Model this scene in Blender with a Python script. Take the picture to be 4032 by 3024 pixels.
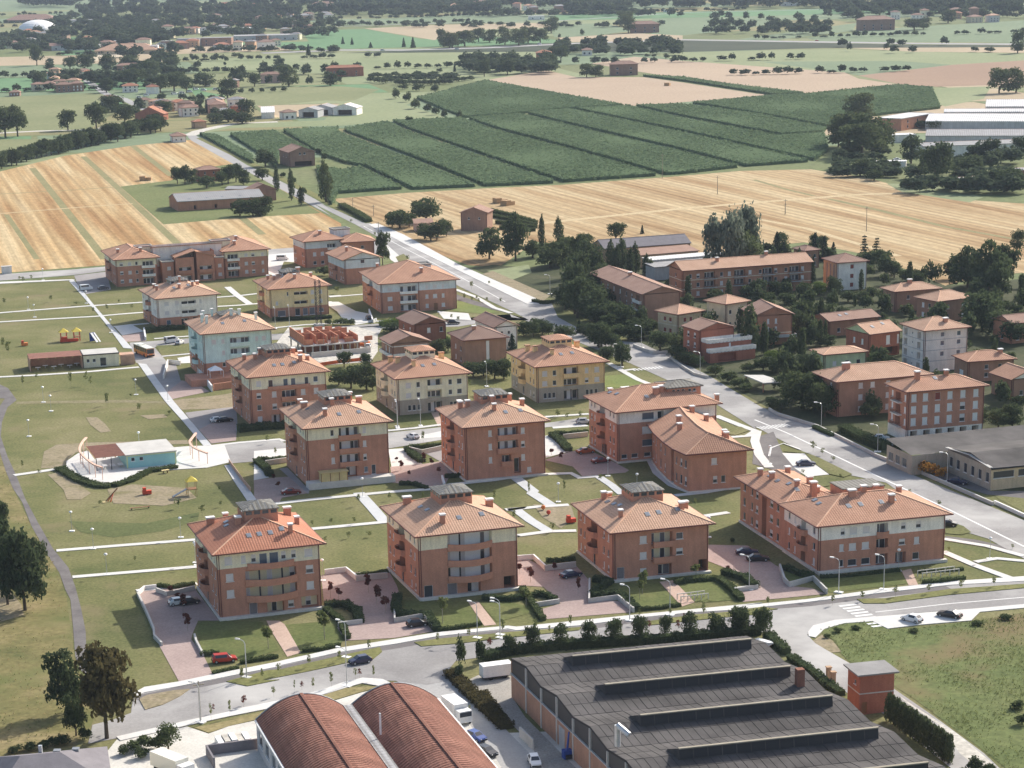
import bpy,math,random
import numpy as np
from mathutils import Vector,Matrix

for _o in list(bpy.data.objects):
 bpy.data.objects.remove(_o)
SC=bpy.context.scene
COL=SC.collection
R=math.radians

# ------------------------------------------------------------------ camera, sky, sun, exposure
cam_data=bpy.data.cameras.new('camera')
cam=bpy.data.objects.new('camera',cam_data); COL.objects.link(cam)
cam.matrix_world=Matrix(((0.9997275,0.0233424,-0.0000000,0.0000000),(-0.0066586,0.2851799,-0.9584509,0.0000000),(-0.0223725,0.9581897,0.2852576,120.0000000),(0.0000000,0.0000000,0.0000000,1.0000000)))
cam_data.sensor_width=36.0
cam_data.lens=76.9158
cam_data.shift_x=0.030870
cam_data.shift_y=0.193993
cam_data.clip_start=1.0
cam_data.clip_end=40000.0
SC.camera=cam

SUN_ELEV,SUN_AZ=33.0,42.0          # degrees; azimuth clockwise from +Y (the way the camera looks)
world=bpy.data.worlds.new('World'); SC.world=world; world.use_nodes=True
_wn=world.node_tree.nodes; _bg=_wn['Background']
_sky=_wn.new('ShaderNodeTexSky'); _sky.sky_type='NISHITA'; _sky.sun_disc=False
_sky.sun_elevation=R(SUN_ELEV); _sky.sun_rotation=R(SUN_AZ)
_sky.air_density=1.0; _sky.dust_density=3.0; _sky.ozone_density=1.0
world.node_tree.links.new(_sky.outputs[0],_bg.inputs[0])
_bg.inputs[1].default_value=0.13
sun_data=bpy.data.lights.new('sun','SUN'); sun=bpy.data.objects.new('sun',sun_data); COL.objects.link(sun)
sun_data.energy=3.9; sun_data.angle=R(0.5); sun_data.color=(1.0,0.955,0.88)
_d=Vector((math.cos(R(SUN_ELEV))*math.sin(R(SUN_AZ)),math.cos(R(SUN_ELEV))*math.cos(R(SUN_AZ)),math.sin(R(SUN_ELEV))))
sun.rotation_euler=_d.to_track_quat('Z','Y').to_euler(); sun.location=(0,0,300)
SC.view_settings.view_transform='Standard'; SC.view_settings.look='None'
SC.view_settings.exposure=0.62; SC.view_settings.gamma=1.0
SC.view_settings.use_curve_mapping=False

# ------------------------------------------------------------------ materials
MATS={}
def _base(name,rough=0.85,spec=0.2):
 m=bpy.data.materials.new(name); m.use_nodes=True
 nt=m.node_tree; b=nt.nodes['Principled BSDF']
 b.inputs['Roughness'].default_value=rough; b.inputs['Specular IOR Level'].default_value=spec
 MATS[name]=m
 return m,nt,b
def _noise(nt,co,scale,detail=4.0,rough=0.6):
 n=nt.nodes.new('ShaderNodeTexNoise'); n.inputs['Scale'].default_value=scale
 n.inputs['Detail'].default_value=detail; n.inputs['Roughness'].default_value=rough
 if co is not None:nt.links.new(co,n.inputs['Vector'])
 return n.outputs['Fac']
def _ramp(nt,fac,stops):
 r=nt.nodes.new('ShaderNodeValToRGB'); e=r.color_ramp.elements
 while len(e)<len(stops):e.new(0.5)
 for k,(p,c) in enumerate(stops):
  e[k].position=p; e[k].color=(c[0],c[1],c[2],1)
 nt.links.new(fac,r.inputs[0]); return r.outputs[0]
def _mix(nt,fac,a,b,mode='MIX'):
 m=nt.nodes.new('ShaderNodeMix'); m.data_type='RGBA'; m.blend_type=mode
 for s,v in ((m.inputs[0],fac),(m.inputs[6],a),(m.inputs[7],b)):
  if hasattr(v,'is_linked'):nt.links.new(v,s)
  elif isinstance(v,(tuple,list)):s.default_value=(v[0],v[1],v[2],1)
  else:s.default_value=v
 return m.outputs[2]
def _math(nt,op,a,b=0.0):
 m=nt.nodes.new('ShaderNodeMath'); m.operation=op
 for s,v in ((m.inputs[0],a),(m.inputs[1],b)):
  if hasattr(v,'is_linked'):nt.links.new(v,s)
  else:s.default_value=v
 return m.outputs[0]
def _coord(nt,kind='Object',rot=0.0,scale=(1,1,1)):
 t=nt.nodes.new('ShaderNodeTexCoord'); mp=nt.nodes.new('ShaderNodeMapping')
 nt.links.new(t.outputs[kind],mp.inputs['Vector'])
 mp.vector_type='TEXTURE'                                     # turn first, then scale along the turned axes
 mp.inputs['Rotation'].default_value=(0,0,-rot); mp.inputs['Scale'].default_value=[1/v for v in scale]
 return mp.outputs[0]
def _bump(nt,b,h,strength,dist):
 n=nt.nodes.new('ShaderNodeBump'); n.inputs['Strength'].default_value=strength; n.inputs['Distance'].default_value=dist
 nt.links.new(h,n.inputs['Height']); nt.links.new(n.outputs[0],b.inputs['Normal'])
def dim(c,k):return (c[0]*k,c[1]*k,c[2]*k)
def plain(name,c,rough=0.7,var=0.18,scale=0.6,spec=0.25,metal=0.0):
 """paint, plaster, concrete: one colour with soft mottling and grain"""
 m,nt,b=_base(name,rough,spec); b.inputs['Metallic'].default_value=metal
 co=_coord(nt,'Object')
 a=_ramp(nt,_noise(nt,co,scale),[(0.25,dim(c,1-var)),(0.75,dim(c,1+var))])
 g=_ramp(nt,_noise(nt,co,6.0,3),[(0.2,(0.86,0.86,0.86)),(0.8,(1.1,1.1,1.1))])
 nt.links.new(_mix(nt,1.0,a,g,'MULTIPLY'),b.inputs['Base Color'])
 return m
def wallmat(name,c,var=0.14):
 """brick or plaster wall with faint courses, patches and rain streaks"""
 m,nt,b=_base(name,0.9,0.1)
 co=_coord(nt,'UV'); st=_coord(nt,'UV',0,(1.2,0.12,1))
 a=_ramp(nt,_noise(nt,co,0.35),[(0.25,dim(c,1-var)),(0.75,dim(c,1+var))])
 s=_ramp(nt,_noise(nt,st,1.0,3),[(0.3,(0.88,0.87,0.86)),(0.7,(1.06,1.06,1.06))])
 x=_mix(nt,1.0,a,s,'MULTIPLY')
 fine=_coord(nt,'UV',0,(2.0,7.0,1))
 g=_ramp(nt,_noise(nt,fine,1.5,2),[(0.25,(0.78,0.78,0.78)),(0.75,(1.2,1.18,1.16))])
 nt.links.new(_mix(nt,1.0,x,g,'MULTIPLY'),b.inputs['Base Color'])
 return m
def tilemat(name,c,c2,period=0.5):
 """curved clay roof tiles: ribs down the slope, courses across it, weathered patches"""
 m,nt,b=_base(name,0.85,0.15)
 uv=_coord(nt,'UV')
 w=nt.nodes.new('ShaderNodeTexWave'); w.wave_type='BANDS'; w.bands_direction='X'
 w.inputs['Scale'].default_value=0.314/period; w.inputs['Distortion'].default_value=0.4
 nt.links.new(uv,w.inputs['Vector'])
 w2=nt.nodes.new('ShaderNodeTexWave'); w2.wave_type='BANDS'; w2.bands_direction='Y'; w2.wave_profile='SAW'
 w2.inputs['Scale'].default_value=0.314/(period*1.2); nt.links.new(uv,w2.inputs['Vector'])
 a=_ramp(nt,_noise(nt,uv,0.25,5),[(0.25,c2),(0.7,c)])
 g=_ramp(nt,_noise(nt,uv,3.0,2),[(0.25,(0.76,0.74,0.72)),(0.75,(1.18,1.18,1.18))])
 x=_mix(nt,1.0,a,g,'MULTIPLY')
 r=_ramp(nt,w.outputs['Fac'],[(0.1,(0.72,0.70,0.68)),(0.6,(1.06,1.06,1.06))])
 x=_mix(nt,1.0,x,r,'MULTIPLY')
 r2=_ramp(nt,w2.outputs['Fac'],[(0.0,(0.82,0.8,0.8)),(0.35,(1.04,1.04,1.04))])
 nt.links.new(_mix(nt,1.0,x,r2,'MULTIPLY'),b.inputs['Base Color'])
 _bump(nt,b,w.outputs['Fac'],0.5,0.05)
 return m
def groundmat(name,c,c2,c3=None,scale=0.02,grain=1.2,rough=0.95,patch=None,gr=0.35):
 """soil, grass or paving with broad patches and fine grain"""
 m,nt,b=_base(name,rough,0.08)
 co=_coord(nt,'Object')
 stops=[(0.3,c),(0.7,c2)] if c3 is None else [(0.28,c),(0.5,c2),(0.72,c3)]
 x=_ramp(nt,_noise(nt,co,scale,6,0.65),stops)
 g=_ramp(nt,_noise(nt,co,grain,4,0.7),[(0.25,(1-gr,1-gr,1-gr)),(0.75,(1+gr,1+gr,1+gr))])
 x=_mix(nt,1.0,x,g,'MULTIPLY')
 if patch is not None:
  pc,ps,lo,hi=patch
  f=_ramp(nt,_noise(nt,co,ps,5,0.6),[(lo,(0,0,0)),(hi,(1,1,1))])
  x=_mix(nt,f,x,pc)
 nt.links.new(x,b.inputs['Base Color'])
 return m
def stripemat(name,c,c2,c3,angle,period,wig=0.8,fine=1.1):
 """a stubble or crop field worked in parallel swaths"""
 m,nt,b=_base(name,0.95,0.05)
 co=_coord(nt,'Object',-angle)
 lo=_coord(nt,'Object',-angle,(1.0/period,0.0035,1))
 band=_noise(nt,lo,1.0,2.5,0.65)
 x=_ramp(nt,band,[(0.34,c),(0.48,c2),(0.62,c3)])
 w=nt.nodes.new('ShaderNodeTexWave'); w.bands_direction='X'; w.inputs['Scale'].default_value=0.314/fine/4.5
 w.inputs['Distortion'].default_value=wig; w.inputs['Detail'].default_value=1; w.inputs['Detail Scale'].default_value=1.0
 nt.links.new(_coord(nt,'Object',-angle,(1,0.02,1)),w.inputs['Vector'])
 r=_ramp(nt,w.outputs['Fac'],[(0.1,(0.80,0.79,0.77)),(0.7,(1.10,1.10,1.10))])
 x=_mix(nt,0.6,x,r,'MULTIPLY')
 f2=_ramp(nt,_noise(nt,_coord(nt,'Object',-angle,(0.45,0.004,1)),1.0,3,0.7),[(0.3,(0.78,0.76,0.73)),(0.7,(1.18,1.18,1.18))])
 x=_mix(nt,1.0,x,f2,'MULTIPLY')
 g=_ramp(nt,_noise(nt,_coord(nt,'Object',-angle,(1,0.25,1)),0.6,5,0.75),[(0.25,(0.68,0.67,0.65)),(0.75,(1.28,1.28,1.28))])
 x=_mix(nt,1.0,x,g,'MULTIPLY')
 nt.links.new(x,b.inputs['Base Color'])
 return m
def leafmat(name,c,c2,var=0.5,trans=0.3):
 m=bpy.data.materials.new(name); m.use_nodes=True; nt=m.node_tree; nt.nodes.clear(); MATS[name]=m
 out=nt.nodes.new('ShaderNodeOutputMaterial'); df=nt.nodes.new('ShaderNodeBsdfDiffuse'); tr=nt.nodes.new('ShaderNodeBsdfTranslucent')
 mx=nt.nodes.new('ShaderNodeMixShader'); mx.inputs[0].default_value=trans
 oi=nt.nodes.new('ShaderNodeObjectInfo'); ge=nt.nodes.new('ShaderNodeNewGeometry')
 f=_math(nt,'ADD',_math(nt,'MULTIPLY',oi.outputs['Random'],0.45),_math(nt,'MULTIPLY',ge.outputs['Random Per Island'],0.55))
 col=_ramp(nt,f,[(0.05,c),(0.9,c2)])
 nt.links.new(col,df.inputs[0]); nt.links.new(_mix(nt,0.5,col,dim(c2,1.3)),tr.inputs[0])
 nt.links.new(df.outputs[0],mx.inputs[1]); nt.links.new(tr.outputs[0],mx.inputs[2]); nt.links.new(mx.outputs[0],out.inputs[0])
 return m
def glass(name,c,rough=0.12):
 m,nt,b=_base(name,rough,0.6); b.inputs['Base Color'].default_value=(*c,1); return m
def carpaint(name,c):
 m,nt,b=_base(name,0.35,0.5); b.inputs['Base Color'].default_value=(*c,1)
 b.inputs['Coat Weight'].default_value=0.5; b.inputs['Coat Roughness'].default_value=0.12; return m

# ------------------------------------------------------------------ mesh builder
class MB:
 def __init__(s):s.v=[]; s.f=[]; s.m=[]
 def poly(s,pts,mi=0):
  n=len(s.v); s.v.extend([tuple(p) for p in pts]); s.f.append(tuple(range(n,n+len(pts)))); s.m.append(mi); return s
 def box(s,x0,y0,z0,x1,y1,z1,mi=0,bottom=True):
  a=[(x0,y0,z0),(x1,y0,z0),(x1,y1,z0),(x0,y1,z0),(x0,y0,z1),(x1,y0,z1),(x1,y1,z1),(x0,y1,z1)]
  n=len(s.v); s.v.extend(a)
  fs=[(4,5,6,7),(0,1,5,4),(1,2,6,5),(2,3,7,6),(3,0,4,7)]+([(3,2,1,0)] if bottom else [])
  for f in fs:s.f.append(tuple(n+i for i in f)); s.m.append(mi)
  return s
 def bar(s,p,q,w,h=None,mi=0,up=(0,0,1)):
  """a square bar from p to q"""
  h=w if h is None else h
  p=Vector(p); q=Vector(q); d=(q-p).normalized(); u=Vector(up)
  if abs(d.dot(u))>0.95:u=Vector((1,0,0))
  a=d.cross(u).normalized()*w/2; b=a.cross(d).normalized()*h/2
  n=len(s.v)
  for e in (p,q):
   for sa,sb in ((-1,-1),(1,-1),(1,1),(-1,1)):s.v.append(tuple(e+a*sa+b*sb))
  for f in ((0,3,2,1),(4,5,6,7),(0,1,5,4),(1,2,6,5),(2,3,7,6),(3,0,4,7)):s.f.append(tuple(n+i for i in f)); s.m.append(mi)
  return s
 def cyl(s,x,y,z0,z1,r0,r1=None,n=10,mi=0,cap=True):
  r1=r0 if r1 is None else r1; k=len(s.v)
  for (z,r) in ((z0,r0),(z1,r1)):
   for i in range(n):s.v.append((x+r*math.cos(2*math.pi*i/n),y+r*math.sin(2*math.pi*i/n),z))
  for i in range(n):
   j=(i+1) % n; s.f.append((k+i,k+j,k+n+j,k+n+i)); s.m.append(mi)
  if cap:s.f.append(tuple(k+n+i for i in range(n))); s.m.append(mi); s.f.append(tuple(k+n-1-i for i in range(n))); s.m.append(mi)
  return s
 def rod(s,p,q,r0,r1=None,n=6,mi=0):
  r1=r0 if r1 is None else r1
  p=Vector(p); q=Vector(q); d=(q-p).normalized(); u=Vector((0,0,1)) if abs(d.z)<0.9 else Vector((1,0,0))
  a=d.cross(u).normalized(); b=d.cross(a).normalized(); k=len(s.v)
  for (e,r) in ((p,r0),(q,r1)):
   for i in range(n):
    t=2*math.pi*i/n; s.v.append(tuple(e+a*r*math.cos(t)+b*r*math.sin(t)))
  for i in range(n):
   j=(i+1) % n; s.f.append((k+i,k+n+i,k+n+j,k+j)); s.m.append(mi)
  s.f.append(tuple(k+i for i in range(n))); s.m.append(mi); s.f.append(tuple(k+n+n-1-i for i in range(n))); s.m.append(mi)
  return s
 def prism(s,pts,z0,z1,mi=0,mt=None):
  a=sum(pts[i][0]*pts[(i+1) % len(pts)][1]-pts[(i+1) % len(pts)][0]*pts[i][1] for i in range(len(pts)))
  if a<0:pts=pts[::-1]
  s.poly([(p[0],p[1],z1) for p in pts],mi if mt is None else mt)
  for i in range(len(pts)):
   p,q=pts[i],pts[(i+1) % len(pts)]
   s.poly([(p[0],p[1],z0),(q[0],q[1],z0),(q[0],q[1],z1),(p[0],p[1],z1)],mi)
  return s
 def sphere(s,x,y,z,r,n=8,mi=0,sz=1.0):
  k=len(s.v); m=n//2
  for j in range(m+1):
   t=math.pi*j/m
   for i in range(n):s.v.append((x+r*math.sin(t)*math.cos(2*math.pi*i/n),y+r*math.sin(t)*math.sin(2*math.pi*i/n),z+sz*r*math.cos(t)))
  for j in range(m):
   for i in range(n):
    q=(i+1) % n; s.f.append((k+j*n+i,k+(j+1)*n+i,k+(j+1)*n+q,k+j*n+q)); s.m.append(mi)
  return s
 def mesh(s,name,mats):
  me=bpy.data.meshes.new(name); me.from_pydata(s.v,[],s.f)
  for m in mats:me.materials.append(MATS[m])
  if len(mats)>1:me.polygons.foreach_set('material_index',s.m)
  uvl=me.uv_layers.new(name='UVMap'); n=len(me.loops)
  if n:
   co=np.array(s.v,dtype=float)
   li=np.empty(n,int); me.loops.foreach_get('vertex_index',li)
   tot=np.empty(len(me.polygons),int); me.polygons.foreach_get('loop_total',tot)
   nr=np.empty(len(me.polygons)*3); me.polygons.foreach_get('normal',nr); nr=nr.reshape(-1,3)
   h=np.stack([-nr[:,1],nr[:,0],np.zeros(len(nr))],1); l=np.linalg.norm(h,axis=1)
   h[l<1e-3]=(1,0,0); l[l<1e-3]=1; h /= l[:,None]
   w=np.cross(nr,h)
   H=np.repeat(h,tot,0); W=np.repeat(w,tot,0); P=co[li]
   uv=np.stack([(P*H).sum(1),(P*W).sum(1)],1)
   uvl.data.foreach_set('uv',uv.ravel())
  me.update(); return me
 def build(s,name,mats,parent=None,loc=(0,0,0),rz=0.0):
  return put(name,s.mesh(name,[mats] if isinstance(mats,str) else mats),parent,loc,rz)

def put(name,me,parent=None,loc=(0,0,0),rz=0.0,scale=None):
 o=bpy.data.objects.new(name,me); COL.objects.link(o)
 o.location=loc; o.rotation_euler=(0,0,rz)
 if scale is not None:o.scale=scale
 if parent is not None:o.parent=parent
 return o
def tag(o,label=None,cat=None,group=None,kind=None):
 if label:o['label']=label
 if cat:o['category']=cat
 if group:o['group']=group
 if kind:o['kind']=kind
 return o
def thing(name,loc,rz,label,cat,group=None):
 o=put(name,None,None,loc,rz); o.empty_display_size=0.5
 return tag(o,label,cat,group)
def copy_tree(o,parent=None):
 c=o.copy(); COL.objects.link(c)
 if parent is not None:c.parent=parent
 for ch in list(o.children):copy_tree(ch,c)
 return c
ORD='leftmost,second,third,fourth,fifth,sixth,seventh,eighth,ninth,tenth'.split(',')
def place_word(label,i,n):
 """tells alike things apart by their order across the view"""
 if n<2:return label
 if i<min(10,(n+1)//2):return label+(', leftmost' if i==0 else ', %s from left' % ORD[i])
 j=n-1-i
 return label+(', rightmost' if j==0 else ', %s from right' % ORD[j]) if j<10 else label
def across(L,x=0,y=1):
 o=sorted(range(len(L)),key=lambda i:L[i][x]/L[i][y]); return {k:r for r,k in enumerate(o)}
def fastmesh(name,V,nper,mats):
 """V: (n*nper,3) array of separate polygons"""
 n=len(V)//nper; me=bpy.data.meshes.new(name)
 me.vertices.add(len(V)); me.vertices.foreach_set('co',np.asarray(V,dtype=np.float32).ravel())
 me.loops.add(len(V)); me.loops.foreach_set('vertex_index',np.arange(len(V),dtype=np.int32))
 me.polygons.add(n); me.polygons.foreach_set('loop_start',np.arange(0,len(V),nper,dtype=np.int32))
 for m in mats:me.materials.append(MATS[m])
 me.update(calc_edges=True); return me
# ------------------------------------------------------------------ material library
BRICK=(0.53,0.265,0.18)
for _n,_c in dict(brick=BRICK,brick_red=(0.40,0.16,0.105),brick_dark=(0.28,0.13,0.09),brick_brown=(0.40,0.235,0.165),brick_orange=(0.46,0.235,0.15),brick_pale=(0.50,0.34,0.22),brick_old=(0.33,0.21,0.16),cream=(0.86,0.80,0.60),
  white_plaster=(0.90,0.86,0.78),blue_white=(0.68,0.73,0.74),aqua=(0.66,0.82,0.78),aqua_deep=(0.36,0.62,0.60),yellow_plaster=(0.86,0.68,0.38),ochre=(0.80,0.58,0.31),grey_stone=(0.42,0.37,0.30),buff=(0.62,0.50,0.33),
  sand_plaster=(0.70,0.62,0.46),grey_plaster=(0.52,0.52,0.52),lime_plaster=(0.60,0.68,0.42),pink_plaster=(0.62,0.42,0.34),pale_grey=(0.78,0.75,0.70)).items():wallmat(_n,_c)
tilemat('tiles_new',(0.55,0.32,0.215),(0.43,0.235,0.152))
tilemat('tiles_red',(0.50,0.235,0.15),(0.39,0.165,0.10))
tilemat('tiles_tan',(0.61,0.395,0.275),(0.49,0.30,0.20))
tilemat('tiles_old',(0.40,0.26,0.20),(0.30,0.18,0.135))
tilemat('tiles_grey',(0.34,0.23,0.18),(0.26,0.165,0.13))
tilemat('tiles_vault',(0.33,0.165,0.12),(0.20,0.085,0.062),0.9)
tilemat('metal_roof',(0.25,0.24,0.215),(0.19,0.185,0.165),0.9)
tilemat('fibre_roof',(0.40,0.40,0.40),(0.30,0.30,0.30),1.0)
tilemat('white_roof',(0.78,0.78,0.77),(0.66,0.66,0.66),1.2)
plain('slate_roof',(0.20,0.185,0.195),0.9,0.15,0.5)
plain('gutter',(0.16,0.055,0.045),0.5); plain('ridge',(0.66,0.40,0.26)); plain('white_paint',(0.80,0.79,0.76),0.6,0.06); plain('shutter',(0.68,0.64,0.62),0.7,0.06)
plain('shutter_dark',(0.20,0.18,0.185),0.7,0.08); plain('shutter_red',(0.28,0.07,0.05),0.7,0.08); plain('cap',(0.80,0.78,0.74),0.8,0.06); plain('concrete',(0.52,0.50,0.46),0.9,0.15,0.3); plain('dark_iron',(0.04,0.038,0.045),0.6)
plain('zinc',(0.30,0.31,0.32),0.45,0.1,0.6,0.4,0.4); plain('plinth',(0.66,0.62,0.55),0.9,0.12); plain('steel',(0.55,0.57,0.58),0.4,0.1,0.6,0.4,0.5); plain('wood',(0.28,0.14,0.07)); plain('wood_yellow',(0.66,0.52,0.25))
plain('pergola_red',(0.36,0.17,0.12)); plain('pink_steel',(0.78,0.50,0.38)); plain('yellow',(0.80,0.60,0.10)); plain('red',(0.60,0.08,0.04)); plain('orange',(0.72,0.22,0.06)); plain('blue',(0.03,0.07,0.30)); plain('green',(0.10,0.25,0.12)); plain('bark',(0.10,0.075,0.055),0.95)
plain('bark_pale',(0.34,0.30,0.23),0.95); plain('rubber',(0.025,0.025,0.027),0.9); plain('roof_felt',(0.27,0.26,0.25),0.95,0.2,0.25); plain('tent',(0.70,0.66,0.85),0.7); plain('netting',(0.70,0.15,0.05),0.9,0.3); plain('clay',(0.50,0.22,0.13),0.9); plain('hay',(0.42,0.27,0.14),0.95)
plain('passage_shade',(0.07,0.05,0.04),0.95); plain('loggia_white',(0.88,0.87,0.85),0.9,0.05); plain('loggia_cream',(0.82,0.74,0.50),0.9,0.05); plain('asbestos',(0.088,0.080,0.076),0.95,0.55,0.13); plain('dark_roof',(0.045,0.042,0.042),0.95,0.2,0.12)
plain('terracotta',(0.52,0.32,0.22)); plain('white_cloth',(0.85,0.85,0.86),0.7,0.04); plain('aqua_paint',(0.35,0.62,0.60),0.7,0.05); plain('lime_paint',(0.60,0.68,0.36),0.7,0.05)
glass('glass',(0.05,0.055,0.065)); glass('glass_blue',(0.10,0.13,0.17)); glass('skylight',(0.20,0.22,0.25),0.08); glass('lamp_globe',(0.9,0.9,0.88),0.3); glass('headlight',(0.8,0.8,0.78)); glass('tail_light',(0.35,0.02,0.02)); glass('shop_glass',(0.018,0.017,0.02),0.55)
SPAN={}

# ------------------------------------------------------------------ building kit
CACHE={}
def cached(key,fn):
 if key not in CACHE:CACHE[key]=fn()
 return CACHE[key]
def _win(w,h,dep,sill):
 b=MB(); t=0.07
 b.box(-w/2,0,0,-w/2+t,.08,h).box(w/2-t,0,0,w/2,.08,h).box(-w/2+t,0,h-t,w/2-t,.08,h).box(-w/2+t,0,0,w/2-t,.08,t)
 if sill:b.box(-w/2-.12,-dep-.02,-.09,w/2+.12,.05,-.005)
 return b.mesh('window',['white_paint'])
def _pan(w,h,mat):return MB().box(-w/2+.06,.03,.06,w/2-.06,.06,h-.06).mesh('pane',[mat])
def _shut(w,h,f,mat):
 b=MB(); z0=h-(h-.1)*f; n=max(2,int((h*f)/.35))
 for i in range(n):
  a,c=z0+(h-.07-z0)*i/n,z0+(h-.07-z0)*(i+1)/n
  b.box(-w/2+.07,-.02-(i % 2)*.012,a,w/2-.07,.025,c)
 return b.mesh('roller_shutter',[mat])
def window(parent,loc,rz,w,h,kind,dep=.18,sill=True):
 w=round(w,2); h=round(h,2)
 o=put('window',cached(('w',w,h,dep,sill),lambda:_win(w,h,dep,sill)),parent,loc,rz)
 gm='glass_blue' if kind=='b' else 'glass'
 if kind in 'dbh':put('pane',cached(('p',w,h,gm),lambda:_pan(w,h,gm)),o)
 if kind in 'sh':put('roller_shutter',cached(('s',w,h,kind),lambda:_shut(w,h,1.0 if kind=='s' else 0.55,'shutter')),o)
 if kind=='g':put('roller_shutter',cached(('s',w,h,kind),lambda:_shut(w,h,1.0,'shutter_dark')),o)
 if kind=='w':put('roller_shutter',cached(('s',w,h,kind),lambda:_shut(w,h,1.0,'white_paint')),o)
 if kind=='r':put('roller_shutter',cached(('s',w,h,kind),lambda:_shut(w,h,1.0,'shutter_red')),o)
 return o
def door(parent,loc,rz,w,h,mat):
 def mk():
  b=MB(); b.box(-w/2,0,0,w/2,.06,h)
  b.box(-w/2+.1,-.015,.15,-.04,.001,h-.15).box(.04,-.015,.15,w/2-.1,.001,h-.15); return b.mesh('door',[mat])
 return put('door',cached(('d',round(w,2),round(h,2),mat),mk),parent,loc,rz)

class Frame:
 """a block's own axes inside its building: x along the front, y into the depth"""
 def __init__(s,root,loc=(0,0,0),rz=0.0):s.root=root; s.loc=loc; s.rz=rz; s.c=math.cos(rz); s.s=math.sin(rz)
 def T(s,x,y,z=0.0):return (s.loc[0]+s.c*x-s.s*y,s.loc[1]+s.s*x+s.c*y,s.loc[2]+z)
 def build(s,mb,name,mats):return mb.build(name,mats,s.root,s.loc,s.rz)

def facade(fr,P,o,u,W,bands,ops,logmat='loggia_white',doormat='wood'):
 n=(u[1],-u[0]); rz=fr.rz+math.atan2(u[1],u[0])
 def pt(a,z,d=0.0):return (o[0]+u[0]*a-n[0]*d,o[1]+u[1]*a-n[1]*d,z)
 top=bands[-1][0]
 rects=[]
 for op in ops:
  a0=max(.05,op[0]-op[2]/2); a1=min(W-.05,op[0]+op[2]/2)
  rects.append((a0,a1,max(.0,op[1]),min(top-.05,op[1]+op[3]),op[4],op[5] if len(op)>5 else ''))
 xs=sorted({0.0,W,*[round(r[0],3) for r in rects],*[round(r[1],3) for r in rects]})
 zs=sorted({0.0,*[b[0] for b in bands],*[round(r[2],3) for r in rects],*[round(r[3],3) for r in rects]})
 def bandof(z):
  for b in bands:
   if z<b[0]:return b
  return bands[-1]
 for j in range(len(zs)-1):
  zc=(zs[j]+zs[j+1])/2; b=bandof(zc); run=None
  for i in range(len(xs)-1):
   xc=(xs[i]+xs[i+1])/2
   hole=any(r[0]<xc<r[1] and r[2]<zc<r[3] for r in rects)
   if not hole and run is None:run=xs[i]
   if run is not None and (hole or i==len(xs)-2):
    e=xs[i] if hole else xs[i+1]
    P.setdefault((b[1],b[2]),MB()).poly([pt(run,zs[j]),pt(e,zs[j]),pt(e,zs[j+1]),pt(run,zs[j+1])]); run=None
 for (a0,a1,z0,z1,k,st) in rects:
  b=bandof((z0+z1)/2); m=P.setdefault((b[1],b[2]),MB())
  dep=1.5 if k=='L' else 2.6 if k=='O' else .18
  m.poly([pt(a0,z0),pt(a0,z1),pt(a0,z1,dep),pt(a0,z0,dep)]); m.poly([pt(a1,z1),pt(a1,z0),pt(a1,z0,dep),pt(a1,z1,dep)])
  m.poly([pt(a0,z1),pt(a1,z1),pt(a1,z1,dep),pt(a0,z1,dep)]); m.poly([pt(a1,z0),pt(a0,z0),pt(a0,z0,dep),pt(a1,z0,dep)])
  w,h,ac=a1-a0,z1-z0,(a0+a1)/2
  if k in 'sdhbgwr':window(fr.root,fr.T(*pt(ac,z0,.10)),rz,w,h,k)
  elif k=='D':door(fr.root,fr.T(*pt(ac,z0,.12)),rz,w,h,doormat)
  elif k=='O':P.setdefault(('passage','passage_shade'),MB()).poly([pt(a0,z0,dep),pt(a1,z0,dep),pt(a1,z1,dep),pt(a0,z1,dep)])  # near-black back face: the passage's unlit depth is put into the colour
  elif k=='L':
   P.setdefault(('loggia_wall',logmat),MB()).poly([pt(a0,z0,dep),pt(a1,z0,dep),pt(a1,z1,dep),pt(a0,z1,dep)])
   if st:
    c=w/len(st)
    for q,ch in enumerate(st):
     a=a0+c*(q+.5)
     if ch in 'sdhbg':window(fr.root,fr.T(*pt(a,z0+.05,dep-.09)),rz,c*.92,h-.45,ch,.05,False)
     elif ch=='p':
      put('post',cached(('post',round(h,2)),lambda:MB().box(-.13,-.13,0,.13,.13,h).mesh('post',['dark_iron'])),fr.root,fr.T(*pt(a,z0,.2)),rz)

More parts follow.
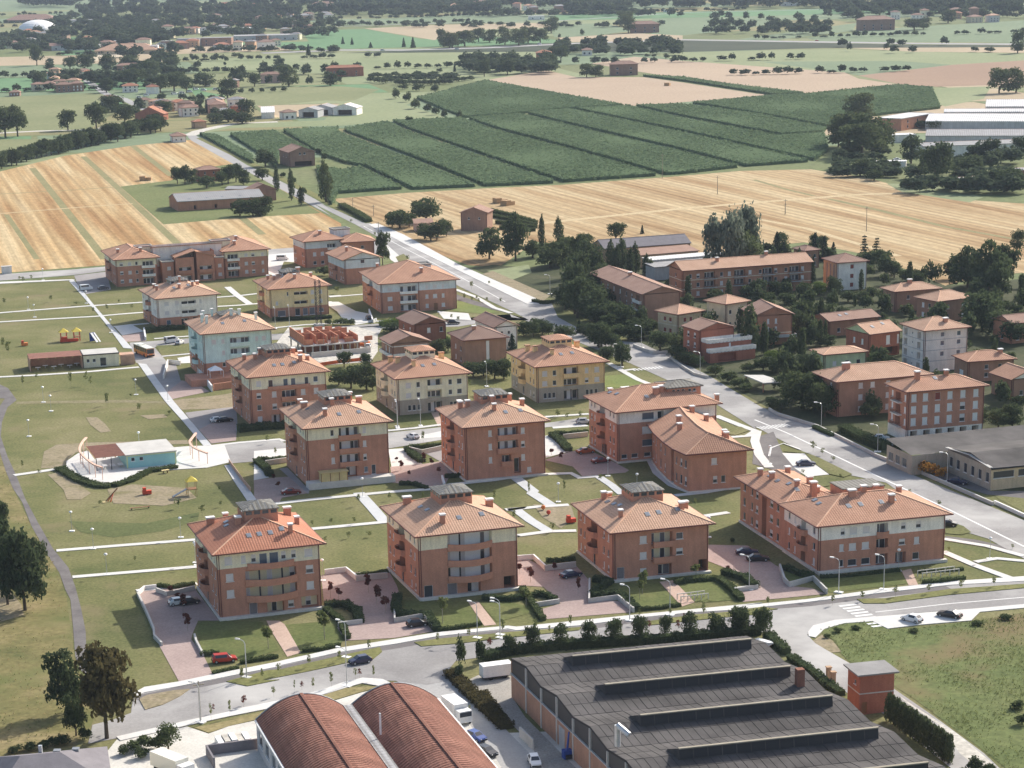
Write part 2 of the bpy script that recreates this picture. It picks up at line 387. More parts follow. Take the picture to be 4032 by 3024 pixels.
def balcony(fr,o,u,b,mat):
 """b: (kind, u0, u1, z, depth, height)"""
 k,a0,a1,z,d,h=b[:6]; mat=b[6] if len(b)>6 else mat
 n=(u[1],-u[0]); rz=fr.rz+math.atan2(u[1],u[0]); w=a1-a0
 def mk():
  m=MB(); t=.16
  if k=='flat':
   m.box(-w/2,-d,-.2,w/2,-.003,0); m.box(-w/2,-d,0,w/2,-d+t,h); m.box(-w/2,-d+t,0,-w/2+t,-.003,h); m.box(w/2-t,-d+t,0,w/2,-.003,h)
  elif k in ('bow','round'):
   N=12; pts=[]
   for i in range(N+1):
    x=-w/2+w*i/N
    y=-d*(1-(2*x/w)**2) if k=='bow' else -d*math.sqrt(max(0,1-(2*x/w)**2))
    if k=='bow':y -= .25
    pts.append((x,min(y,-.003)))
   base=[(-w/2,-.003)]+pts+[(w/2,-.003)] if k=='bow' else pts
   m.prism(base,-.25,0)
   for i in range(N):
    p,q=pts[i],pts[i+1]
    m.poly([(p[0],p[1],0),(q[0],q[1],0),(q[0],q[1],h),(p[0],p[1],h)])
    p2=(p[0]*.97,min(p[1]+t,-.003)); q2=(q[0]*.97,min(q[1]+t,-.003))
    m.poly([(p[0],p[1],h),(q[0],q[1],h),(q2[0],q2[1],h),(p2[0],p2[1],h)]); m.poly([(q2[0],q2[1],0),(p2[0],p2[1],0),(p2[0],p2[1],h),(q2[0],q2[1],h)])
  elif k=='rail':
   m.box(-w/2,-d,-.2,w/2,-.003,0)
  return m.mesh('balcony',[mat])
 ac=(a0+a1)/2
 ob=put('balcony',cached(('bal',k,round(w,2),d,h,mat),mk),fr.root,fr.T(o[0]+u[0]*ac,o[1]+u[1]*ac,z),rz)
 if k in ('rail','round'):
  def mr():
   m=MB()
   if k=='rail':
    for zz in (.3,.6,h):m.box(-w/2,-d,zz-.04,w/2,-d+.05,zz); m.box(-w/2,-d+.05,zz-.04,-w/2+.05,-.01,zz); m.box(w/2-.05,-d+.05,zz-.04,w/2,-.01,zz)
    for i in range(9):m.box(-w/2+(w-.05)*i/8,-d-.005,0,-w/2+(w-.05)*i/8+.04,-d+.045,h)
   else:
    N=12
    for i in range(N):
     x0=-w/2+w*i/N; x1=x0+w/N
     y=lambda x:-d*math.sqrt(max(0,1-(2*x/w)**2))-.01
     m.bar((x0,y(x0),h+.12),(x1,y(x1),h+.12),.07)
   return m.mesh('railing',['dark_iron'])
  put('railing',cached(('rail',k,round(w,2),d,h),mr),ob)

def slope(R_,x,y):
 X0,Y0,X1,Y1,z,t,kind=R_
 if kind=='hip':return z+t*min(x-X0,X1-x,y-Y0,Y1-y)
 if kind=='gx':return z+t*min(y-Y0,Y1-y)
 if kind=='gy':return z+t*min(x-X0,X1-x)
 if kind=='sy':return z+t*(y-Y0)
 if kind=='sx':return z+t*(x-X0)
 return z
def roof(fr,R_,mat,wallmat_,W,D,th=.28,name='roof',ridgecap=True):
 """hip, gable or single slope over a rectangle with eaves; gable walls included"""
 X0,Y0,X1,Y1,z,t,kind=R_; m=MB(); caps=MB(); zf=z-th
 def face(pts):m.poly(pts)
 hx,hy=(X1-X0)/2,(Y1-Y0)/2; cx,cy=(X0+X1)/2,(Y0+Y1)/2
 a,b,c,d=(X0,Y0,z),(X1,Y0,z),(X1,Y1,z),(X0,Y1,z)
 if kind=='hip':
  if hx >= hy:p,q=(X0+hy,cy,z+t*hy),(X1-hy,cy,z+t*hy); fs=[(a,b,q,p),(b,c,q),(c,d,p,q),(d,a,p)]
  else:p,q=(cx,Y0+hx,z+t*hx),(cx,Y1-hx,z+t*hx); fs=[(a,b,p),(b,c,q,p),(c,d,q),(d,a,p,q)]
  for f in fs:face(f)
  if ridgecap:
   near=lambda e:min((p,q),key=lambda r:(r[0]-e[0])**2+(r[1]-e[1])**2)
   for e in (a,b,c,d):caps.bar(e,near(e),.28,.14)
   if (Vector(p)-Vector(q)).length>.3:caps.bar(p,q,.3,.16)
 elif kind=='gx':
  p,q=(X0,cy,z+t*hy),(X1,cy,z+t*hy); face((a,b,q,p)); face((c,d,p,q))
  for (e,f,r) in ((d,a,p),(b,c,q)):m.poly([(e[0],e[1],zf),(r[0],r[1],r[2]-th),r,e]); m.poly([(r[0],r[1],r[2]-th),(f[0],f[1],zf),f,r])
  if ridgecap:caps.bar(p,q,.3,.16)
 elif kind=='gy':
  p,q=(cx,Y0,z+t*hx),(cx,Y1,z+t*hx); face((b,c,q,p)); face((d,a,p,q))
  for (e,f,r) in ((a,b,p),(c,d,q)):m.poly([(e[0],e[1],zf),(r[0],r[1],r[2]-th),r,e]); m.poly([(r[0],r[1],r[2]-th),(f[0],f[1],zf),f,r])
  if ridgecap:caps.bar(p,q,.3,.16)
 else:
  f=lambda x,y:(x,y,slope(R_,x,y)); A,B,C_,D_=f(X0,Y0),f(X1,Y0),f(X1,Y1),f(X0,Y1); face((A,B,C_,D_))
  for e,g in ((A,B),(B,C_),(C_,D_),(D_,A)):m.poly([(e[0],e[1],e[2]-th),(g[0],g[1],g[2]-th),g,e])
  m.poly([(q[0],q[1],q[2]-th) for q in (D_,C_,B,A)])
 if kind in ('hip','gx','gy'):
  sides=[(a,b),(b,c),(c,d),(d,a)]
  if kind=='gx':sides=[(a,b),(c,d)]
  if kind=='gy':sides=[(b,c),(d,a)]
  for e,g in sides:m.poly([(e[0],e[1],zf),(g[0],g[1],zf),g,e])
  if kind=='hip':m.poly([(X0,Y0,zf),(X0,Y1,zf),(X1,Y1,zf),(X1,Y0,zf)])
  elif kind=='gx':m.poly([(X0,Y0,zf),(X0,cy,zf+t*hy),(X1,cy,zf+t*hy),(X1,Y0,zf)]); m.poly([(X0,cy,zf+t*hy),(X0,Y1,zf),(X1,Y1,zf),(X1,cy,zf+t*hy)])
  else:m.poly([(X0,Y0,zf),(X0,Y1,zf),(cx,Y1,zf+t*hx),(cx,Y0,zf+t*hx)]); m.poly([(cx,Y0,zf+t*hx),(cx,Y1,zf+t*hx),(X1,Y1,zf),(X1,Y0,zf)])
 o=fr.build(m,name,[mat])
 if caps.f:put('ridge_cap',caps.mesh('ridge_cap',['ridge' if mat not in ('tiles_grey','tiles_old','slate_roof','metal_roof') else mat]),o)
 if kind in ('gx','gy'):
  g=MB(); e=.02
  if kind=='gx':
   for x in (0,W):zz=lambda y:slope(R_,x,y)-th-.02; g.poly([(x,e,zz(e)),(x,D-e,zz(D-e)),(x,cy,zz(cy))] if x==W else [(x,D-e,zz(D-e)),(x,e,zz(e)),(x,cy,zz(cy))])
  else:
   for y in (0,D):zz=lambda x:slope(R_,x,y)-th-.02; g.poly([(e,y,zz(e)),(W-e,y,zz(W-e)),(cx,y,zz(cx))] if y==0 else [(W-e,y,zz(W-e)),(e,y,zz(e)),(cx,y,zz(cx))])
  fr.build(g,'gable',[wallmat_])
 return o

def expand(ops):
 """window patterns: ('W', width, fractions, sills, w, h, kinds) and the stair-and-balcony side ('S', depth, floors, balconies)"""
 out=[]
 for o in ops:
  if o[0]=='W':
   i=0
   for z in o[3]:
    for u in o[2]:out.append((o[1]*u,z,o[4],o[5],o[6][i % len(o[6])])); i+=1
  elif o[0]=='S':
   for i,f in enumerate(o[2]):
    for q,u in enumerate((.09,.2,.74,.86)):out.append((o[1]*u,f+.9,.9,1.4,'sdhd'[(i*3+q*2) % 4]))
    if o[3] and i>0:out.append((o[1]*.47,f,o[1]*.17,2.4,'L','dx'))
    elif o[3]:out.append((o[1]*.47,.2,1.3,2.2,'d'))
  else:out.append(o)
 return out
def block(fr,s):
 """one rectangular block: walls with recessed openings, roof, gutters, chimneys, roof windows, balconies"""
 W,D,h=s['W'],s['D'],s['h']; P={}
 bands=s.get('bands') or [(h,'wall',s.get('wall','brick'))]
 sides={'F':((0,0),(1,0),W),'R':((W,0),(0,1),D),'B':((W,D),(-1,0),W),'L':((0,D),(0,-1),D)}
 for k,(o,u,L) in sides.items():
  if k in s.get('skip',''):continue
  facade(fr,P,o,u,L,s.get('bands'+k) or bands,expand(s.get(k,[])),s.get('logmat','loggia_white'),s.get('doormat','wood'))
 for (nm,mat),mb in P.items():fr.build(mb,nm,[mat])
 oh=s.get('oh',1.0); t=math.tan(R(s.get('pitch',20))); kind=s.get('roof','hip')
 R_=(-oh,-oh,W+oh,D+oh,h+.26,t,kind)
 if kind in ('gx','gy'):R_=(-(oh if kind=='gy' else oh*.6),-(oh if kind=='gx' else oh*.6),W+(oh if kind=='gy' else oh*.6),D+(oh if kind=='gx' else oh*.6),h+.26-t*oh*.0,t,kind)
 ro=None
 if kind=='flat':
  m=MB(); e=s.get('parapet',.4); m.box(-.15,-.15,h,W+.15,D+.15,h+.25); ro=fr.build(m,'roof',[s.get('rmat','roof_felt')])
  if e>0:
   m=MB(); t_=.25; m.box(-.2,-.2,h+.25,W+.2,-.2+t_,h+.25+e).box(-.2,D+.2-t_,h+.25,W+.2,D+.2,h+.25+e).box(-.2,-.2+t_,h+.25,-.2+t_,D+.2-t_,h+.25+e).box(W+.2-t_,-.2+t_,h+.25,W+.2,D+.2-t_,h+.25+e)
   put('parapet',m.mesh('parapet',[s.get('parmat','concrete')]),ro)
 elif kind != 'none':
  ro=roof(fr,R_,s.get('rmat','tiles_new'),bands[-1][2] if 'gmat' not in s else s['gmat'],W,D)
  if s.get('gutter',True) and kind in ('hip','gx','gy'):
   g=MB(); X0,Y0,X1,Y1,z=R_[:5]; q=.16
   if kind in ('hip','gx'):g.box(X0-q,Y0-q,z-.24,X1+q,Y0-.01,z-.02); g.box(X0-q,Y1+.01,z-.24,X1+q,Y1+q,z-.02)
   if kind in ('hip','gy'):g.box(X0-q,Y0-.005,z-.24,X0-.01,Y1+.005,z-.02); g.box(X1+.01,Y0-.005,z-.24,X1+q,Y1+.005,z-.02)
   fr.build(g,'gutter',[s.get('gutmat','gutter')])
   if s.get('pipes',True):
    for x,y in [(-.08,.25),(.25,-.09),(W-.2,-.09)]+[(x,-.09) for x in s.get('pipex',[])]:
     put('drainpipe',cached(('dp',h),lambda:MB().box(-.06,-.06,0,.06,.06,h).mesh('drainpipe',['gutter'])),fr.root,fr.T(x,y),fr.rz)
 for c in s.get('chim',[]):
  x,y=c[0],c[1]; w,d,hh=[v*.88 for v in (list(c[2:])+[.9,.9,1.5][len(c)-2:])[:3]]; z=slope(R_,x,y)
  cm=s.get('chimmat','brick')
  ch=fr.build(MB().box(x-w/2,y-d/2,z-.5,x+w/2,y+d/2,z+hh),'chimney',[cm])
  put('chimney_cap',MB().box(x-w/2-.15,y-d/2-.15,z+hh,x+w/2+.15,y+d/2+.15,z+hh+.28).mesh('chimney_cap',[s.get('capmat','cap')]),ch)
 for (x,y) in s.get('sky',[]):
  z=slope(R_,x,y); e=.5
  X0,Y0,X1,Y1=R_[:4]
  dd={'F':y-Y0,'L':x-X0,'R':X1-x,'B':Y1-y}
  if kind=='gx':dd={'F':y-Y0,'B':Y1-y}
  if kind=='gy':dd={'L':x-X0,'R':X1-x}
  sd=min(dd,key=dd.get); g={'F':(0,t),'B':(0,-t),'L':(t,0),'R':(-t,0)}[sd]
  f=lambda ex,ey,ez:(x+ex,y+ey,z+g[0]*ex+g[1]*ey+ez)
  a=[f(-.45,-.6,.10),f(.45,-.6,.10),f(.45,.6,.10),f(-.45,.6,.10)]; b=[f(-.45,-.6,-.05),f(.45,-.6,-.05),f(.45,.6,-.05),f(-.45,.6,-.05)]
  m=MB()
  for i in range(4):j=(i+1) % 4; m.poly([b[i],b[j],a[j],a[i]])
  m.poly(a); w_=fr.build(m,'roof_window',['zinc'])
  put('pane',MB().poly([f(-.33,-.46,.12),f(.33,-.46,.12),f(.33,.46,.12),f(-.33,.46,.12)]).mesh('pane',['skylight']),w_)
 if 'lantern' in s:
  L=s['lantern']; x0,y0,x1,y1=L[:4]; zb=min(slope(R_,x0,y0),slope(R_,x1,y0))-.3; zt=slope(R_,(x0+x1)/2,(y0+y1)/2)*0+L[4]
  lm=s.get('lanmat','brick'); m=MB(); m.box(x0,y0,zb,x1,y1,zt,0,False); la=fr.build(m,'lantern',[lm])
  pn=MB()
  for i in range(4):
   w=(x1-x0)/4; a=x0+w*(i+.5); pn.box(a-w*.36,y0-.03,zt-.95,a+w*.36,y0+.02,zt-.3)
   w=(y1-y0)/4; a=y0+w*(i+.5); pn.box(x0-.03,a-w*.36,zt-.95,x0+.02,a+w*.36,zt-.3)
  put('pane',pn.mesh('pane',['glass']),la)
  o_=.28; rr=MB(); A=[(x0-o_,y0-o_,zt),(x1+o_,y0-o_,zt),(x1+o_,y1+o_,zt),(x0-o_,y1+o_,zt)]; ap=((x0+x1)/2,(y0+y1)/2,zt+1.0)
  for i in range(4):j=(i+1) % 4; rr.poly([A[i],A[j],ap]); rr.poly([(A[i][0],A[i][1],zt-.18),(A[j][0],A[j][1],zt-.18),A[j],A[i]])
  rr.poly([(p[0],p[1],zt-.18) for p in A[::-1]])
  lr=put('lantern_roof',rr.mesh('lantern_roof',[s.get('lanroof','metal_roof')]),la)
  if s.get('lanroof','metal_roof')=='metal_roof':
   sm=MB()
   for side in range(4):
    p,q=A[side],A[(side+1) % 4]
    for i in range(1,6):
     f_=i/6; e=Vector(p).lerp(Vector(q),f_); g_=e.lerp(Vector(ap),1-abs(2*f_-1)) if False else None
     k_=1-abs(2*f_-1); mid=(Vector(p)+Vector(q))/2; tgt=e+(Vector(ap)-mid)*k_
     sm.bar(e,tgt,.07,.1)
   o2=put('roof_seam',sm.mesh('roof_seam',['zinc']),la)
 for b in s.get('balF',[]):balcony(fr,(0,0),(1,0),b,s.get('balmat',bands[0][2]))
 for b in [c for q in s.get('balL',[]) for c in ([('round',q[1]*.37,q[1]*.57,f,1.3,.95) for f in q[2][1:]] if q[0]=='S' else [q])]:balcony(fr,(0,D),(0,-1),b,s.get('balmat',bands[0][2]))
 if s.get('plinth'):
  p=s['plinth']; m=MB(); e=.35
  if isinstance(p,tuple):m.box(*p)
  else:m.box(-e,-e-.6,0,W+e,-.004,p).box(-e,-.003,0,-.004,D,p)
  fr.build(m,'plinth',['plinth'])
 if s.get('string'):
  m=MB()
  for z in s['string']:m.box(-.06,-.06,z,W+.06,-.004,z+.25).box(-.06,-.003,z,-.004,D,z+.25)
  fr.build(m,'string_course',[s.get('stringmat','sand_plaster')])
 return R_

def building(s):
 root=thing(s.get('name','apartment_building'),(s['loc'][0],s['loc'][1],s.get('z',0.0)),s['rz'],s['label'],s.get('cat','apartment building'),'new apartment blocks with hipped tile roofs' if s.get('g') else None)
 for b in s.get('blocks') or [s]:
  block(Frame(root,b.get('off',(0,0,0)),b.get('brz',0.0)),b)
 return root
# ------------------------------------------------------------------ foliage
leafmat('leaf_mid',(0.040,0.060,0.026),(0.125,0.150,0.070)); leafmat('leaf_dark',(0.028,0.043,0.024),(0.10,0.128,0.062)); leafmat('leaf_silver',(0.075,0.10,0.075),(0.19,0.22,0.165))
leafmat('leaf_conifer',(0.018,0.032,0.022),(0.055,0.078,0.048)); leafmat('leaf_light',(0.070,0.110,0.025),(0.16,0.21,0.06)); leafmat('leaf_red',(0.07,0.022,0.02),(0.17,0.065,0.05)); leafmat('leaf_brown',(0.042,0.036,0.018),(0.105,0.09,0.042))
leafmat('leaf_young',(0.09,0.115,0.04),(0.20,0.22,0.09)); leafmat('corn',(0.125,0.178,0.092),(0.155,0.210,0.115)); leafmat('leaf_orange',(0.22,0.10,0.02),(0.42,0.22,0.05)); leafmat('leaf_far',(0.030,0.048,0.028),(0.095,0.12,0.07)); leafmat('weed_dry',(0.20,0.16,0.075),(0.36,0.28,0.15),0.5,0.3); leafmat('weed_green',(0.10,0.13,0.042),(0.20,0.22,0.085),0.5,0.3)
rng=np.random.default_rng(7)
def quads(P,N,size,stretch=1.0):
 """leaf clumps: one small leaning quad per point"""
 n=len(P); a=np.cross(N,rng.normal(size=(n,3))); a /= np.linalg.norm(a,axis=1)[:,None]+1e-9
 b=np.cross(N,a); s=size*(0.6+0.8*rng.random((n,1))); a *= s; b *= s*stretch
 j=1+0.25*rng.normal(size=(n,4,1))
 V=np.stack([P-a*j[:,0],P-b*j[:,1],P+a*j[:,2],P+b*j[:,3]],1)
 return V.reshape(-1,3)
def lobes(L,n,size,inner=.25):
 P=[]; N=[]
 vol=np.array([l[3]*l[4] for l in L]); vol=vol/vol.sum()
 for l,f in zip(L,vol):
  k=max(8,int(n*f)); d=rng.normal(size=(k,3)); d /= np.linalg.norm(d,axis=1)[:,None]
  d[:,2]=np.where(d[:,2]<-.55,-d[:,2]*.5,d[:,2])
  r=np.where(rng.random(k)<inner,rng.random(k)**.5,0.85+0.22*rng.random(k))
  lump=1+.16*np.sin(d[:,0]*7+l[0]*40)*np.sin(d[:,1]*6+l[1]*30)+.12*np.sin(d[:,2]*9+l[2]*20)
  p=np.array(l[:3])+d*np.array([l[3],l[3],l[4]])*(r*lump)[:,None]
  nn=d+.75*rng.normal(size=(k,3)); nn /= np.linalg.norm(nn,axis=1)[:,None]
  P.append(p); N.append(nn)
 return quads(np.concatenate(P),np.concatenate(N),size)
def trunk_mesh(h,r,limbs,mat,seed):
 q=random.Random(seed); b=MB(); b.rod((0,0,-.01),(q.uniform(-.01,.01),q.uniform(-.01,.01),h),r,r*.6,7)
 for i in range(limbs):
  a=q.uniform(0,6.28); z=h*q.uniform(.55,1.0); l=q.uniform(.18,.32)
  b.rod((0,0,z),(l*math.cos(a),l*math.sin(a),z+q.uniform(.15,.3)),r*.5,r*.15,5)
 return b.mesh('trunk',[mat])
PROTO={}
def proto(kind,var):
 key=(kind,var)
 if key in PROTO:return PROTO[key]
 global rng
 rng=np.random.default_rng(100+var*17+sum(map(ord,kind))); q=random.Random(var*31+len(kind))
 base,_,leaf=kind.partition(':')
 leaf='leaf_'+(leaf or {'broad':'mid','round':'mid','poplar':'dark','conifer':'conifer','cedar':'conifer','bush':'dark','sapling':'young','stake':'young','far':'far','column':'dark'}.get(base,'mid'))
 tr=None
 if base=='broad':
  L=[(0,0,.55,.32,.36)]
  for i in range(10):
   a=6.28*i/10+q.uniform(-.4,.4); r=q.uniform(.16,.30); L.append((r*math.cos(a),r*math.sin(a),q.uniform(.22,.78),q.uniform(.17,.25),q.uniform(.13,.21)))
  L.append((q.uniform(-.08,.08),q.uniform(-.08,.08),.86,.18,.13)); V=lobes(L,2600,.030); tr=trunk_mesh(.4,.035,5,'bark',var)
 elif base=='round':
  L=[(0,0,.48,.42,.45)]+[(q.uniform(-.28,.28),q.uniform(-.28,.28),q.uniform(.14,.82),.22,.17) for _ in range(8)]; V=lobes(L,2200,.031); tr=trunk_mesh(.25,.04,3,'bark',var)
 elif base=='poplar':
  L=[(q.uniform(-.08,.08),q.uniform(-.08,.08),.12+.8*i/9,.40*math.sin(math.pi*(.16+.8*i/9))**.6,.12) for i in range(10)]; V=lobes(L,1300,.035); V[:,2] *= 1.0; tr=trunk_mesh(.3,.06,2,'bark',var)
 elif base=='column':
  L=[(0,0,.1+.8*i/7,.36*math.sin(math.pi*(.2+.7*i/7))**.5,.12) for i in range(8)]; V=lobes(L,900,.045); tr=trunk_mesh(.15,.06,1,'bark',var)
 elif base=='conifer':
  P=[]; N=[]
  for i in range(13):
   z=.08+.9*i/13; rr=.5*(1-z)**.85+.02; k=int(150*(1-z)+14); a=rng.random(k)*6.283; w=np.abs(np.sin(a*4+i*1.7))*.35+.65; r=rr*w*np.sqrt(rng.random(k))
   P.append(np.stack([r*np.cos(a),r*np.sin(a),z+.03*rng.normal(size=k)-.10*r],1)); n_=np.stack([.5*np.cos(a),.5*np.sin(a),np.ones(k)],1)+.5*rng.normal(size=(k,3)); N.append(n_/np.linalg.norm(n_,axis=1)[:,None])
  V=quads(np.concatenate(P),np.concatenate(N),.038); tr=trunk_mesh(.9,.022,0,'bark',var)
 elif base=='cedar':
  P=[]; N=[]
  for i in range(8):
   z=.2+.78*i/8; rr=(.5*(1-z)**.6)*q.uniform(.75,1.15)+.03; k=int(190*(1-z)+20); a=rng.random(k)*6.283; w=np.abs(np.sin(a*2.5+i*2.3))*.6+.4; r=rr*w*np.sqrt(rng.random(k))
   P.append(np.stack([r*np.cos(a),r*np.sin(a),z+.012*rng.normal(size=k)-.05*r],1)); n_=np.stack([.2*np.cos(a),.2*np.sin(a),np.ones(k)],1)+.35*rng.normal(size=(k,3)); N.append(n_/np.linalg.norm(n_,axis=1)[:,None])
  V=quads(np.concatenate(P),np.concatenate(N),.04); tr=trunk_mesh(.95,.024,0,'bark',var)
 elif base=='bush':
  L=[(q.uniform(-.22,.22),q.uniform(-.22,.22),q.uniform(.3,.6),q.uniform(.22,.3),q.uniform(.24,.34)) for _ in range(6)]; V=lobes(L,700,.05)
 elif base=='sapling':
  L=[(q.uniform(-.12,.12),q.uniform(-.12,.12),q.uniform(.5,.9),q.uniform(.12,.22),q.uniform(.08,.14)) for _ in range(6)]; V=lobes(L,420,.05,.5); tr=trunk_mesh(.75,.018,4,'bark_pale',var)
 elif base=='stake':
  L=[(q.uniform(-.1,.1),q.uniform(-.1,.1),.45+.45*i/5,.26,.1) for i in range(5)]; V=lobes(L,80,.06,.6); tr=trunk_mesh(.95,.012,3,'bark_pale',var)
 else:
  L=[(0,0,.50,.42,.46)]+[(q.uniform(-.28,.28),q.uniform(-.28,.28),q.uniform(.2,.8),.22,.18) for _ in range(5)]; V=lobes(L,700,.055); tr=trunk_mesh(.3,.04,0,'bark',var)
 cr=fastmesh('crown',V,4,[leaf]); PROTO[key]=(cr,tr); return PROTO[key]
NAMES={'broad':'broadleaf_tree','round':'broadleaf_tree','poplar':'poplar_tree','column':'cypress_tree','conifer':'conifer_tree','cedar':'cedar_tree','bush':'bush','sapling':'sapling','stake':'sapling','far':'broadleaf_tree'}
CATS={'bush':'bush','sapling':'young tree','stake':'young tree'}
_tc=[0]
def tree(kind,x,y,h,w,label,group=None,z=0.0):
 _tc[0]+=1; base=kind.split(':')[0]; q=random.Random(_tc[0]*13+5)
 cr,tr=proto(kind,q.randrange(3)); w *= 1.45 if base=='stake' else 1.5 if base=='sapling' else 1
 if tr is None:
  o=put(NAMES[base],cr,None,(x,y,z),q.uniform(0,6.28),(w,w*q.uniform(.85,1.1),h)); return tag(o,label,CATS.get(base,'tree'),group)
 o=thing(NAMES[base],(x,y,z),q.uniform(0,6.28),label,CATS.get(base,'tree'),group); o.scale=(w,w,h)
 put('crown',cr,o); put('trunk',tr,o); return o
def wood(name,pts,mat,label=None):
 """a far tree mass that reads as one: pts are (x, y, height, width); one joined object"""
 A=[]
 U=[np.array([v for v in _far_unit(i)]) for i in range(3)]
 for i,(x,y,h,w) in enumerate(pts):
  V=U[i % 3]*np.array([w,w,h]); a=i*2.4; c,s=math.cos(a),math.sin(a)
  A.append(np.stack([V[:,0]*c-V[:,1]*s+x,V[:,0]*s+V[:,1]*c+y,V[:,2]],1))
 o=put(name,fastmesh(name,np.concatenate(A),4,[mat]),None)
 return tag(o,label,'trees',None,'stuff')
def _far_unit(i):
 global rng
 rng=np.random.default_rng(i+5); q=random.Random(i)
 L=[(0,0,.50,.36,.42)]+[(q.uniform(-.25,.25),q.uniform(-.25,.25),q.uniform(.3,.8),.2,.18) for _ in range(4)]
 return lobes(L,230,.085)
def hedge(pts,w,h,label,mat='leaf_dark',group=None,z=0.0,dens=26,size=.13,name='hedge',cat='hedge'):
 """a clipped or loose hedge along a line: a woody core with leaf clumps over it"""
 global rng
 h *= .82
 rng=np.random.default_rng(int(abs(pts[0][0]*10)+abs(pts[0][1]))+3)
 P=[]; N=[]
 for a,b in zip(pts[:-1],pts[1:]):
  a=np.array(a,float); b=np.array(b,float); L=np.linalg.norm(b-a)
  if L<.05:continue
  d=(b-a)/L; n=np.array([-d[1],d[0]]); k=int(L*(2*h+w)*dens)+6
  t=rng.random(k)*L; s=rng.random(k)*(2*h+w); wob=1+.10*np.sin(t*1.3)+.07*np.sin(t*3.7)
  off=np.where(s<h,-w/2,np.where(s>h+w,w/2,s-h-w/2)); zz=np.where(s<h,s,np.where(s>h+w,2*h+w-s,h))*wob
  off=off*wob+.08*w*rng.normal(size=k)*.5; p2=a+d*t[:,None]+n*off[:,None]
  P.append(np.stack([p2[:,0],p2[:,1],zz+z],1))
  nn=np.stack([n[0]*np.where(s<h,-1,np.where(s>h+w,1,0)),n[1]*np.where(s<h,-1,np.where(s>h+w,1,0)),np.where((s >= h) & (s <= h+w),1.,.2)],1)+.8*rng.normal(size=(k,3))
  N.append(nn/np.linalg.norm(nn,axis=1)[:,None])
 V=quads(np.concatenate(P),np.concatenate(N),size)
 o=tag(put(name,fastmesh(name,V,4,[mat]),None),label,cat,group)
 L_,R_=strip_pts(pts,w*.86); m=MB(); t=z+h*.9
 for i in range(len(pts)-1):
  a,b,c,d=L_[i],R_[i],R_[i+1],L_[i+1]; m.poly([(*a,t),(*b,t),(*c,t),(*d,t)]); m.poly([(*b,z),(*c,z),(*c,t),(*b,t)]); m.poly([(*d,z),(*a,z),(*a,t),(*d,t)])
 m.poly([(*L_[0],z),(*R_[0],z),(*R_[0],t),(*L_[0],t)]); m.poly([(*R_[-1],z),(*L_[-1],z),(*L_[-1],t),(*R_[-1],t)])
 put('inner_growth',m.mesh('inner_growth',[mat]),o); return o
def ground(name,pts,mat,z,label=None,depth=0.0,kind='structure',cat=None):
 """a sheet of ground (or a kerbed slab when depth is given)"""
 m=MB(); cx,cy=pts[0]
 if depth:m.prism(pts,z-depth,z)
 else:
  a=sum(pts[i][0]*pts[(i+1) % len(pts)][1]-pts[(i+1) % len(pts)][0]*pts[i][1] for i in range(len(pts)))
  m.poly([(p[0],p[1],z) for p in (pts if a>0 else pts[::-1])])
 return tag(m.build(name,[mat]),label,cat,None,kind)
def strip_pts(pts,w):
 L=[]; Rr=[]
 for i,p in enumerate(pts):
  a=Vector(pts[max(0,i-1)][:2]); b=Vector(pts[min(len(pts)-1,i+1)][:2]); d=(b-a).normalized(); n=Vector((-d.y,d.x))*w/2
  L.append((p[0]+n.x,p[1]+n.y)); Rr.append((p[0]-n.x,p[1]-n.y))
 return L,Rr
def strip(name,pts,w,mat,z,depth=0.0,label=None):
 L,Rr=strip_pts(pts,w); m=MB()
 for i in range(len(pts)-1):
  q=[L[i],Rr[i],Rr[i+1],L[i+1]]
  m.poly([(p[0],p[1],z) for p in q])
  if depth:
   m.poly([(L[i+1][0],L[i+1][1],z-depth),(L[i][0],L[i][1],z-depth),(L[i][0],L[i][1],z),(L[i+1][0],L[i+1][1],z)])
   m.poly([(Rr[i][0],Rr[i][1],z-depth),(Rr[i+1][0],Rr[i+1][1],z-depth),(Rr[i+1][0],Rr[i+1][1],z),(Rr[i][0],Rr[i][1],z)])
 return tag(m.build(name,[mat]),label,None,None,'structure')
def wall_line(pts,w,h,mat,label,name='retaining_wall',cat='wall',z=0.0,group=None):
 L,Rr=strip_pts(pts,w); m=MB()
 for i in range(len(pts)-1):
  a,b,c,d=L[i],Rr[i],Rr[i+1],L[i+1]
  m.poly([(a[0],a[1],z+h),(b[0],b[1],z+h),(c[0],c[1],z+h),(d[0],d[1],z+h)]); m.poly([(b[0],b[1],z),(c[0],c[1],z),(c[0],c[1],z+h),(b[0],b[1],z+h)]); m.poly([(d[0],d[1],z),(a[0],a[1],z),(a[0],a[1],z+h),(d[0],d[1],z+h)])
 for i,s in ((0,1),(len(pts)-1,-1)):
  a,b=(L[i],Rr[i]) if s>0 else (Rr[i],L[i]); m.poly([(a[0],a[1],z),(b[0],b[1],z),(b[0],b[1],z+h),(a[0],a[1],z+h)])
 return tag(m.build(name,[mat]),label,cat,group)

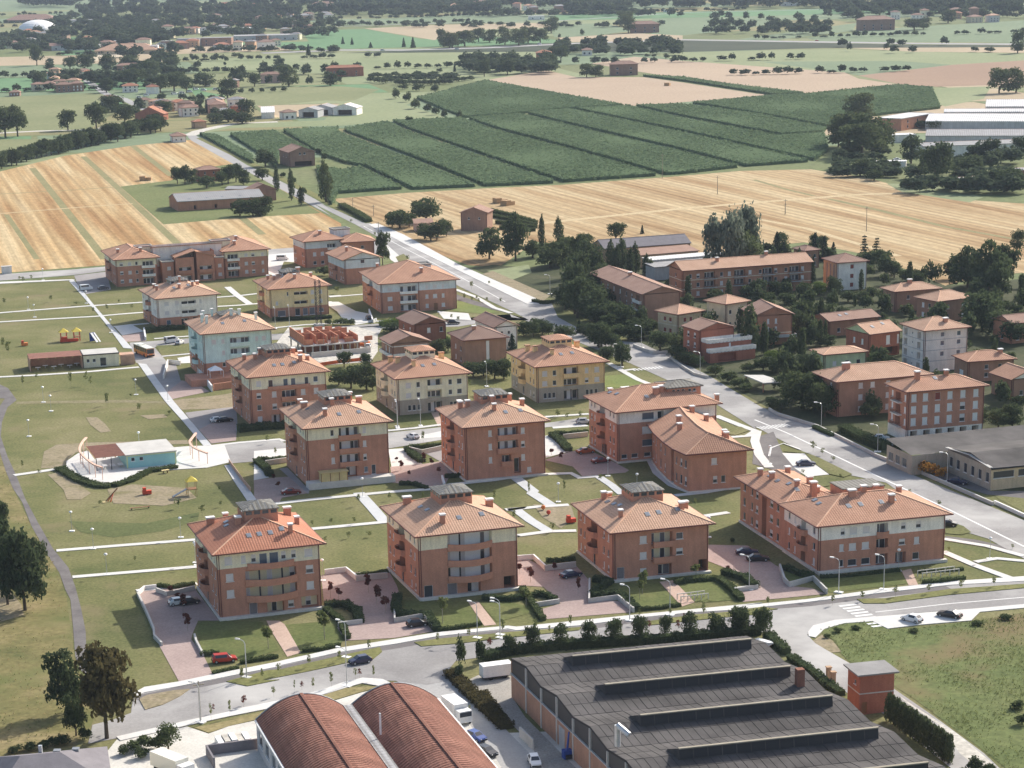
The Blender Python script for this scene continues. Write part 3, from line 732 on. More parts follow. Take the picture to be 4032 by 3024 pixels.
# ------------------------------------------------------------------ vehicles
for _n,_c in dict(car_red=(0.45,0.03,0.02),car_navy=(0.012,0.016,0.06),car_black=(0.012,0.012,0.014),car_white=(0.75,0.75,0.74),car_grey=(0.10,0.095,0.11),car_pale=(0.62,0.68,0.66),car_blue=(0.02,0.06,0.25),car_maroon=(0.17,0.02,0.02),car_orange=(0.42,0.10,0.03),car_silver=(0.45,0.46,0.48),bus_orange=(0.72,0.20,0.04),bus_cream=(0.78,0.74,0.62)).items():carpaint(_n,_c)
SHAPES={  # stations along x (front to back): x, belt z, top z, half width at belt, half width at top
 'hatch':[(2.0,.55,.58,.62,.60),(1.9,.70,.74,.78,.74),(1.05,.88,.95,.84,.74),(.35,.92,1.40,.84,.60),(-1.15,.94,1.42,.84,.60),(-1.75,.92,.98,.82,.70),(-1.9,.60,.62,.76,.72)],
 'estate':[(2.1,.55,.58,.62,.60),(2.0,.72,.76,.80,.76),(1.15,.90,.97,.86,.76),(.5,.95,1.52,.86,.66),(-1.85,.98,1.54,.86,.66),(-2.1,.94,1.1,.84,.76),(-2.15,.60,.62,.80,.76)],
 'saloon':[(2.2,.55,.58,.62,.60),(2.1,.70,.74,.80,.76),(1.0,.88,.94,.85,.76),(.3,.92,1.38,.85,.60),(-.9,.93,1.38,.85,.60),(-1.55,.92,.98,.84,.74),(-2.1,.86,.90,.80,.74),(-2.2,.58,.60,.76,.72)],
 'van':[(2.3,.60,.66,.78,.74),(2.15,.95,1.02,.92,.86),(1.7,1.15,1.25,.95,.86),(1.05,1.25,2.0,.95,.86),(-2.2,1.28,2.05,.95,.88),(-2.3,1.28,1.9,.95,.9),(-2.35,.6,.62,.92,.9)]}
def car_meshes(shape,paint):
 b=MB(); g=MB(); st=SHAPES[shape]; zb=.28
 ring=lambda s:[(s[0],-s[3]*.96,zb),(s[0],-s[3],s[1]),(s[0],-s[4],s[2]),(s[0],s[4],s[2]),(s[0],s[3],s[1]),(s[0],s[3]*.96,zb)]
 for i in range(len(st)-1):
  a,c=ring(st[i]),ring(st[i+1])
  ha,hc=st[i][2]-st[i][1],st[i+1][2]-st[i+1][1]; cab=ha>.3 and hc>.3; screen=(ha>.3) != (hc>.3)
  for j in range(5):
   q=[a[j],a[j+1],c[j+1],c[j]]
   if j in (1,3) and cab and not (shape=='van' and i>3):
    f0=[Vector(p) for p in q]; ce=sum(f0,Vector())/4; b.poly(q); n=(f0[1]-f0[0]).cross(f0[3]-f0[0]).normalized()
    g.poly([ce+(p-ce)*.86+n*.012 for p in f0])
   elif j==2 and screen:
    f0=[Vector(p) for p in q]; ce=sum(f0,Vector())/4; b.poly(q); n=(f0[1]-f0[0]).cross(f0[3]-f0[0]).normalized(); g.poly([ce+(p-ce)*.88+n*.012 for p in f0])
   else:b.poly(q)
 b.poly(ring(st[0])[::-1]); b.poly(ring(st[-1]))
 F_,K=st[0][0],st[-1][0]
 fb=MB().box(F_-.05,-.68,.34,F_+.08,.68,.52); bm=MB().box(K-.08,-.72,.36,K+.05,.72,.54)
 return dict(body=b.mesh('body',[paint]),glass=g.mesh('window_glass',['glass']),bumper=bm.mesh('bumper',['rubber']),front=fb.mesh('bumper',['rubber']),F=F_,K=K)
def car(shape,paint,x,y,rz,label,group=None,z=0.0):
 k=('car',shape,paint); d=cached(k,lambda:car_meshes(shape,paint))
 o=thing({'van':'parked_van'}.get(shape,'parked_car'),(x,y,z),rz,label,'van' if shape=='van' else 'car',group)
 put('body',d['body'],o); put('window_glass',d['glass'],o); put('bumper',d['bumper'],o); put('bumper',d['front'],o)
 wm=cached('wheel',lambda:MB().rod((0,-.10,0),(0,.10,0),.31,.31,12).mesh('wheel',['rubber'])); rm=cached('rim',lambda:MB().rod((0,-.112,0),(0,.112,0),.17,.17,8).mesh('rim',['steel']))
 for sx in (d['F']-.72,d['K']+.62):
  for sy in (-.74,.74):w=put('wheel',wm,o,(sx,sy,.31)); put('rim',rm,w)
 hm=cached('hl',lambda:MB().box(-.03,-.13,-.06,.03,.13,.06).mesh('headlight',['headlight'])); tm=cached('tl',lambda:MB().box(-.03,-.10,-.10,.03,.10,.10).mesh('tail_light',['tail_light']))
 for sy in (-.5,.5):put('headlight',hm,o,(d['F']-.03,sy*.95,.60 if shape != 'van' else .8)); put('tail_light',tm,o,(d['K']-.01,sy*1.25,.68 if shape != 'van' else .9))
 return o
def bus(x,y,rz,label):
 o=thing('parked_bus',(x,y,0),rz,label,'bus')
 b=MB(); b.box(-5.2,-1.22,.4,5.2,1.22,1.5); o1=b.build('body',['bus_orange'],o)
 MB().box(-5.15,-1.2,1.5,5.15,1.2,2.75).build('window_band',['glass'],o)
 m=MB()
 for i in range(8):m.box(-5.17+i*1.46,-1.215,1.5,-5.05+i*1.46,1.215,2.75)
 m.build('pillar',['bus_orange'],o)
 r=MB(); r.box(-5.2,-1.22,2.75,5.2,1.22,2.95); r.box(-3.5,-.8,2.95,-1.0,.8,3.12); r.build('roof',['bus_cream'],o)
 MB().box(5.2,-1.1,1.25,5.24,1.1,2.6).build('windscreen',['glass'],o); MB().box(5.2,-1.2,.35,5.3,1.2,.8).build('bumper',['rubber'],o)
 wm=MB().rod((0,-.15,0),(0,.15,0),.5,.5,12).mesh('wheel',['rubber'])
 for sx in (-3.2,3.0):
  for sy in (-1.1,1.1):put('wheel',wm,o,(sx,sy,.5))
 for sy in (-.85,.85):MB().box(5.21,sy-.15,.9,5.26,sy+.15,1.1).build('headlight',['headlight'],o)
 return o

# ------------------------------------------------------------------ street furniture
def globe_lamp(x,y,label,group,h=4.0):
 o=thing('park_lamp',(x,y,0),0,label,'lamp post',group)
 put('post',cached(('gp',h),lambda:MB().rod((0,0,0),(0,0,h),.06,.045,6).mesh('post',['steel'])),o)
 put('globe',cached('globe',lambda:MB().sphere(0,0,0,.36,10,0,.8).mesh('globe',['lamp_globe'])),o,(0,0,h+.2))
 put('footing',cached('foot',lambda:MB().box(-.55,-.45,0,.55,.45,.16).mesh('footing',['white_paint'])),o)
 return o
def arm_lamp(x,y,rz,label,group,h=6.6,foot=True):
 o=thing('street_lamp',(x,y,0),rz,label,'street lamp',group)
 put('post',cached(('ap',h),lambda:MB().rod((0,0,0),(0,0,h-.6),.09,.06,6).mesh('post',['steel'])),o)
 def arm():
  b=MB(); p=[(0,0,h-.6),(.15,0,h-.25),(.5,0,h),(1.3,0,h+.1)]
  for a,c in zip(p[:-1],p[1:]):b.rod(a,c,.05,.045,5)
  return b.mesh('arm',['steel'])
 put('arm',cached(('arm',h),arm),o)
 put('lamp_head',cached('head',lambda:MB().prism([(-.1,-.16),(.65,-.22),(.75,0),(.65,.22),(-.1,.16)],-.1,.1).mesh('lamp_head',['white_paint'])),o,(1.2,0,h+.12))
 if foot:put('footing',cached('foot2',lambda:MB().box(-.8,-.5,0,.8,.5,.22).mesh('footing',['white_paint'])),o)
 return o
def utility_pole(x,y,h,label,group):
 o=thing('utility_pole',(x,y,0),0.3,label,'utility pole',group)
 put('post',cached(('up',round(h)),lambda:MB().rod((0,0,0),(0,0,h),.16,.1,6).mesh('post',['bark_pale'])),o)
 put('crossarm',cached(('uc',round(h)),lambda:MB().box(-.9,-.06,h-.7,.9,.06,h-.55).mesh('crossarm',['bark_pale'])),o)
 return o
# ------------------------------------------------------------------ the place: positions in metres
DATA = {}
DATA['wing'] = {'left':[(39.8,499.06),(40.4,490.27),(41.86,480.41),(43.49,473.35),(45.74,467.62)],'right':[(55.6,504.93),(56.31,495.24),(57.41,484.55),(58.76,476.75),(61.03,471.29)],'h':9}
DATA['corn'] = [
[(-172,1414.5),(-157.8,1400.9),(-122.4,1263.4),(-120,1224),(-129.1,1247.4)],
[(-153.3,1404.1),(-125.1,1427.7),(-89.8,1282.8),(-107.1,1264.2),(-104.9,1195.9),(-118.8,1258.1)],
[(-82.9,1191),(-68.5,1172),(-58.8,1183.9),(-31.4,1079),(-62.7,1065.7),(-64.7,1021.4),(-77.2,1114.6)],
[(-121.8,1429.1),(-83,1439.2),(-81.6,1405),(-32,1220.5),(4.4,1081),(-29.8,1074.7),(-57.9,1190.1),(-70.7,1212.6),(-88,1268.7)],
[(-82,1429.8),(-54.5,1474.2),(-40.3,1407.3),(1.2,1247.4),(43.3,1089.2),(5.8,1081.3),(-31.4,1228.8),(-80.5,1411.3)],
[(-53.3,1483.7),(-4.4,1489.8),(16.1,1392.2),(57.8,1251.7),(95.6,1111.8),(44.5,1091),(2.1,1254.3),(-39.4,1412.7)],
[(-2.7,1488),(35,1513),(73.2,1377),(117.4,1226.5),(140,1142.3),(106.9,1116.6),(97.2,1114.4),(58.9,1257.7),(17.2,1400.8)],
[(37.3,1518.9),(69.3,1547),(105.5,1424.9),(128.7,1345.1),(179.6,1161.5),(141.4,1144.3),(118.4,1237),(74.7,1385.4)],
[(71.4,1551.9),(112.2,1561.8),(138.6,1449.1),(181.5,1308.5),(211.7,1321.1),(197.6,1213.3),(181.4,1167.5),(129.5,1353.4),(106.9,1430.4)],
[(114.2,1564),(149.6,1564.6),(189.2,1468.2),(218.8,1351),(213,1329.1),(183.5,1316.2),(139.9,1463.5)],
[(155.2,1577.2),(220.5,1625.5),(248.4,1635.2),(327.7,1704.8),(346.8,1665.9),(315.3,1482.6),(260.6,1435),(228,1390.8),(220.9,1361.3),(191.2,1467.6)],
[(-41.7,1687.6),(-31.6,1713.5),(13.5,1866.8),(67.2,1701),(111,1565),(69.8,1552.3),(35.7,1519.3),(-4.2,1494.8),(-18.3,1562.1)],
[(146.1,1885),(177.1,1853.4),(204.4,1758.3),(248.8,1641.5),(222.4,1631.1),(172.6,1806.4)]]
DATA['zebra'] = [((44.4,610.39),(53.45,613.54),9,3),((70.17,531.5),(78.2,534.99),10,3.2),((67.09,383.21),(71.25,369.08),9,3.4)]
DATA['ground'] = [
('field','far_green',.03,0,[-7933,34905,937,6371,676,-2783,-55,-2680,-884,-705]),
('field','meadow',.03,0,[-4025,18027,1010,371,441,-2067,56,-1693,-791,95]),
('field','meadow',.03,0,[-3193,14199,567,-92,98,-543,-233,-520,-129,-241]),
('field','stubble_pale',.03,0,[-3556,25028,376,1021,826,153,425,-1575,-1298,-285]),
('field','dust',.03,0,[-4155,24809,421,1498,246,-1145,-313,-1420,-75,-541]),
('field','meadow_light',.04,0,[-2855,23061,1510,830,700,-461,771,-188,755,-685,-138,-1248,-776,-678,-273,-808,-559,-10,-435,382,-1278,1431]),
('field','meadow',.03,0,[-2193,18304,283,461,859,-295,336,-482,-171,-1277,-213,223,-425,-481,-243,854]),
('field','meadow_light',.035,0,[-957,16733,329,536,311,-101,-143,-893,324,-1326,-430,-128,-275,-226,-722,20,-164,-413,105,790,639,71]),
('field','far_bright',.04,0,[-2183,29622,825,119,912,-3607,-146,-1456,-476,52,-744,1215]),
('field','stubble_pale',.04,0,[-1364,29888,995,685,1435,-211,84,-1531,-1027,-85,-516,-2563]),
('field','far_green',.035,0,[-2554,33510,1382,-247,1373,1332,1126,-1373,-257,-2171,-1485,-193,-1321,237]),
('field','far_green',.035,0,[1045,29762,757,67,225,-2469,-815,-1404,-202,295]),
('field','stubble_pale',.04,0,[1037,26044,945,708,491,-856,-109,-1139,-1337,188]),
('field','far_green',.035,0,[2534,30989,2225,-145,-1465,-3737,-1222,-1769]),
('field','far_green',.035,0,[2970,24709,1894,3433,-411,-2085,-1209,-1836]),
('field','far_green',.035,0,[3714,24700,1369,1856,2210,1513,-1407,-5461,-2152,1136]),
('field','stubble_pale',.04,0,[3602,22897,2176,-709,-364,-1414,-1161,787]),
('field','meadow_light',.04,0,[1753,22379,1812,-16,715,-814,1103,-895,-207,-802,-979,-428,-1008,-1111,-49,386,-1142,2222]),
('field','far_green',.045,0,[2666,20521,1200,-370,318,-722,-995,-1116,-49,386]),
('field','ploughed',.05,0,[3189,18313,1008,1111,1008,539,-781,-3034,-892,-72,-209,246]),
('field','stubble_pink',.05,0,[156,18859,541,1140,210,-1049,559,-204,252,-773,485,-1655,-680,-391,-410,-306]),
('field','stubble_pink',.05,0,[1142,20843,472,950,384,-872,1148,-2183,-20,-794,197,-841,-825,-692,-732,2065,-253,880]),
('field','meadow_light',.03,0,[3199,16340,307,390,411,29,-322,-1162,-393,-585]),
('wheat_field','wheat_left',.03,0,[-2823,11400,250,723,209,827,307,547,176,158,160,167,423,-1543,542,-2044,190,-706,38,-695,-283,-117,-606,-281,-374,-152,-320,-124]),
('farm_yard','yard_grass',.05,0,[-1778,11217,227,239,62,562,193,244,502,-1899,115,-445,-351,-101,-321,-172]),
('wheat_field','wheat_right',.03,0,[-660,10460,354,184,365,109,386,81,520,225,413,217,354,-4,201,-423,148,-661,167,-366,179,-151,205,-718,-345,-1206,-471,-52,-198,-231,-116,738,-197,414,-201,-93,-245,-211,-420,323,-183,178,-165,-689,-114,97,-271,757,-150,572,-210,909]),
('meadow_patch','meadow_light',.05,0,[1986,10563,270,-123,51,-512,-100,-168,-215,446]),
('motorway_bank','bank',.06,0,[-1337,23733,1471,776,769,320,1461,-72,2158,-1977,1221,-728,-69,-268,-2126,768,-1407,-141,-1303,666,-711,225]),
('country_road','asphalt_pale',.06,0,[-1783,14052,20,159,117,-461,154,-540,265,-1047,342,-1167,142,-519,161,-650,-116,446,113,-354,129,-419,-45,-18,-233,798,110,-472,-194,684,-427,1511,-477,1746]),
('main_road','asphalt',.06,0,[-501,9482,58,42,161,-525,230,-852,271,-867,42,10,9,-276,106,-405,126,-89,146,-516,92,-441,32,-62,70,-176,98,-325,41,-192,90,-245,76,-209,17,-212,-63,-153,-37,119,-37,151,-64,103,-52,375,-64,73,-51,174,-33,101,-69,256,-13,-324,13,284,-86,409,-165,500,-220,595,-100,349,-147,458,-161,556,-81,234,-104,589]),
('pavement','paving_white',.14,.12,[-446,9472,37,35,124,-388,233,-893,264,-832,7,-114,-41,6,-230,783,-226,781]),
('road','asphalt',.06,0,[-1954,8231,169,24,255,78,125,60,18,-114,-113,-91,-252,-94,-163,-38]),
('pavement','paving_white',.12,.1,[-1906,8018,161,42,263,23,15,-21,-269,-48,-158,-53]),
('parking','paving_white',.07,0,[-761,8104,-42,512,100,48,21,-277,-44,28,7,-375]),
('road','asphalt',.065,0,[-816,8770,218,76,227,168,105,-612,-28,151,-406,67,-99,-48]),
('parking','paving_grey',.07,0,[-1492,8179,108,80,86,-440,-73,-94,-77,260]),
('walkway','paving_walk',.12,.1,[-1488,8046,12,28,91,-312,70,-246,134,-451,135,-442,-31,17,-110,397,-101,347,-82,273]),
('walkway','paving_walk',.12,.1,[-995,6380,27,-16,81,-296,72,-261,84,-280,76,-255,-19,-6,-84,283,-84,271,-75,274]),
('street','asphalt',.06,0,[-1072,6731,97,28,93,28,289,44,150,106,146,38,248,24,101,104,137,-137,34,-161,-106,289,4,-75,-170,-135,-244,-10,-6,-96,-228,-51,-345,-22,-110,-64,85,-297,26,-98,-85,69,-47,78,-50,244]),
('parking','brick_paving',.07,0,[-1115,6858,63,62,28,-169,-62,-5]),
('parking','paving_white',.075,0,[-1166,7035,49,36,63,-143,-61,-64]),
('parking','paving_grey',.07,0,[-962,6323,82,31,45,-248,56,-72,45,-92,-98,-103,-42,162]),
('parking','brick_paving',.075,0,[-831,6105,57,-72,40,-95,-94,-93,-27,80]),
('lawn_strip','lawn',.09,0,[-981,6667,112,11,20,-144,-91,-39]),
('parking','paving_white',.07,0,[-888,6452,48,43,17,-125,-45,-6]),
('bare_soil','dirt',.045,0,[-826,5829,108,49,55,35,21,-205,-139,-4]),
('courtyard','paving_grey',.07,0,[-768,5664,77,40,51,23,23,-194,18,-216,-58,-28,-74,238]),
('courtyard','brick_paving',.075,0,[-707,5452,38,124,48,-42,22,-217,-59,-24]),
('street','asphalt',.06,0,[-661,5260,72,27,98,25,15,-34,96,60,157,27,135,51,259,15,110,63,3,-75,-110,-33,-260,-114,-131,-82,-238,-56,-75,-48,-56,-14,-66,79]),
('parking','paving_white',.07,0,[-543,5196,81,26,7,-88,-80,-32]),
('parking','paving_white',.07,0,[-149,5321,62,51,1,-72,-100,-17]),
('parking','paving_white',.07,0,[185,5422,75,29,22,-62,-90,-19]),
('ramp','paving_white',.07,0,[-216,5183,46,8,39,-168,-71,-25]),
('ramp','paving_white',.07,0,[-533,5089,9,-1,41,-167,-33,-22]),
('ramp','paving_white',.07,0,[166,5286,22,19,34,-189,-60,-60]),
('courtyard','brick_paving',.072,0,[-205,4999,80,23,38,22,25,-116,-16,-154,-34,9,-15,31,-69,30]),
('courtyard','brick_paving',.072,0,[-516,4899,48,20,37,9,52,-160,-59,-40,-2,-45,-38,-7,-22,58]),
('courtyard','brick_paving',.072,0,[158,5031,67,85,43,9,54,-136,27,-78,-10,-23,-62,-13,-38,-14,-18,100]),
('shade_walk','paving_grey',.074,0,[-466,5006,18,10,68,-225,-1,-34]),  # grey paving strip laid over the brick courtyard
('shade_walk','paving_grey',.074,0,[-134,5154,49,8,10,-145,25,-102,-12,-36,-22,152]),
('walkway','paving_walk',.12,.1,[-600,5052,16,7,46,-172,57,-219,41,-85,-17,-25,-55,146,-51,197]),
('kiosk_plaza','paving_pale',.12,.1,[-989,5132,15,85,35,51,72,13,121,-26,38,10,86,2,34,-182,-51,-52,-61,-9,-82,-15,-32,-83,-29,-55,-54,63,-51,72,-29,60]),
('bare_soil','dirt',.045,0,[-1038,5072,-25,174,18,74,76,13,246,3,11,-43,-231,-4,-39,-65,-8,-92,11,-66]),
('bare_soil','dirt',.045,0,[-1025,5635,30,-3,33,-80,30,-93,-23,-15,-40,89]),
('bare_soil','dirt',.045,0,[-1009,5000,22,27,56,-102,54,-112,-13,-56,-32,3,-25,95]),
('bare_soil','dirt',.045,0,[-845,4845,51,43,131,-49,34,-95,-65,-62,-117,33]),
('bare_soil','dirt',.045,0,[-884,5643,62,9,15,-41,-47,-18]),
('bare_soil','dirt',.046,0,[119,4619,82,-19,3,-107,-33,-79,-36,96]),
('mound','mound_green',.05,0,[-886,4570,171,-36,106,86,5,-65,-62,-88,-100,-41,-77,47]),
('trodden_path','trod',.046,0,[-1252,5862,127,-2,173,-7,122,-38,4,-26,-120,27,-207,10,-93,2]),
('asphalt_path','asphalt_worn',.06,0,[-1424,6135,77,-27,35,-58,56,-165,-6,-96,24,-192,31,-167,63,-229,61,-200,63,-221,69,-215,72,-217,57,-145,39,-144,36,-147,30,-133,22,-124,24,-117,-15,15,-25,81,-35,179,-34,170,-20,61,-34,124,-51,142,-74,225,-61,211,-47,132,-56,190,-99,363,-61,328,-10,150,-89,27]),
('rough_ground','rough',.03,0,[-1449,5927,142,-16,85,-480,155,-553,108,-343,125,-367,47,-184,75,-350,85,-318,1,-31,-10,-95,-156,-103,-123,8,-316,1740]),
('courtyard','brick_paving',.07,0,[-654,3995,7,35,25,13,67,24,11,-50,64,-192,-39,3,-1,-79,2,-32,32,-92,28,-104,-52,-38,-58,192,-16,55,-8,40]),
('courtyard','brick_paving',.07,0,[-311,4102,12,18,42,1,78,3,19,-103,10,-88,-9,-117,5,-80,-88,-47,-17,87,40,13,-27,117,-45,-13]),
('parking','brick_paving',.071,0,[-261,3768,103,32,59,-4,15,-65,-71,-33,-87,-9]),
('courtyard','brick_paving',.07,0,[70,4183,28,-3,32,-63,59,15,21,-109,-9,-129,55,-4,21,-72,-162,-31,-5,61,38,33,-28,111,-48,14]),
('courtyard','brick_paving',.07,0,[445,4264,96,-17,36,-145,10,-25,-7,-116,44,-19,20,-39,-159,-38,-1,59,44,41,-23,79,-62,110]),
('pavement','paving_white',.14,.12,[-580,3432,14,30,53,23,57,36,54,29,52,30,5,5,93,61,100,44,73,33,127,29,15,-7,118,29,100,26,110,26,128,30,-50,-19,136,34,140,52,141,40,181,28,-8,-33,-178,-18,-141,-42,-138,-45,-135,-37,-77,-9,-111,-26,-99,-37,-118,-20,-15,11,-126,-35,-72,-37,-100,-41,-93,-62,-4,-7,-52,-28,-53,-31,-57,-33,-52,-26,-13,-20]),
('street','asphalt',.06,0,[-577,3402,15,33,52,25,57,33,54,31,51,28,4,7,94,62,99,41,72,36,126,36,15,-12,118,20,99,38,110,25,127,33,-49,-24,135,37,138,45,141,42,192,23,-38,-151,-135,-24,-65,-4,-186,-36,-48,-30,-28,-55,7,-49,14,-40,35,-93,33,-82,47,-165,41,-163,12,-82,-69,5,-66,278,-73,171,-27,105,-22,112,-9,25,-121,-23,-151,-29,-174,-34,-95,-34,-13,-49,13,-49,-48,-24,-52,24,-57,8,-32,-22,-32,-31,-62,-48,-83,-46,19,12,-81,-51,-59,-33,-44,-33,-41,-21,-7,85,30,23,24,29]),
('grass_verge','verge',.17,.15,[-431,3480,38,-26,51,29,-31,-2,78,43,66,42,41,15,14,39,-5,26,-75,-49,-88,-59,-24,-5]),
('grass_verge','verge',.17,.15,[-119,3668,13,-23,61,10,91,27,31,8,96,26,6,17,-101,-14,-31,-6,-126,-29]),
('grass_verge','verge',.17,.15,[277,3749,24,-14,136,36,73,15,-25,6,57,22,-27,15,-49,-19,47,2,-125,-20]),
('grass_verge','verge',.17,.15,[695,3864,52,0,128,48,179,28,-5,-23,-181,-40,-126,-44,-39,3]),
('grass_verge','dirt',.16,.12,[-566,3401,10,19,42,21,26,5,-13,-36,-22,-38,-26,-23]),
('pavement','paving_white',.14,.1,[-412,3336,83,46,63,45,31,34,33,22,34,-9,26,-36,-25,-2,-34,20,-30,-25,-34,-31,-62,-48,-82,-44,18,11,-80,-48,-97,-62,-9,18,103,66,81,48]),
('grass_verge','dry_grass',.09,0,[-408,3295,82,51,49,48,11,23,35,21,64,2,-32,-25,-42,-36,-63,-47,-101,-68,-28,-28,-26,26,70,38]),
('yard','gravel_pale',.05,0,[-575,3215,104,53,38,-35,28,31,102,61,62,51,42,36,54,33,52,-7,48,27,34,-83,41,-177,92,3,56,-294,-488,-13,-339,71,58,124]),
('yard','asphalt_yard',.055,0,[-145,3465,51,-17,36,46,13,-29,14,-81,30,-67,21,-51,68,-212,-58,-20,-16,79,-37,138,-43,116]),
('yard','gravel',.06,0,[-31,3450,22,33,67,44,-10,-13,1,-150,17,-88,77,-249,-52,3,-21,131,-53,171,-7,-3,-21,60]),
('field','waste_green',.05,0,[596,3683,52,38,49,8,24,-47,56,4,103,33,175,72,-239,-916,-43,112,-26,117,-54,215,-37,114,-30,54,-11,68,2,70]),
('pavement','paving_white',.14,.1,[577,3677,14,35,45,30,66,12,132,24,67,12,136,29,-6,-22,-130,-28,-26,-49,-95,-18,-61,-18,-19,45,-52,-8,-40,-30,-23,-47,-11,8]),
('bare_soil','dirt',.06,0,[578,3628,20,31,14,-33,5,-63,-30,-6]),
('field_track','dust_pale',.07,0,[673,3334,13,-48,42,-131,34,-168,-30,2,-18,82,-7,129,-29,100]),
('side_drive','asphalt_worn',.07,0,[678,5215,54,61,-9,-217,13,-215,-14,-44,-52,96,-32,50]),
('parking','paving_white',.08,0,[721,5046,52,-11,7,-103,18,-106,-53,-17,-16,81]),
('grass_island','lawn',.17,.12,[726,5058,40,8,33,-76,50,-169,-23,-26,-28,31,-18,106,-7,103]),
('grass_island','lawn',.16,.1,[743,4798,54,17,-1,-88,-35,-19]),
('grass_island','lawn',.16,.1,[604,5369,56,-35,13,-45,-39,-45,-29,24]),
('grass_island','lawn',.12,0,[973,4413,27,-59,5,-47,-24,-17,-30,12]),
('asphalt_lane','asphalt_worn',.055,0,[947,4284,55,-32,76,-86,7,-60,-17,18,-55,74,-72,55]),
('side_drive','asphalt_worn',.07,0,[-64,7533,77,-175,85,-170,-15,-28,-86,136,-58,121]),
('lawn_strip','lawn_bright',.05,0,[-66,7385,47,-23,97,-217,-36,-40,-112,76]),
('garden','lawn_bright',.05,0,[355,6031,75,13,39,-114,-53,-79,-66,29]),
('forecourt','paving_pale',.065,0,[-370,8967,104,-565,37,-68,-31,-154,-53,209,-47,305]),
('grass_island','lawn',.13,.1,[-298,8469,28,80,27,-130,-31,-158]),
('lawn_shadow_court','paving_pale',.06,0,[-492,7430,31,-4,68,-200,54,-68,11,-150,-52,-51]),  # court of pale paving
('parking','paving_white',.07,0,[-121,7188,102,-60,10,-135,-90,42]),
('garden','lawn_garden',.06,0,[-514,3764,1,56,38,5,75,-14,45,-166,-62,-55,-69,35]),
('garden','lawn_garden',.06,0,[-357,3791,33,6,56,12,25,-105,-9,-52,-64,-25]),
('garden','lawn_garden',.06,0,[-160,3934,64,-23,72,-5,26,-150,-86,-25,-16,73,-57,29]),
('garden','lawn_garden',.06,0,[-1,3895,51,5,65,-52,-87,-71]),
('garden','lawn_garden',.06,0,[213,4013,50,-13,76,3,29,-149,-84,-37,-26,100,-50,4]),
('garden','lawn_garden',.06,0,[370,3982,84,30,30,-131,-62,-13,-49,12]),
('garden','lawn_garden',.06,0,[592,4084,22,-65,31,-2,-9,-30,-56,-26]),
('garden','lawn_garden',.06,0,[649,4001,157,34,3,-78,-157,-47]),
('garden','lawn_garden',.06,0,[838,3993,89,16,-13,-60,-84,-16]),
('garden','lawn',.05,0,[-607,5441,123,23,15,-143,-120,-30]),
('garden','lawn',.05,0,[-233,5552,127,32,22,-154,-141,-14]),
('garden','lawn',.05,0,[144,5665,110,20,12,-112,-112,12]),
('garden','lawn',.05,0,[329,4950,73,31,22,-186,32,-107,-56,-6,-42,108,-39,99]),
('garden','lawn',.05,0,[490,4458,44,24,61,-231,-19,-108,-41,96,-68,5]),
('garden_path','brick_paving_light',.08,0,[-393,3818,24,-2,12,-25,41,-164,-22,-21,-40,147]),
('garden_path','brick_paving_light',.08,0,[-24,3906,20,-2,31,-142,-22,-6]),
('garden_path','brick_paving_light',.08,0,[342,4007,28,8,26,-145,-26,-25]),
('garden_path','brick_paving_light',.08,0,[812,4042,21,14,-8,-108,-18,-2]),
('garden_path','brick_paving_light',.08,0,[-119,5601,20,-2,13,-169,-11,-6]),
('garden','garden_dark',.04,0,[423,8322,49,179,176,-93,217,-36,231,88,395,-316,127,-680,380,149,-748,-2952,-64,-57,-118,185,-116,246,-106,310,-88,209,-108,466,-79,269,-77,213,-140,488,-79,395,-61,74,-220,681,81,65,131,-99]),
('lawn_patch','meadow_light',.05,0,[51,8053,157,131,6,-194,-77,-173]),
('bare_soil','dirt',.05,0,[33,7980,40,70,188,-598,-30,-126]),
('side_street','asphalt',.06,0,[473,6505,103,-163,10,-37,-25,-51,-41,59,-42,115]),
('verge','lawn_bright',.06,0,[982,5044,77,-8,-36,-69,-30,15]),
('factory_yard','asphalt_worn',.055,0,[1003,5079,69,-7,9,-170,39,-260,96,-9,-18,-72,-90,50,-64,113,-36,197]),
('garden','lawn',.05,0,[1120,4610,88,-8,-46,-187,-39,153]),
('building_site','dust_pale',.05,0,[-612,6627,17,308,221,-11,71,-122,12,-319,-15,-162,-157,-44,-64,136]),
('bare_soil','dirt',.05,0,[-988,4089,73,-24,47,-109,18,-69,-37,-39,-57,-19])]
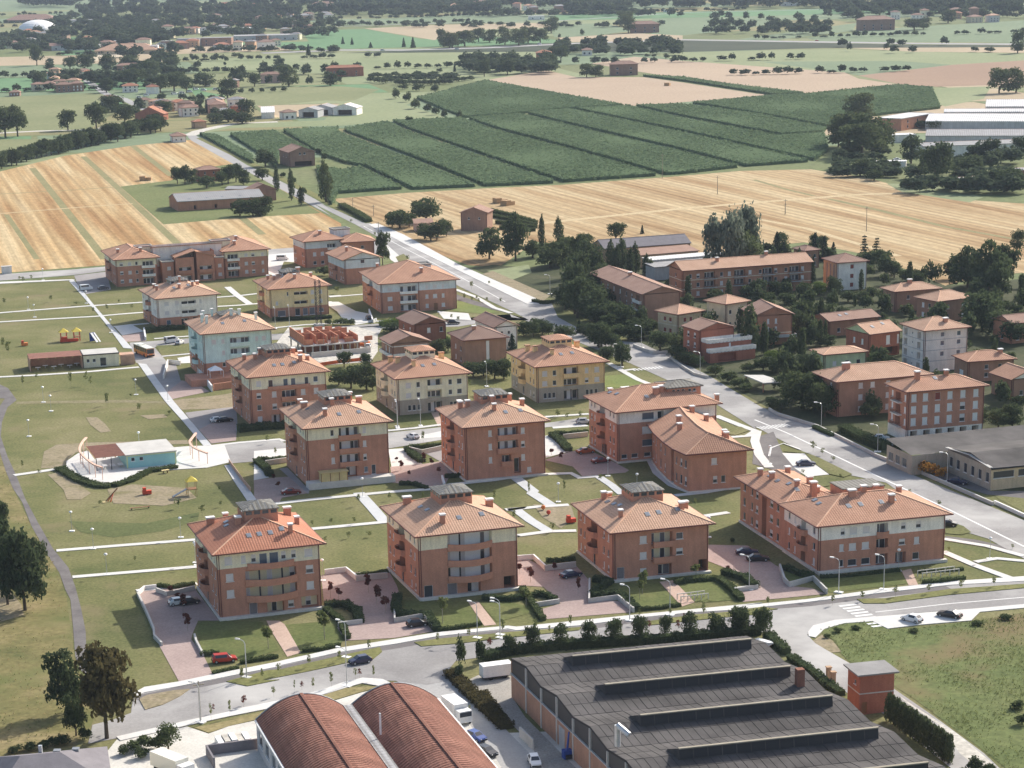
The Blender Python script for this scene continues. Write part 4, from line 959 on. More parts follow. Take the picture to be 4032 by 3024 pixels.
DATA['strips'] = [
('field_track','track_green',.045,3.6,0,[-2424,12269,583,-2177,398,-1492]),
('field_track','track_green',.045,3.6,0,[-2243,12876,454,-1691,715,-2687]),
('field_track','track_green',.045,3.6,0,[-2047,13494,467,-1808]),
('field_track','track_green',.045,3.6,0,[-1023,9816,141,-585]),
('field_track','track_green',.045,2.4,0,[-2142,10149,424,-1504]),
('field_track','track_green',.046,2,0,[-2346,11006,307,92,247,108]),
('field_track','track_pale',.046,2.2,0,[-2178,10185,327,172,246,104]),
('field_track','track_pale',.045,5,0,[165,9293,269,183,503,303,276,130,334,141,220,96,303,25]),
('field_track','track_green',.045,3,0,[1624,10005,156,-487,153,-544,211,-456]),
('field_track','track_pale',.046,3,0,[1160,9473,213,-447,221,-839]),
('field_track','track_green',.047,2.4,0,[1389,10861,102,-457,83,-268]),
('road','asphalt_pale',.06,9,0,[-2958,30519,1242,206,1256,316,1541,-266,2056,2088,1951,-19,1825,915,1867,83]),
('motorway','asphalt_pale',.1,24,0,[-2204,24113,832,263,678,-304,909,69,935,501,1227,252,916,-800,1275,-1080,1346,-889]),
('lane','asphalt_pale',.06,7,0,[-3425,20103,479,-1906,226,-586,246,-868,234,-791]),
('lane','dust_pale',.055,8,0,[-3181,14607,332,120,396,11,29,477]),
('lane','dust_pale',.06,9,0,[-1779,14105,25,329,80,270,105,274,276,47]),
('verge','verge',.055,4,0,[-1694,13921,447,-1543,454,-1602,200,-749,-13,22,161,-473]),
('road_marking','paint_white',.07,.35,0,[-465,9424,190,-700,223,-787,158,-593]),
('road_marking','paint_white',.07,.5,0,[703,5416,59,-157,82,-268,79,-260,79,-252,83,-287]),
('footpath','paving_white',.11,1.9,.08,[-1756,7349,154,10,275,100,102,28,104,34]),
('footpath','paving_white',.11,1.9,.08,[-1714,7161,150,13,305,66,67,30,101,36]),
('footpath','paving_white',.11,1.9,.08,[-1168,7029,54,27,54,22]),
('footpath','paving_white',.11,1.9,.08,[-896,7581,83,28,66,42]),
('footpath','paving_white',.11,1.9,.08,[-877,7383,85,19,68,29]),
('footpath','paving_white',.11,1.9,.08,[-502,7547,43,11]),
('footpath','paving_white',.11,1.9,.08,[-1501,6208,131,11,104,15,137,32,145,55]),
('footpath','paving_white',.12,2.4,.08,[-880,7810,56,-199,62,-197]),
('footpath','paving_white',.12,3,.08,[-500,7432,59,-199,44,-245]),
('footpath','paving_white',.11,1.6,.08,[-498,7530,126,49]),
('footpath','paving_white',.11,1.6,.08,[-327,7657,80,58]),
('footpath','paving_white',.11,1.6,0,[-938,6483,93,38]),
('footpath','paving_white',.11,1.6,.08,[-1003,6789,117,34,341,156,247,39,68,50]),
('footpath','paving_white',.12,1.7,.1,[-658,5259,68,32,99,28,14,-27]),
('footpath','paving_white',.12,1.7,.1,[-227,5387,66,22,70,34,262,63,119,25]),
('footpath','paving_white',.11,1.9,.08,[-467,4669,95,36,97,30,72,22,96,18,46,39,97,32,53,31,0,11,125,6,18,-45,44,11]),
('footpath','paving_white',.11,1.9,.08,[-360,4453,71,19,95,27]),
('footpath','paving_white',.11,1.9,.08,[58,4577,44,12,-39,-14,66,21,67,10]),
('footpath','paving_white',.11,1.9,.08,[77,4359,1,4,68,28,56,0]),
('footpath','paving_walk',.115,2.6,.08,[-268,4758,34,-127,36,-142]),
('footpath','paving_walk',.115,2.6,.08,[83,4877,40,-145,-4,-12,38,-110]),
('footpath','paving_walk',.115,2.4,.08,[82,4573,28,-92,34,-89]),
('footpath','paving_walk',.115,2,.08,[277,4851,23,-79,18,-83]),
('footpath','paving_walk',.115,2,.08,[407,5006,4,-126,24,-121,30,-67,100,66]),
('footpath','paving_white',.11,1.8,.08,[432,4667,69,22,60,34]),
('footpath','paving_white',.11,1.8,.08,[474,4484,59,27]),
('footpath','paving_white',.11,1.8,.08,[-869,4331,139,31,145,30]),
('footpath','paving_white',.11,1.8,.08,[-802,4134,127,28,119,27]),
('footpath','paving_white',.11,1.8,.08,[-661,4028,56,21,56,19]),
('footpath','paving_white',.11,1.9,.08,[-1089,5002,56,32,57,35]),
('road_marking','paint_white',.07,.35,0,[715,3783,142,41,177,35]),
('footpath','paving_white',.12,2,.1,[612,5473,50,-125,27,-60,-26,-54,-44,-9]),
('footpath','paving_white',.12,2.2,.1,[693,5287,-20,-110,-8,-146,7,-127]),
('kerb','paint_white',.16,.5,.1,[686,5013,15,85,37,47,32,-73]),
('footpath','paving_white',.13,1.6,.1,[939,4262,75,-60,54,-78]),
('footpath','paving_white',.12,1.8,.1,[918,4171,42,-105,47,-93]),
('footpath','paving_white',.12,1.6,.1,[965,4091,47,21,67,-31]),
('footpath','paving_white',.11,1.8,.08,[-64,7635,72,-179,60,-233,54,-114]),
('footpath','paving_white',.11,1.8,.08,[384,6214,30,-115,36,-136,34,-84]),
('footpath','paving_white',.11,1.5,.08,[407,6091,48,29]),
('cycle_path','asphalt_dark',.075,2.3,0,[-574,3407,66,41,57,32,53,31,52,27,4,6,92,63,99,42,72,36,126,34,15,-11,117,20,99,38,110,26,127,33,85,14,138,45,140,41])]
DATA['trees'] = [
('broad:brown','big thin-crowned brownish tree at the lower left street end',None,[-591,3222,159,104]),
('broad:dark','large dark tree at the left edge beside the worn asphalt path',None,[-854,3920,160,98]),
('broad:dark','tallest dark tree at the left edge of the rough ground',None,[-894,3958,175,78]),
('broad:dark','dark-leaved tree left of the brownish one',None,[-675,3344,111,72]),
('round:silver','tall silver-green tree, largest before the right stubble field',None,[897,7627,283,123]),
('round:silver','second tall silver-green tree beside the largest',None,[975,7774,280,111]),
('broad:dark','huge dark tree beside the end of the stubble field','huge dark trees at right',[1725,7299,179,150,1679,7404,145,138,1723,7156,128,116,1811,7435,145,106,1672,7610,76,85]),
('round:mid','wide grey-green tree at the foot of the tall silver pair',None,[952,7645,187,142]),
('round:dark','dense dark tree right of the grey-white block','dense trees at the right edge',[1542,6576,126,136,1571,6475,92,122,1589,6377,72,100,1542,6719,72,84,2048,8234,91,61,1763,7012,47,53]),
('round','large grey-green tree above the white-roofed sheds','large trees by the white-roofed sheds',[2198,12123,211,259,2098,11889,190,254,2105,12324,214,223,2491,14322,165,222,2062,12426,153,143,2302,12367,116,132]),
('broad:dark','dark tree standing on the rough ground at left','trees on the rough ground',[-918,4139,98,70,-957,4196,97,59,-1001,4437,84,38]),
('broad:silver','lower silver-green tree at the left of the tall pair',None,[843,7688,239,91]),
('round:dark','dark tree shading the greenhouse sheds','trees by the greenhouse sheds',[2213,10515,207,182,2276,11441,158,132,2462,10141,112,142,2432,10811,103,169,2655,11354,140,131,2337,11272,99,148,2886,11620,118,115,2532,10253,83,110,2581,13382,73,121,2783,13328,58,131]),
('round','large shady tree at the roadside left of the brick blocks','shady roadside trees',[843,5551,96,116,880,5518,99,105,884,5435,94,76,832,5639,68,71]),
('column','tallest dark cypress, between the red-brick house and the gabled house',None,[797,6278,144,73]),
('broad:dark','tall bare-stemmed tree at the roadside field','tall trees at the roadside field',[162,8298,185,117,63,8355,124,118,229,8369,69,91]),
('round:dark','dark tree leaning over the dry grass at left',None,[-853,4051,111,49]),
('round:dark','dense dark tree in the wood by the side street','dense trees by the side street',[352,7406,165,101,415,7700,158,110,332,6993,141,100,324,7219,162,90,392,7073,111,106,385,7305,106,109,387,7865,162,73,436,7250,98,99,448,7643,85,109,474,7129,76,93,387,6857,70,86,438,6914,70,78,473,6845,70,68,485,6561,59,70,417,6708,64,67,515,6596,60,62,438,6586,52,70,500,6863,47,64,547,6691,45,50]),
('round:dark','dense dark shrub tree at the street end',None,[-642,3238,71,40]),
('round:dark','dark roadside tree facing the junction','dark roadside trees',[376,6941,105,111,457,6760,92,102,327,7065,96,101,411,6878,83,98,378,6479,74,87,301,7160,70,84,420,6159,75,52,488,6594,70,61,408,6450,49,60,367,6610,40,67,384,6281,38,58,341,6666,41,50]),
('bush:dark','dark bush in the shaded gardens between the right-hand houses','dark garden bushes at right',[861,5942,98,67,1311,6419,94,82,1427,6704,92,79,1012,6494,94,69,929,5927,91,60,1090,6757,89,79,871,6782,92,75,1358,5526,82,57,1010,6752,97,67,1196,5588,60,75,690,6527,96,61,905,6206,80,66,1304,6890,95,69,1771,6950,91,75,1005,5420,77,52,991,6400,86,64,1474,6472,93,61,1542,6513,96,58,1241,5346,54,70,1231,5684,65,62,1609,6920,94,62,870,6409,64,75,920,7076,90,64,630,6419,79,60,513,6772,79,65,1650,7132,86,68,497,7435,91,66,1079,7058,79,68,1693,7461,86,71,466,7530,94,62,722,6684,74,60,1137,6083,58,65,1572,6924,82,59,1027,7629,84,67,1213,5319,52,54,1586,7512,91,61,957,6698,76,56,1323,6495,69,58,1149,6755,73,57,1557,6638,74,56,815,5779,55,55,1308,6162,54,64,705,6761,75,53,1205,6514,58,65,683,7090,62,70,1262,7716,81,60,1653,6885,61,65,997,6484,52,65,822,6357,67,48,1157,7023,79,49,1420,6272,51,62,1253,6547,65,52,663,6531,54,59,800,7107,74,51,381,7376,59,66,1487,7120,77,48,843,6011,52,50,1199,7846,61,73,1028,7080,58,61,480,6758,67,47,1015,7915,76,57,1078,7581,58,69,980,6563,51,58,1265,7026,57,59,1048,7314,64,53,1162,6033,43,55,473,6797,66,44,1323,8111,62,67,901,5621,44,45,1314,7768,68,55,900,6815,54,52,1205,5551,46,42,1420,6525,63,41,651,6487,44,56,434,7710,63,54,1744,7345,57,57,593,7229,64,45,971,7876,60,58,947,6957,48,55,388,7436,57,52,1418,7506,56,54,1455,7235,50,56,991,7838,69,46,1439,7939,57,56,980,7615,66,43,1654,7199,61,42,1564,7605,53,51,787,7635,62,41,1497,7567,52,49,1860,7374,62,39,1302,5375,32,40,1238,6455,43,40,1771,7537,43,56,446,7440,45,48,965,8091,64,40,1076,8299,52,52,404,6996,39,44,1715,6875,40,44,1852,7195,39,48,1126,8346,50,48,887,7721,39,50,620,7279,40,43,1353,6672,38,39,1113,6773,41,37,1026,6461,35,39,1288,5757,29,37,1426,7997,43,41,942,5881,30,31,1075,5919,30,31,720,7554,34,43,1446,7344,35,39,1268,5348,27,27,957,7989,35,44,981,6530,30,34,1452,6908,30,36,1655,6517,30,29,1486,6215,28,28,1334,7548,34,33,1287,6809,30,30,1759,6985,27,32,1390,7869,30,34,1449,7217,26,33,882,7041,26,25]),
('broad','spreading broadleaf tree in the pale meadow at the left edge','trees in the left meadow',[-2984,14309,196,199,-2912,14345,201,176,-2479,14803,170,157,-2656,14733,138,144]),
('poplar:mid','tall oval tree at the corn edge right of the road',None,[-682,10341,193,83]),
('round','soft grey-green tree in the roadside copse','copse trees by the main road',[326,8152,97,129,375,8223,104,110,283,8081,84,101,434,8461,82,91,410,8218,67,103]),
('round:dark','dark tree crowding the old stone farmhouse','trees round the old farmhouse',[-198,9514,105,150,-306,9328,83,124,-144,8936,83,82,-195,8968,66,82,-169,8917,60,89,-341,9385,69,70,-236,9735,72,72,-107,9047,74,60,-268,9371,62,70]),
('round:dark','dark garden tree near the brown brick cube house','garden trees of the old houses',[-300,5913,82,75,-344,5940,64,75,53,6023,56,76,79,6020,65,56,23,6070,47,77,-7,6052,47,66,-381,5987,46,61,-111,6367,58,54,152,6691,51,62,210,6711,51,62,278,6622,45,67,180,6661,61,50,-256,6800,36,86,-380,6257,48,47,-283,5911,41,45,-80,6462,40,49,228,6681,41,51,-317,6249,43,40]),
('round:mid','rounded green tree behind the grey hipped roof',None,[-488,3169,47,41]),
('round:dark','dark round tree at the junction by the red-brick house','trees at the road junction',[371,6461,81,81,546,6383,65,80,421,6201,67,51,586,6233,46,70,377,6224,50,51,607,6178,39,58,630,6141,35,50]),
('round:dark','dark tree against the brick block with white shutters','trees by the white-shuttered block',[1016,5517,73,63,978,5507,67,56,1023,5475,57,38,956,5482,47,38]),
('round:dark','bush at the foot of the white-shuttered block','bushes by the white-shuttered block',[1319,5267,66,59,1282,5257,50,65,1320,5335,38,52,1376,5455,42,43]),
('poplar','tall dark poplar in the clump beside the long gabled block','poplars by the long gabled block',[538,7897,132,50,514,7846,115,50,500,7958,117,46,587,7889,116,42,561,7811,107,41,620,7829,82,37,634,7800,66,37]),
('bush:mid','leafy shrub in the shaded gardens between the right-hand houses','garden shrubs at right',[603,6355,64,66,1338,6266,62,65,986,5401,53,53,585,6417,63,61,1321,7600,64,80,905,5957,50,61,859,6052,54,57,1427,6096,52,59,1156,7668,63,75,1248,5786,48,56,1049,6841,60,60,1679,7012,63,61,1386,7692,62,66,800,7275,52,66,1352,7169,52,65,1486,7746,64,61,1524,6656,51,57,1717,6729,53,57,918,7307,57,58,929,7611,62,57,1344,6456,52,48,1140,7982,60,60,688,7555,51,63,1174,8264,60,64,738,6452,43,53,1372,6887,49,55,1443,7290,48,61,1694,6929,46,56,509,6668,45,50,1756,7279,50,54,1054,6848,42,52,1603,6779,40,52,829,6397,35,45,858,7145,40,46,680,7106,42,43,1519,6109,35,39,1528,6365,40,37,1458,7188,39,44,964,7068,41,38,1028,8076,39,49,887,7774,43,41,1426,8037,38,44,634,7521,37,38,1058,6985,30,38,1317,8160,35,41,1545,7177,33,34,951,5898,26,28,1095,6188,29,27,648,7350,28,32,1115,7019,27,30,1611,7176,26,28]),
('round','tree at the upper right beyond the ploughed field','trees at the upper right',[3811,16059,189,170,3941,16094,184,171]),
('column','dark clipped conifer in the thick row behind the brick cabin','thick conifer row',[689,3032,47,22,685,3044,47,22,682,3057,47,22,678,3070,47,22,674,3083,47,22,670,3096,47,22,667,3109,47,23,663,3122,47,23,659,3135,47,23,655,3149,47,23,651,3162,47,23,647,3176,47,23,643,3190,47,23,639,3204,47,23,635,3218,47,23]),
('column','second dark cypress behind the tallest',None,[815,6616,88,49]),
('broad','thin pale tree in front of the tan-roofed corner by the forecourt',None,[-341,8272,129,62]),
('conifer','dark conifer behind the brick terrace roofs','conifers behind the brick terrace',[1270,8124,111,55,1153,8294,93,65,1304,8119,98,47,1180,7584,100,32,1174,8260,56,48,1346,8171,64,39]),
('round:dark','dark tree among the village gardens','village trees',[-2597,16267,134,212,-2417,18379,164,209,-1881,17425,168,177,-2829,19995,192,203,-2835,19084,163,217,-2338,15129,136,161,-1544,15481,133,139,-2511,18231,156,163,-3661,21432,182,183,-2220,18872,121,207,-1526,14966,86,183,-3466,21600,161,201,-4358,22714,225,156,-3304,21910,132,231,-2173,15863,108,149,-1635,15121,98,148,-3687,19279,144,149,-2288,18157,142,133,-2975,18385,131,135,-2859,21611,115,202,-1150,18598,113,144,-2001,19287,144,118,-1708,15016,76,135,-1790,18724,120,129,-3879,21883,132,160,-3524,20033,121,138]),
('round','big round pale tree beside the wide farmhouse',None,[-1499,18662,183,197]),
('round:dark','dark garden tree before the brick terrace','garden trees before the brick terrace',[989,6534,81,57,1088,7204,69,58,808,6051,42,68,961,7317,66,55,1008,6815,61,47,1017,7357,54,55,1029,7165,40,67,933,7369,41,64,1062,7400,54,46,972,7197,36,63]),
('bush:orange','orange-brown withered hedge bush by the roadside wall',None,[1015,4794,39,53]),
('column','slim dark cypress among the right-hand gardens','slim garden cypresses',[1194,5713,91,32,934,6177,97,34,822,5711,89,31,841,6285,94,33,1267,5517,76,27,1356,6398,87,30,1075,6724,89,31,1314,6521,86,30,1255,6251,79,28,1733,7495,95,33,1488,7440,92,32,1023,6406,78,27,837,7149,86,30,715,7270,87,30,1036,7740,89,31,1467,6094,69,24,1367,6288,70,24,1169,7840,85,30,1797,7142,75,26,1673,6986,72,25,1089,7897,80,28,1315,7393,73,25,1002,6468,63,22,977,7945,73,26,1243,8083,67,24,1076,8214,68,24]),
('round:dark','clipped dark tree in the row along the black factory roof','clipped trees along the factory',[455,3678,52,41,366,3660,52,34,231,3639,48,35,187,3634,50,34,278,3643,52,32,138,3622,48,32,89,3610,48,30,415,3673,42,36,495,3691,42,29,323,3664,45,24,49,3597,37,27]),
('poplar','single slim poplar before the stubble','poplars before the stubble',[341,8649,118,52,267,8446,151,36]),
('round:dark','clipped dark tree at the right end of the factory row','clipped trees at the row end',[495,3651,59,35,459,3686,49,36]),
('bush:dark','dark bush at the bottom right corner','bushes at the bottom right',[719,2996,27,31,738,2989,20,29,697,2980,18,19]),
('round:dark','dark tree hedging the right-hand gardens','garden trees at right',[1465,7860,79,78,1456,7697,82,72,1448,7947,62,79,1182,8379,79,67,1479,7667,60,62,1511,7583,47,75,1327,8354,65,57,1541,7552,38,66,1311,8420,65,47]),
('column','dark cypress in a right-hand garden','cypresses in the right-hand gardens',[1405,5879,68,41,1044,6448,69,19,1128,6129,50,23,898,6158,56,20,1139,6128,46,16,1052,7398,47,21,1242,7086,41,17,1015,7404,27,19,1655,7509,32,16]),
('round:dark','dark shrub tree against the long cowshed','trees by the cowshed',[-980,9874,87,106,-929,9920,91,82,-1040,9886,80,90,-945,9868,51,82]),
('bush:mid','leafy bush in the yard behind the grey hipped roof','bushes behind the grey roof',[-526,3177,26,33,-540,3161,24,29,-508,3170,24,25,-524,3131,20,27,-553,3150,20,25]),
('bush:dark','dark clipped bush at the left end of the factory row','clipped bushes at the row end',[-36,3534,60,24,-1,3546,54,23,-40,3471,33,20]),
('cedar','tall thin cedar rising above the white cube house garden','cedars by the white cube house',[1481,8028,101,46,1448,8092,102,47]),
('round:dark','dark tree crowding the brick farmhouse','trees round the brick farmhouse',[-1116,12055,96,129,-1233,11244,98,93,-1200,11308,99,84,-1454,11255,103,74,-1321,11053,65,100,-1146,11155,90,74,-1499,11300,91,74,-1258,11178,74,74,-1070,11353,66,84,-1422,11284,82,65]),
('round:dark','dark round tree behind the farm shed','trees behind the farm shed',[575,8789,78,80]),
('round:dark','low dark bush at the corn corner','bushes at the corn corner',[1923,10922,88,108,1953,10706,55,97,2045,10967,56,99]),
('round:dark','bushy tree standing in the open upper right fields','lone trees in the upper right fields',[5117,20904,229,144]),
('round:dark','dark bushy tree in the long belt above the left wheat field','trees in the belt above the wheat',[-2349,13430,113,121,-2144,14075,103,127,-2311,13563,117,103,-2377,13415,110,107,-2492,12909,96,111,-2228,14011,103,120,-2453,13011,90,115,-2533,12671,96,101,-2471,12949,109,91,-2580,12483,101,91,-2557,12649,86,109,-2055,14336,94,127,-2438,13253,105,95,-2174,14061,91,121,-2016,14521,105,111,-2551,12473,89,98,-2532,12817,91,98,-2255,13782,121,83,-2299,13673,83,116,-2338,13542,79,116,-2030,14390,98,104,-2599,12438,91,82,-2400,13375,82,102,-2410,13262,83,98,-2618,12257,81,85,-2595,12280,90,73,-2511,12858,65,110,-2236,13857,94,86]),
('conifer','dark spruce in front of the pale yellow villa',None,[759,6891,62,47]),
('round:dark','dark garden tree between the houses','garden trees between the houses',[1210,7302,70,59,994,6690,68,46,1025,6852,62,47,926,6069,42,53,1108,7293,53,55,1042,6391,40,56,1317,7215,45,54,1280,7173,40,58,1235,7179,40,58,1066,6933,55,39]),
('round','tree in the dark row beyond the striped field','trees in the row beyond the fields',[-34,24587,182,239,554,24481,190,218,668,24942,193,222,407,24719,209,190,1912,26789,236,195,2011,28727,202,232,1012,27261,201,198,802,24878,167,191,-271,24697,200,150,-201,24332,129,217,-167,24317,172,157,244,25322,152,184,124,25560,162,165]),
('bush:mid','roadside hedge bush by the carport','bushes by the carport',[715,5820,38,56,694,5901,38,57,670,6001,36,48,728,5772,31,49,761,6040,29,48,666,6052,20,35]),
('bush:dark','dark hedge bush behind the grey hipped roof','dark hedge behind the grey roof',[-624,3219,27,25,-655,3203,20,25,-668,3198,18,25,-704,3177,16,27,-685,3187,16,27,-724,3172,13,27]),
('broad:dark','dark bushy tree in the long belt above the left wheat field','trees in the belt above the wheat',[-2183,13794,118,111,-2394,13362,92,130,-2080,14529,105,133,-2424,13087,87,126,-2276,13614,99,119,-2404,13191,94,118,-2256,14005,99,123,-2136,14320,97,130,-2175,14015,106,108,-2162,14212,97,121,-2055,14664,105,117,-2265,13798,82,124,-2122,14523,82,130,-2302,13523,91,91,-2355,13367,91,88,-2337,13492,87,89]),
('poplar','slim dark poplar beside the country road','poplars on the country road',[-850,10436,151,40,-950,10808,123,38,-792,10242,85,43]),
('round:light','fresh green garden shrub behind the beige villa','fresh green shrubs',[847,6149,42,58]),
('conifer','dark spruce in front of the white rendered house','spruces by the white rendered house',[111,6438,56,37,325,6723,43,34,192,6740,48,29,253,6705,34,24]),
('bush:mid','rank weedy bush on the waste ground','weedy bushes',[837,3191,21,26,847,3261,17,34,937,3723,13,28,880,3694,11,28,630,3673,11,20,605,3642,10,17,760,3663,8,22,662,3686,8,20]),
('round:dark','tree by the far house group upper right','trees by the far houses upper right',[5135,25895,137,272,5858,27467,174,222,5269,26029,147,189]),
('round:dark','dark tree in the hedgerow running to the stubble','hedgerow trees below the motorway',[338,19451,146,140,310,20030,135,144,744,20127,138,137,136,19301,160,107,629,20189,116,145]),
('bush:mid','soft shrub beside the yellow block','shrubs beside the yellow block',[-545,8032,45,62,-425,6963,30,54,-395,6959,25,35,-470,6969,22,30]),
('round:light','bright green tree in the garden before the terrace','bright green garden trees',[1164,7333,49,59]),
('round:dark','dark bush behind the kerb','bushes behind the kerb',[780,5493,36,43,767,5552,33,44]),
('round','bushy tree around the brown stubble farmhouse','trees round the stubble farmhouse',[997,18918,121,131,1073,18890,108,138]),
('round:dark','dark tree on the motorway bank','trees on the motorway bank',[886,21458,148,135,842,21964,119,168]),
('bush:orange','smaller orange-brown withered bush by the roadside wall',None,[1035,4758,30,29]),
('far','tree in the grove beside the large brown barn','grove by the brown barn',[4919,28453,167,155]),
('bush:dark','round bush beside the wide green corn','bushes along the corn edge',[-384,15890,81,99,-552,16919,91,82,-296,15586,69,86,-462,16578,84,74,-399,17705,72,98,-228,15298,67,74,-172,15023,66,62,-268,17488,77,72,-71,14931,66,47,-527,17925,48,74,-400,14775,45,51,1345,26475,88,63,-260,20027,47,55,1050,25847,69,53]),
('conifer','pointed dark conifer beside the white farmhouse','conifers by the white farmhouse',[-1880,15985,97,50,-1661,23422,125,72,-1942,16144,77,50]),
('bush:dark','dark hedge bush along the field boundary','field boundary bushes',[-535,18356,67,88,-157,18389,63,89,-318,18325,62,88,-593,18517,62,89,-708,18689,62,90,-265,18383,59,89,-211,18415,58,89,-769,18831,60,91,-828,18937,60,91,-428,18421,57,89,-373,18401,57,89,-485,18535,53,89,-658,18821,48,91,-104,18710,46,90,-49,18788,45,91,6,18867,44,91]),
('bush:dark','low bush on the country road verge','bushes on the country road',[-809,10681,44,45,-813,12320,51,51,-898,11173,39,47,-862,12683,43,53,-977,11480,32,48]),
('bush:light','bright green shrub left of the brown brick cube house',None,[-86,6616,24,33]),
('conifer','pointed tree in the upper fields','pointed trees in the upper fields',[-597,24514,122,76,-704,24729,107,59,172,20550,96,42,-123,20087,88,35,-1312,25529,85,52,-1429,25763,86,53,-1068,24730,66,59]),
('bush:dark','round bush in the pale upper meadow','bushes in the pale upper meadow',[-2573,22944,84,87,-2428,22608,68,70,-2848,23199,78,64,-2419,23452,55,88,-2723,23290,55,80,-2372,21924,44,38]),
('conifer','small pointed conifer behind the farm shed',None,[695,8978,38,22]),
('bush:dark','dark row bush in the orchard strip','orchard bushes',[-1827,17917,48,62,-1742,17941,48,62,-1658,17966,48,62,-1573,17991,48,62,-1489,18016,49,62]),
('bush:dark','dark bush at the far edge of the stubble','bushes at the stubble edge',[1890,21354,57,66,1949,21198,50,58,1991,21181,50,51,1730,21743,34,60,1795,21716,33,60]),
('bush:dark','small dark shrub in the shaded garden','shrubs in the shaded gardens',[514,4276,13,13,307,4181,10,15,71,4444,14,11]),
('bush:dark','dark haystack-shaped bush in the stubble','bushes in the stubble',[1569,17657,26,43]),
('sapling','leafy young garden tree in front of the front-row blocks','young garden trees in front',[-279,3699,55,31,-375,3654,44,26,-70,3777,51,24,-217,3805,5,2,84,3868,38,29,304,3931,47,24,413,4016,31,24,296,3896,39,16,28,3981,22,24]),
('sapling:red','red-leaved young tree in the brick courtyards','red-leaved courtyard trees',[-283,3952,40,14,-267,3934,26,15,-213,3981,37,16,-194,3902,39,20,-176,3851,39,20,-249,3915,11,12,-590,3994,23,13,-554,3889,34,17,-530,3765,35,17,-575,3967,13,13,76,4082,27,12,96,4023,32,16,145,4077,29,11,183,3932,36,11,480,4068,14,12,-179,4965,24,15,-158,4889,21,10,-108,4983,24,13,-90,4906,24,13,-128,5036,25,15,-452,4810,19,13,-469,4895,15,12,-192,5055,11,11,176,5081,20,14,196,5014,23,13]),
('stake:red','thin red-leaved sapling along the street pavement','red saplings along the street',[-389,3350,23,8,-435,3328,18,5,-389,3363,19,8,-300,3429,18,8,-207,3483,20,8,13,3615,26,12,299,3706,22,9,348,3694,26,10,368,3785,8,5]),
('stake','thin staked sapling on the street verge','staked saplings on the street verge',[-344,3399,21,8,-311,3416,26,4,-281,3421,28,6,-251,3439,31,8,-213,3477,24,6,-182,3468,31,6,-197,3618,27,8,-246,3571,24,9,-296,3546,26,9,-345,3507,26,9,-405,3484,26,9,-78,3654,25,7,-23,3680,25,9,-372,3495,21,5,-22,3281,23,5,-404,3477,29,8,-435,3291,34,6,-407,3307,34,6,-371,3488,19,6,38,3701,34,10,97,3721,26,11,159,3725,32,8,287,3782,19,6,343,3787,19,8,401,3765,35,11,461,3777,24,9,120,3695,21,6,527,3833,22,8,645,3832,22,9,704,3854,22,10,769,3876,25,11,833,3889,22,9,896,3902,25,11,963,3924,22,9]),
('stake','thin young tree in the park lawn beyond the cream kiosk','young trees in the upper park',[-1620,7527,27,16,-1651,8016,28,17,-1468,7571,27,16,-1634,8087,23,11,-1237,7345,26,13,-1222,7503,16,11,-1157,7365,21,13,-1681,8095,17,11,-1366,7491,13,21,-1275,7288,26,10,-1443,6635,48,14,-1407,6529,56,19]),
('stake','thin young tree on the lawn below the cream kiosk','young trees in the middle park',[-1133,6032,53,13,-993,5787,38,12,-943,5883,13,11,-896,5717,21,14,-1270,6048,40,11,-807,5649,12,14,-1096,6071,44,11,-1076,6025,39,9,-1251,6155,27,11]),
('stake','thin young tree on the lawn by the playground','young trees in the playground park',[-986,5742,48,12,-893,5684,25,13,-659,4657,26,17,-600,4597,25,14,-567,4659,17,10,-692,4228,17,6,-807,5643,14,12,-1029,4996,18,9,-1080,5064,25,8,-584,4797,15,9,-838,4696,14,11]),
('stake','thin young tree on the lawn between the rows','young trees between the rows',[-353,4472,17,9,-314,4489,17,11,-264,4485,19,9,-271,4375,16,12,-228,4381,14,13,-318,4349,14,10,-196,4683,20,11,-121,4654,29,8,-262,4645,29,10,35,4639,34,8,75,4485,25,8,-132,5235,35,11,-486,5137,25,8,-518,5275,25,11,153,4386,24,12,75,4505,25,8,191,4701,37,8,111,4664,46,7,208,5517,20,10,264,5465,26,13,276,4809,21,11,466,4554,25,7,158,4942,15,9]),
('stake','thin sapling beside the main road','saplings beside the main road',[-7,7627,32,16,56,7722,16,11,-402,9067,25,13,-524,9538,20,13,-32,7429,21,12,10,7390,18,11,44,7353,18,11,90,7315,21,11,-249,8338,29,15,-33,5840,34,17,-21,5902,30,21,209,5499,20,16,231,5460,24,12]),
('stake','thin sapling on the main road island','saplings on the road island',[795,5051,30,14,811,5013,21,13,827,4951,14,12,739,4832,14,9,943,4637,11,10,983,4520,16,13,1058,4177,12,8,930,4170,12,7,817,4791,11,8]),
('stake','small shrub tree by the brick block','shrubs by the brick block',[-476,7604,29,22,-74,7019,20,13,-52,6976,20,13,-32,7406,21,12,-6,7359,21,12,16,7334,18,10,-451,6934,17,10])]
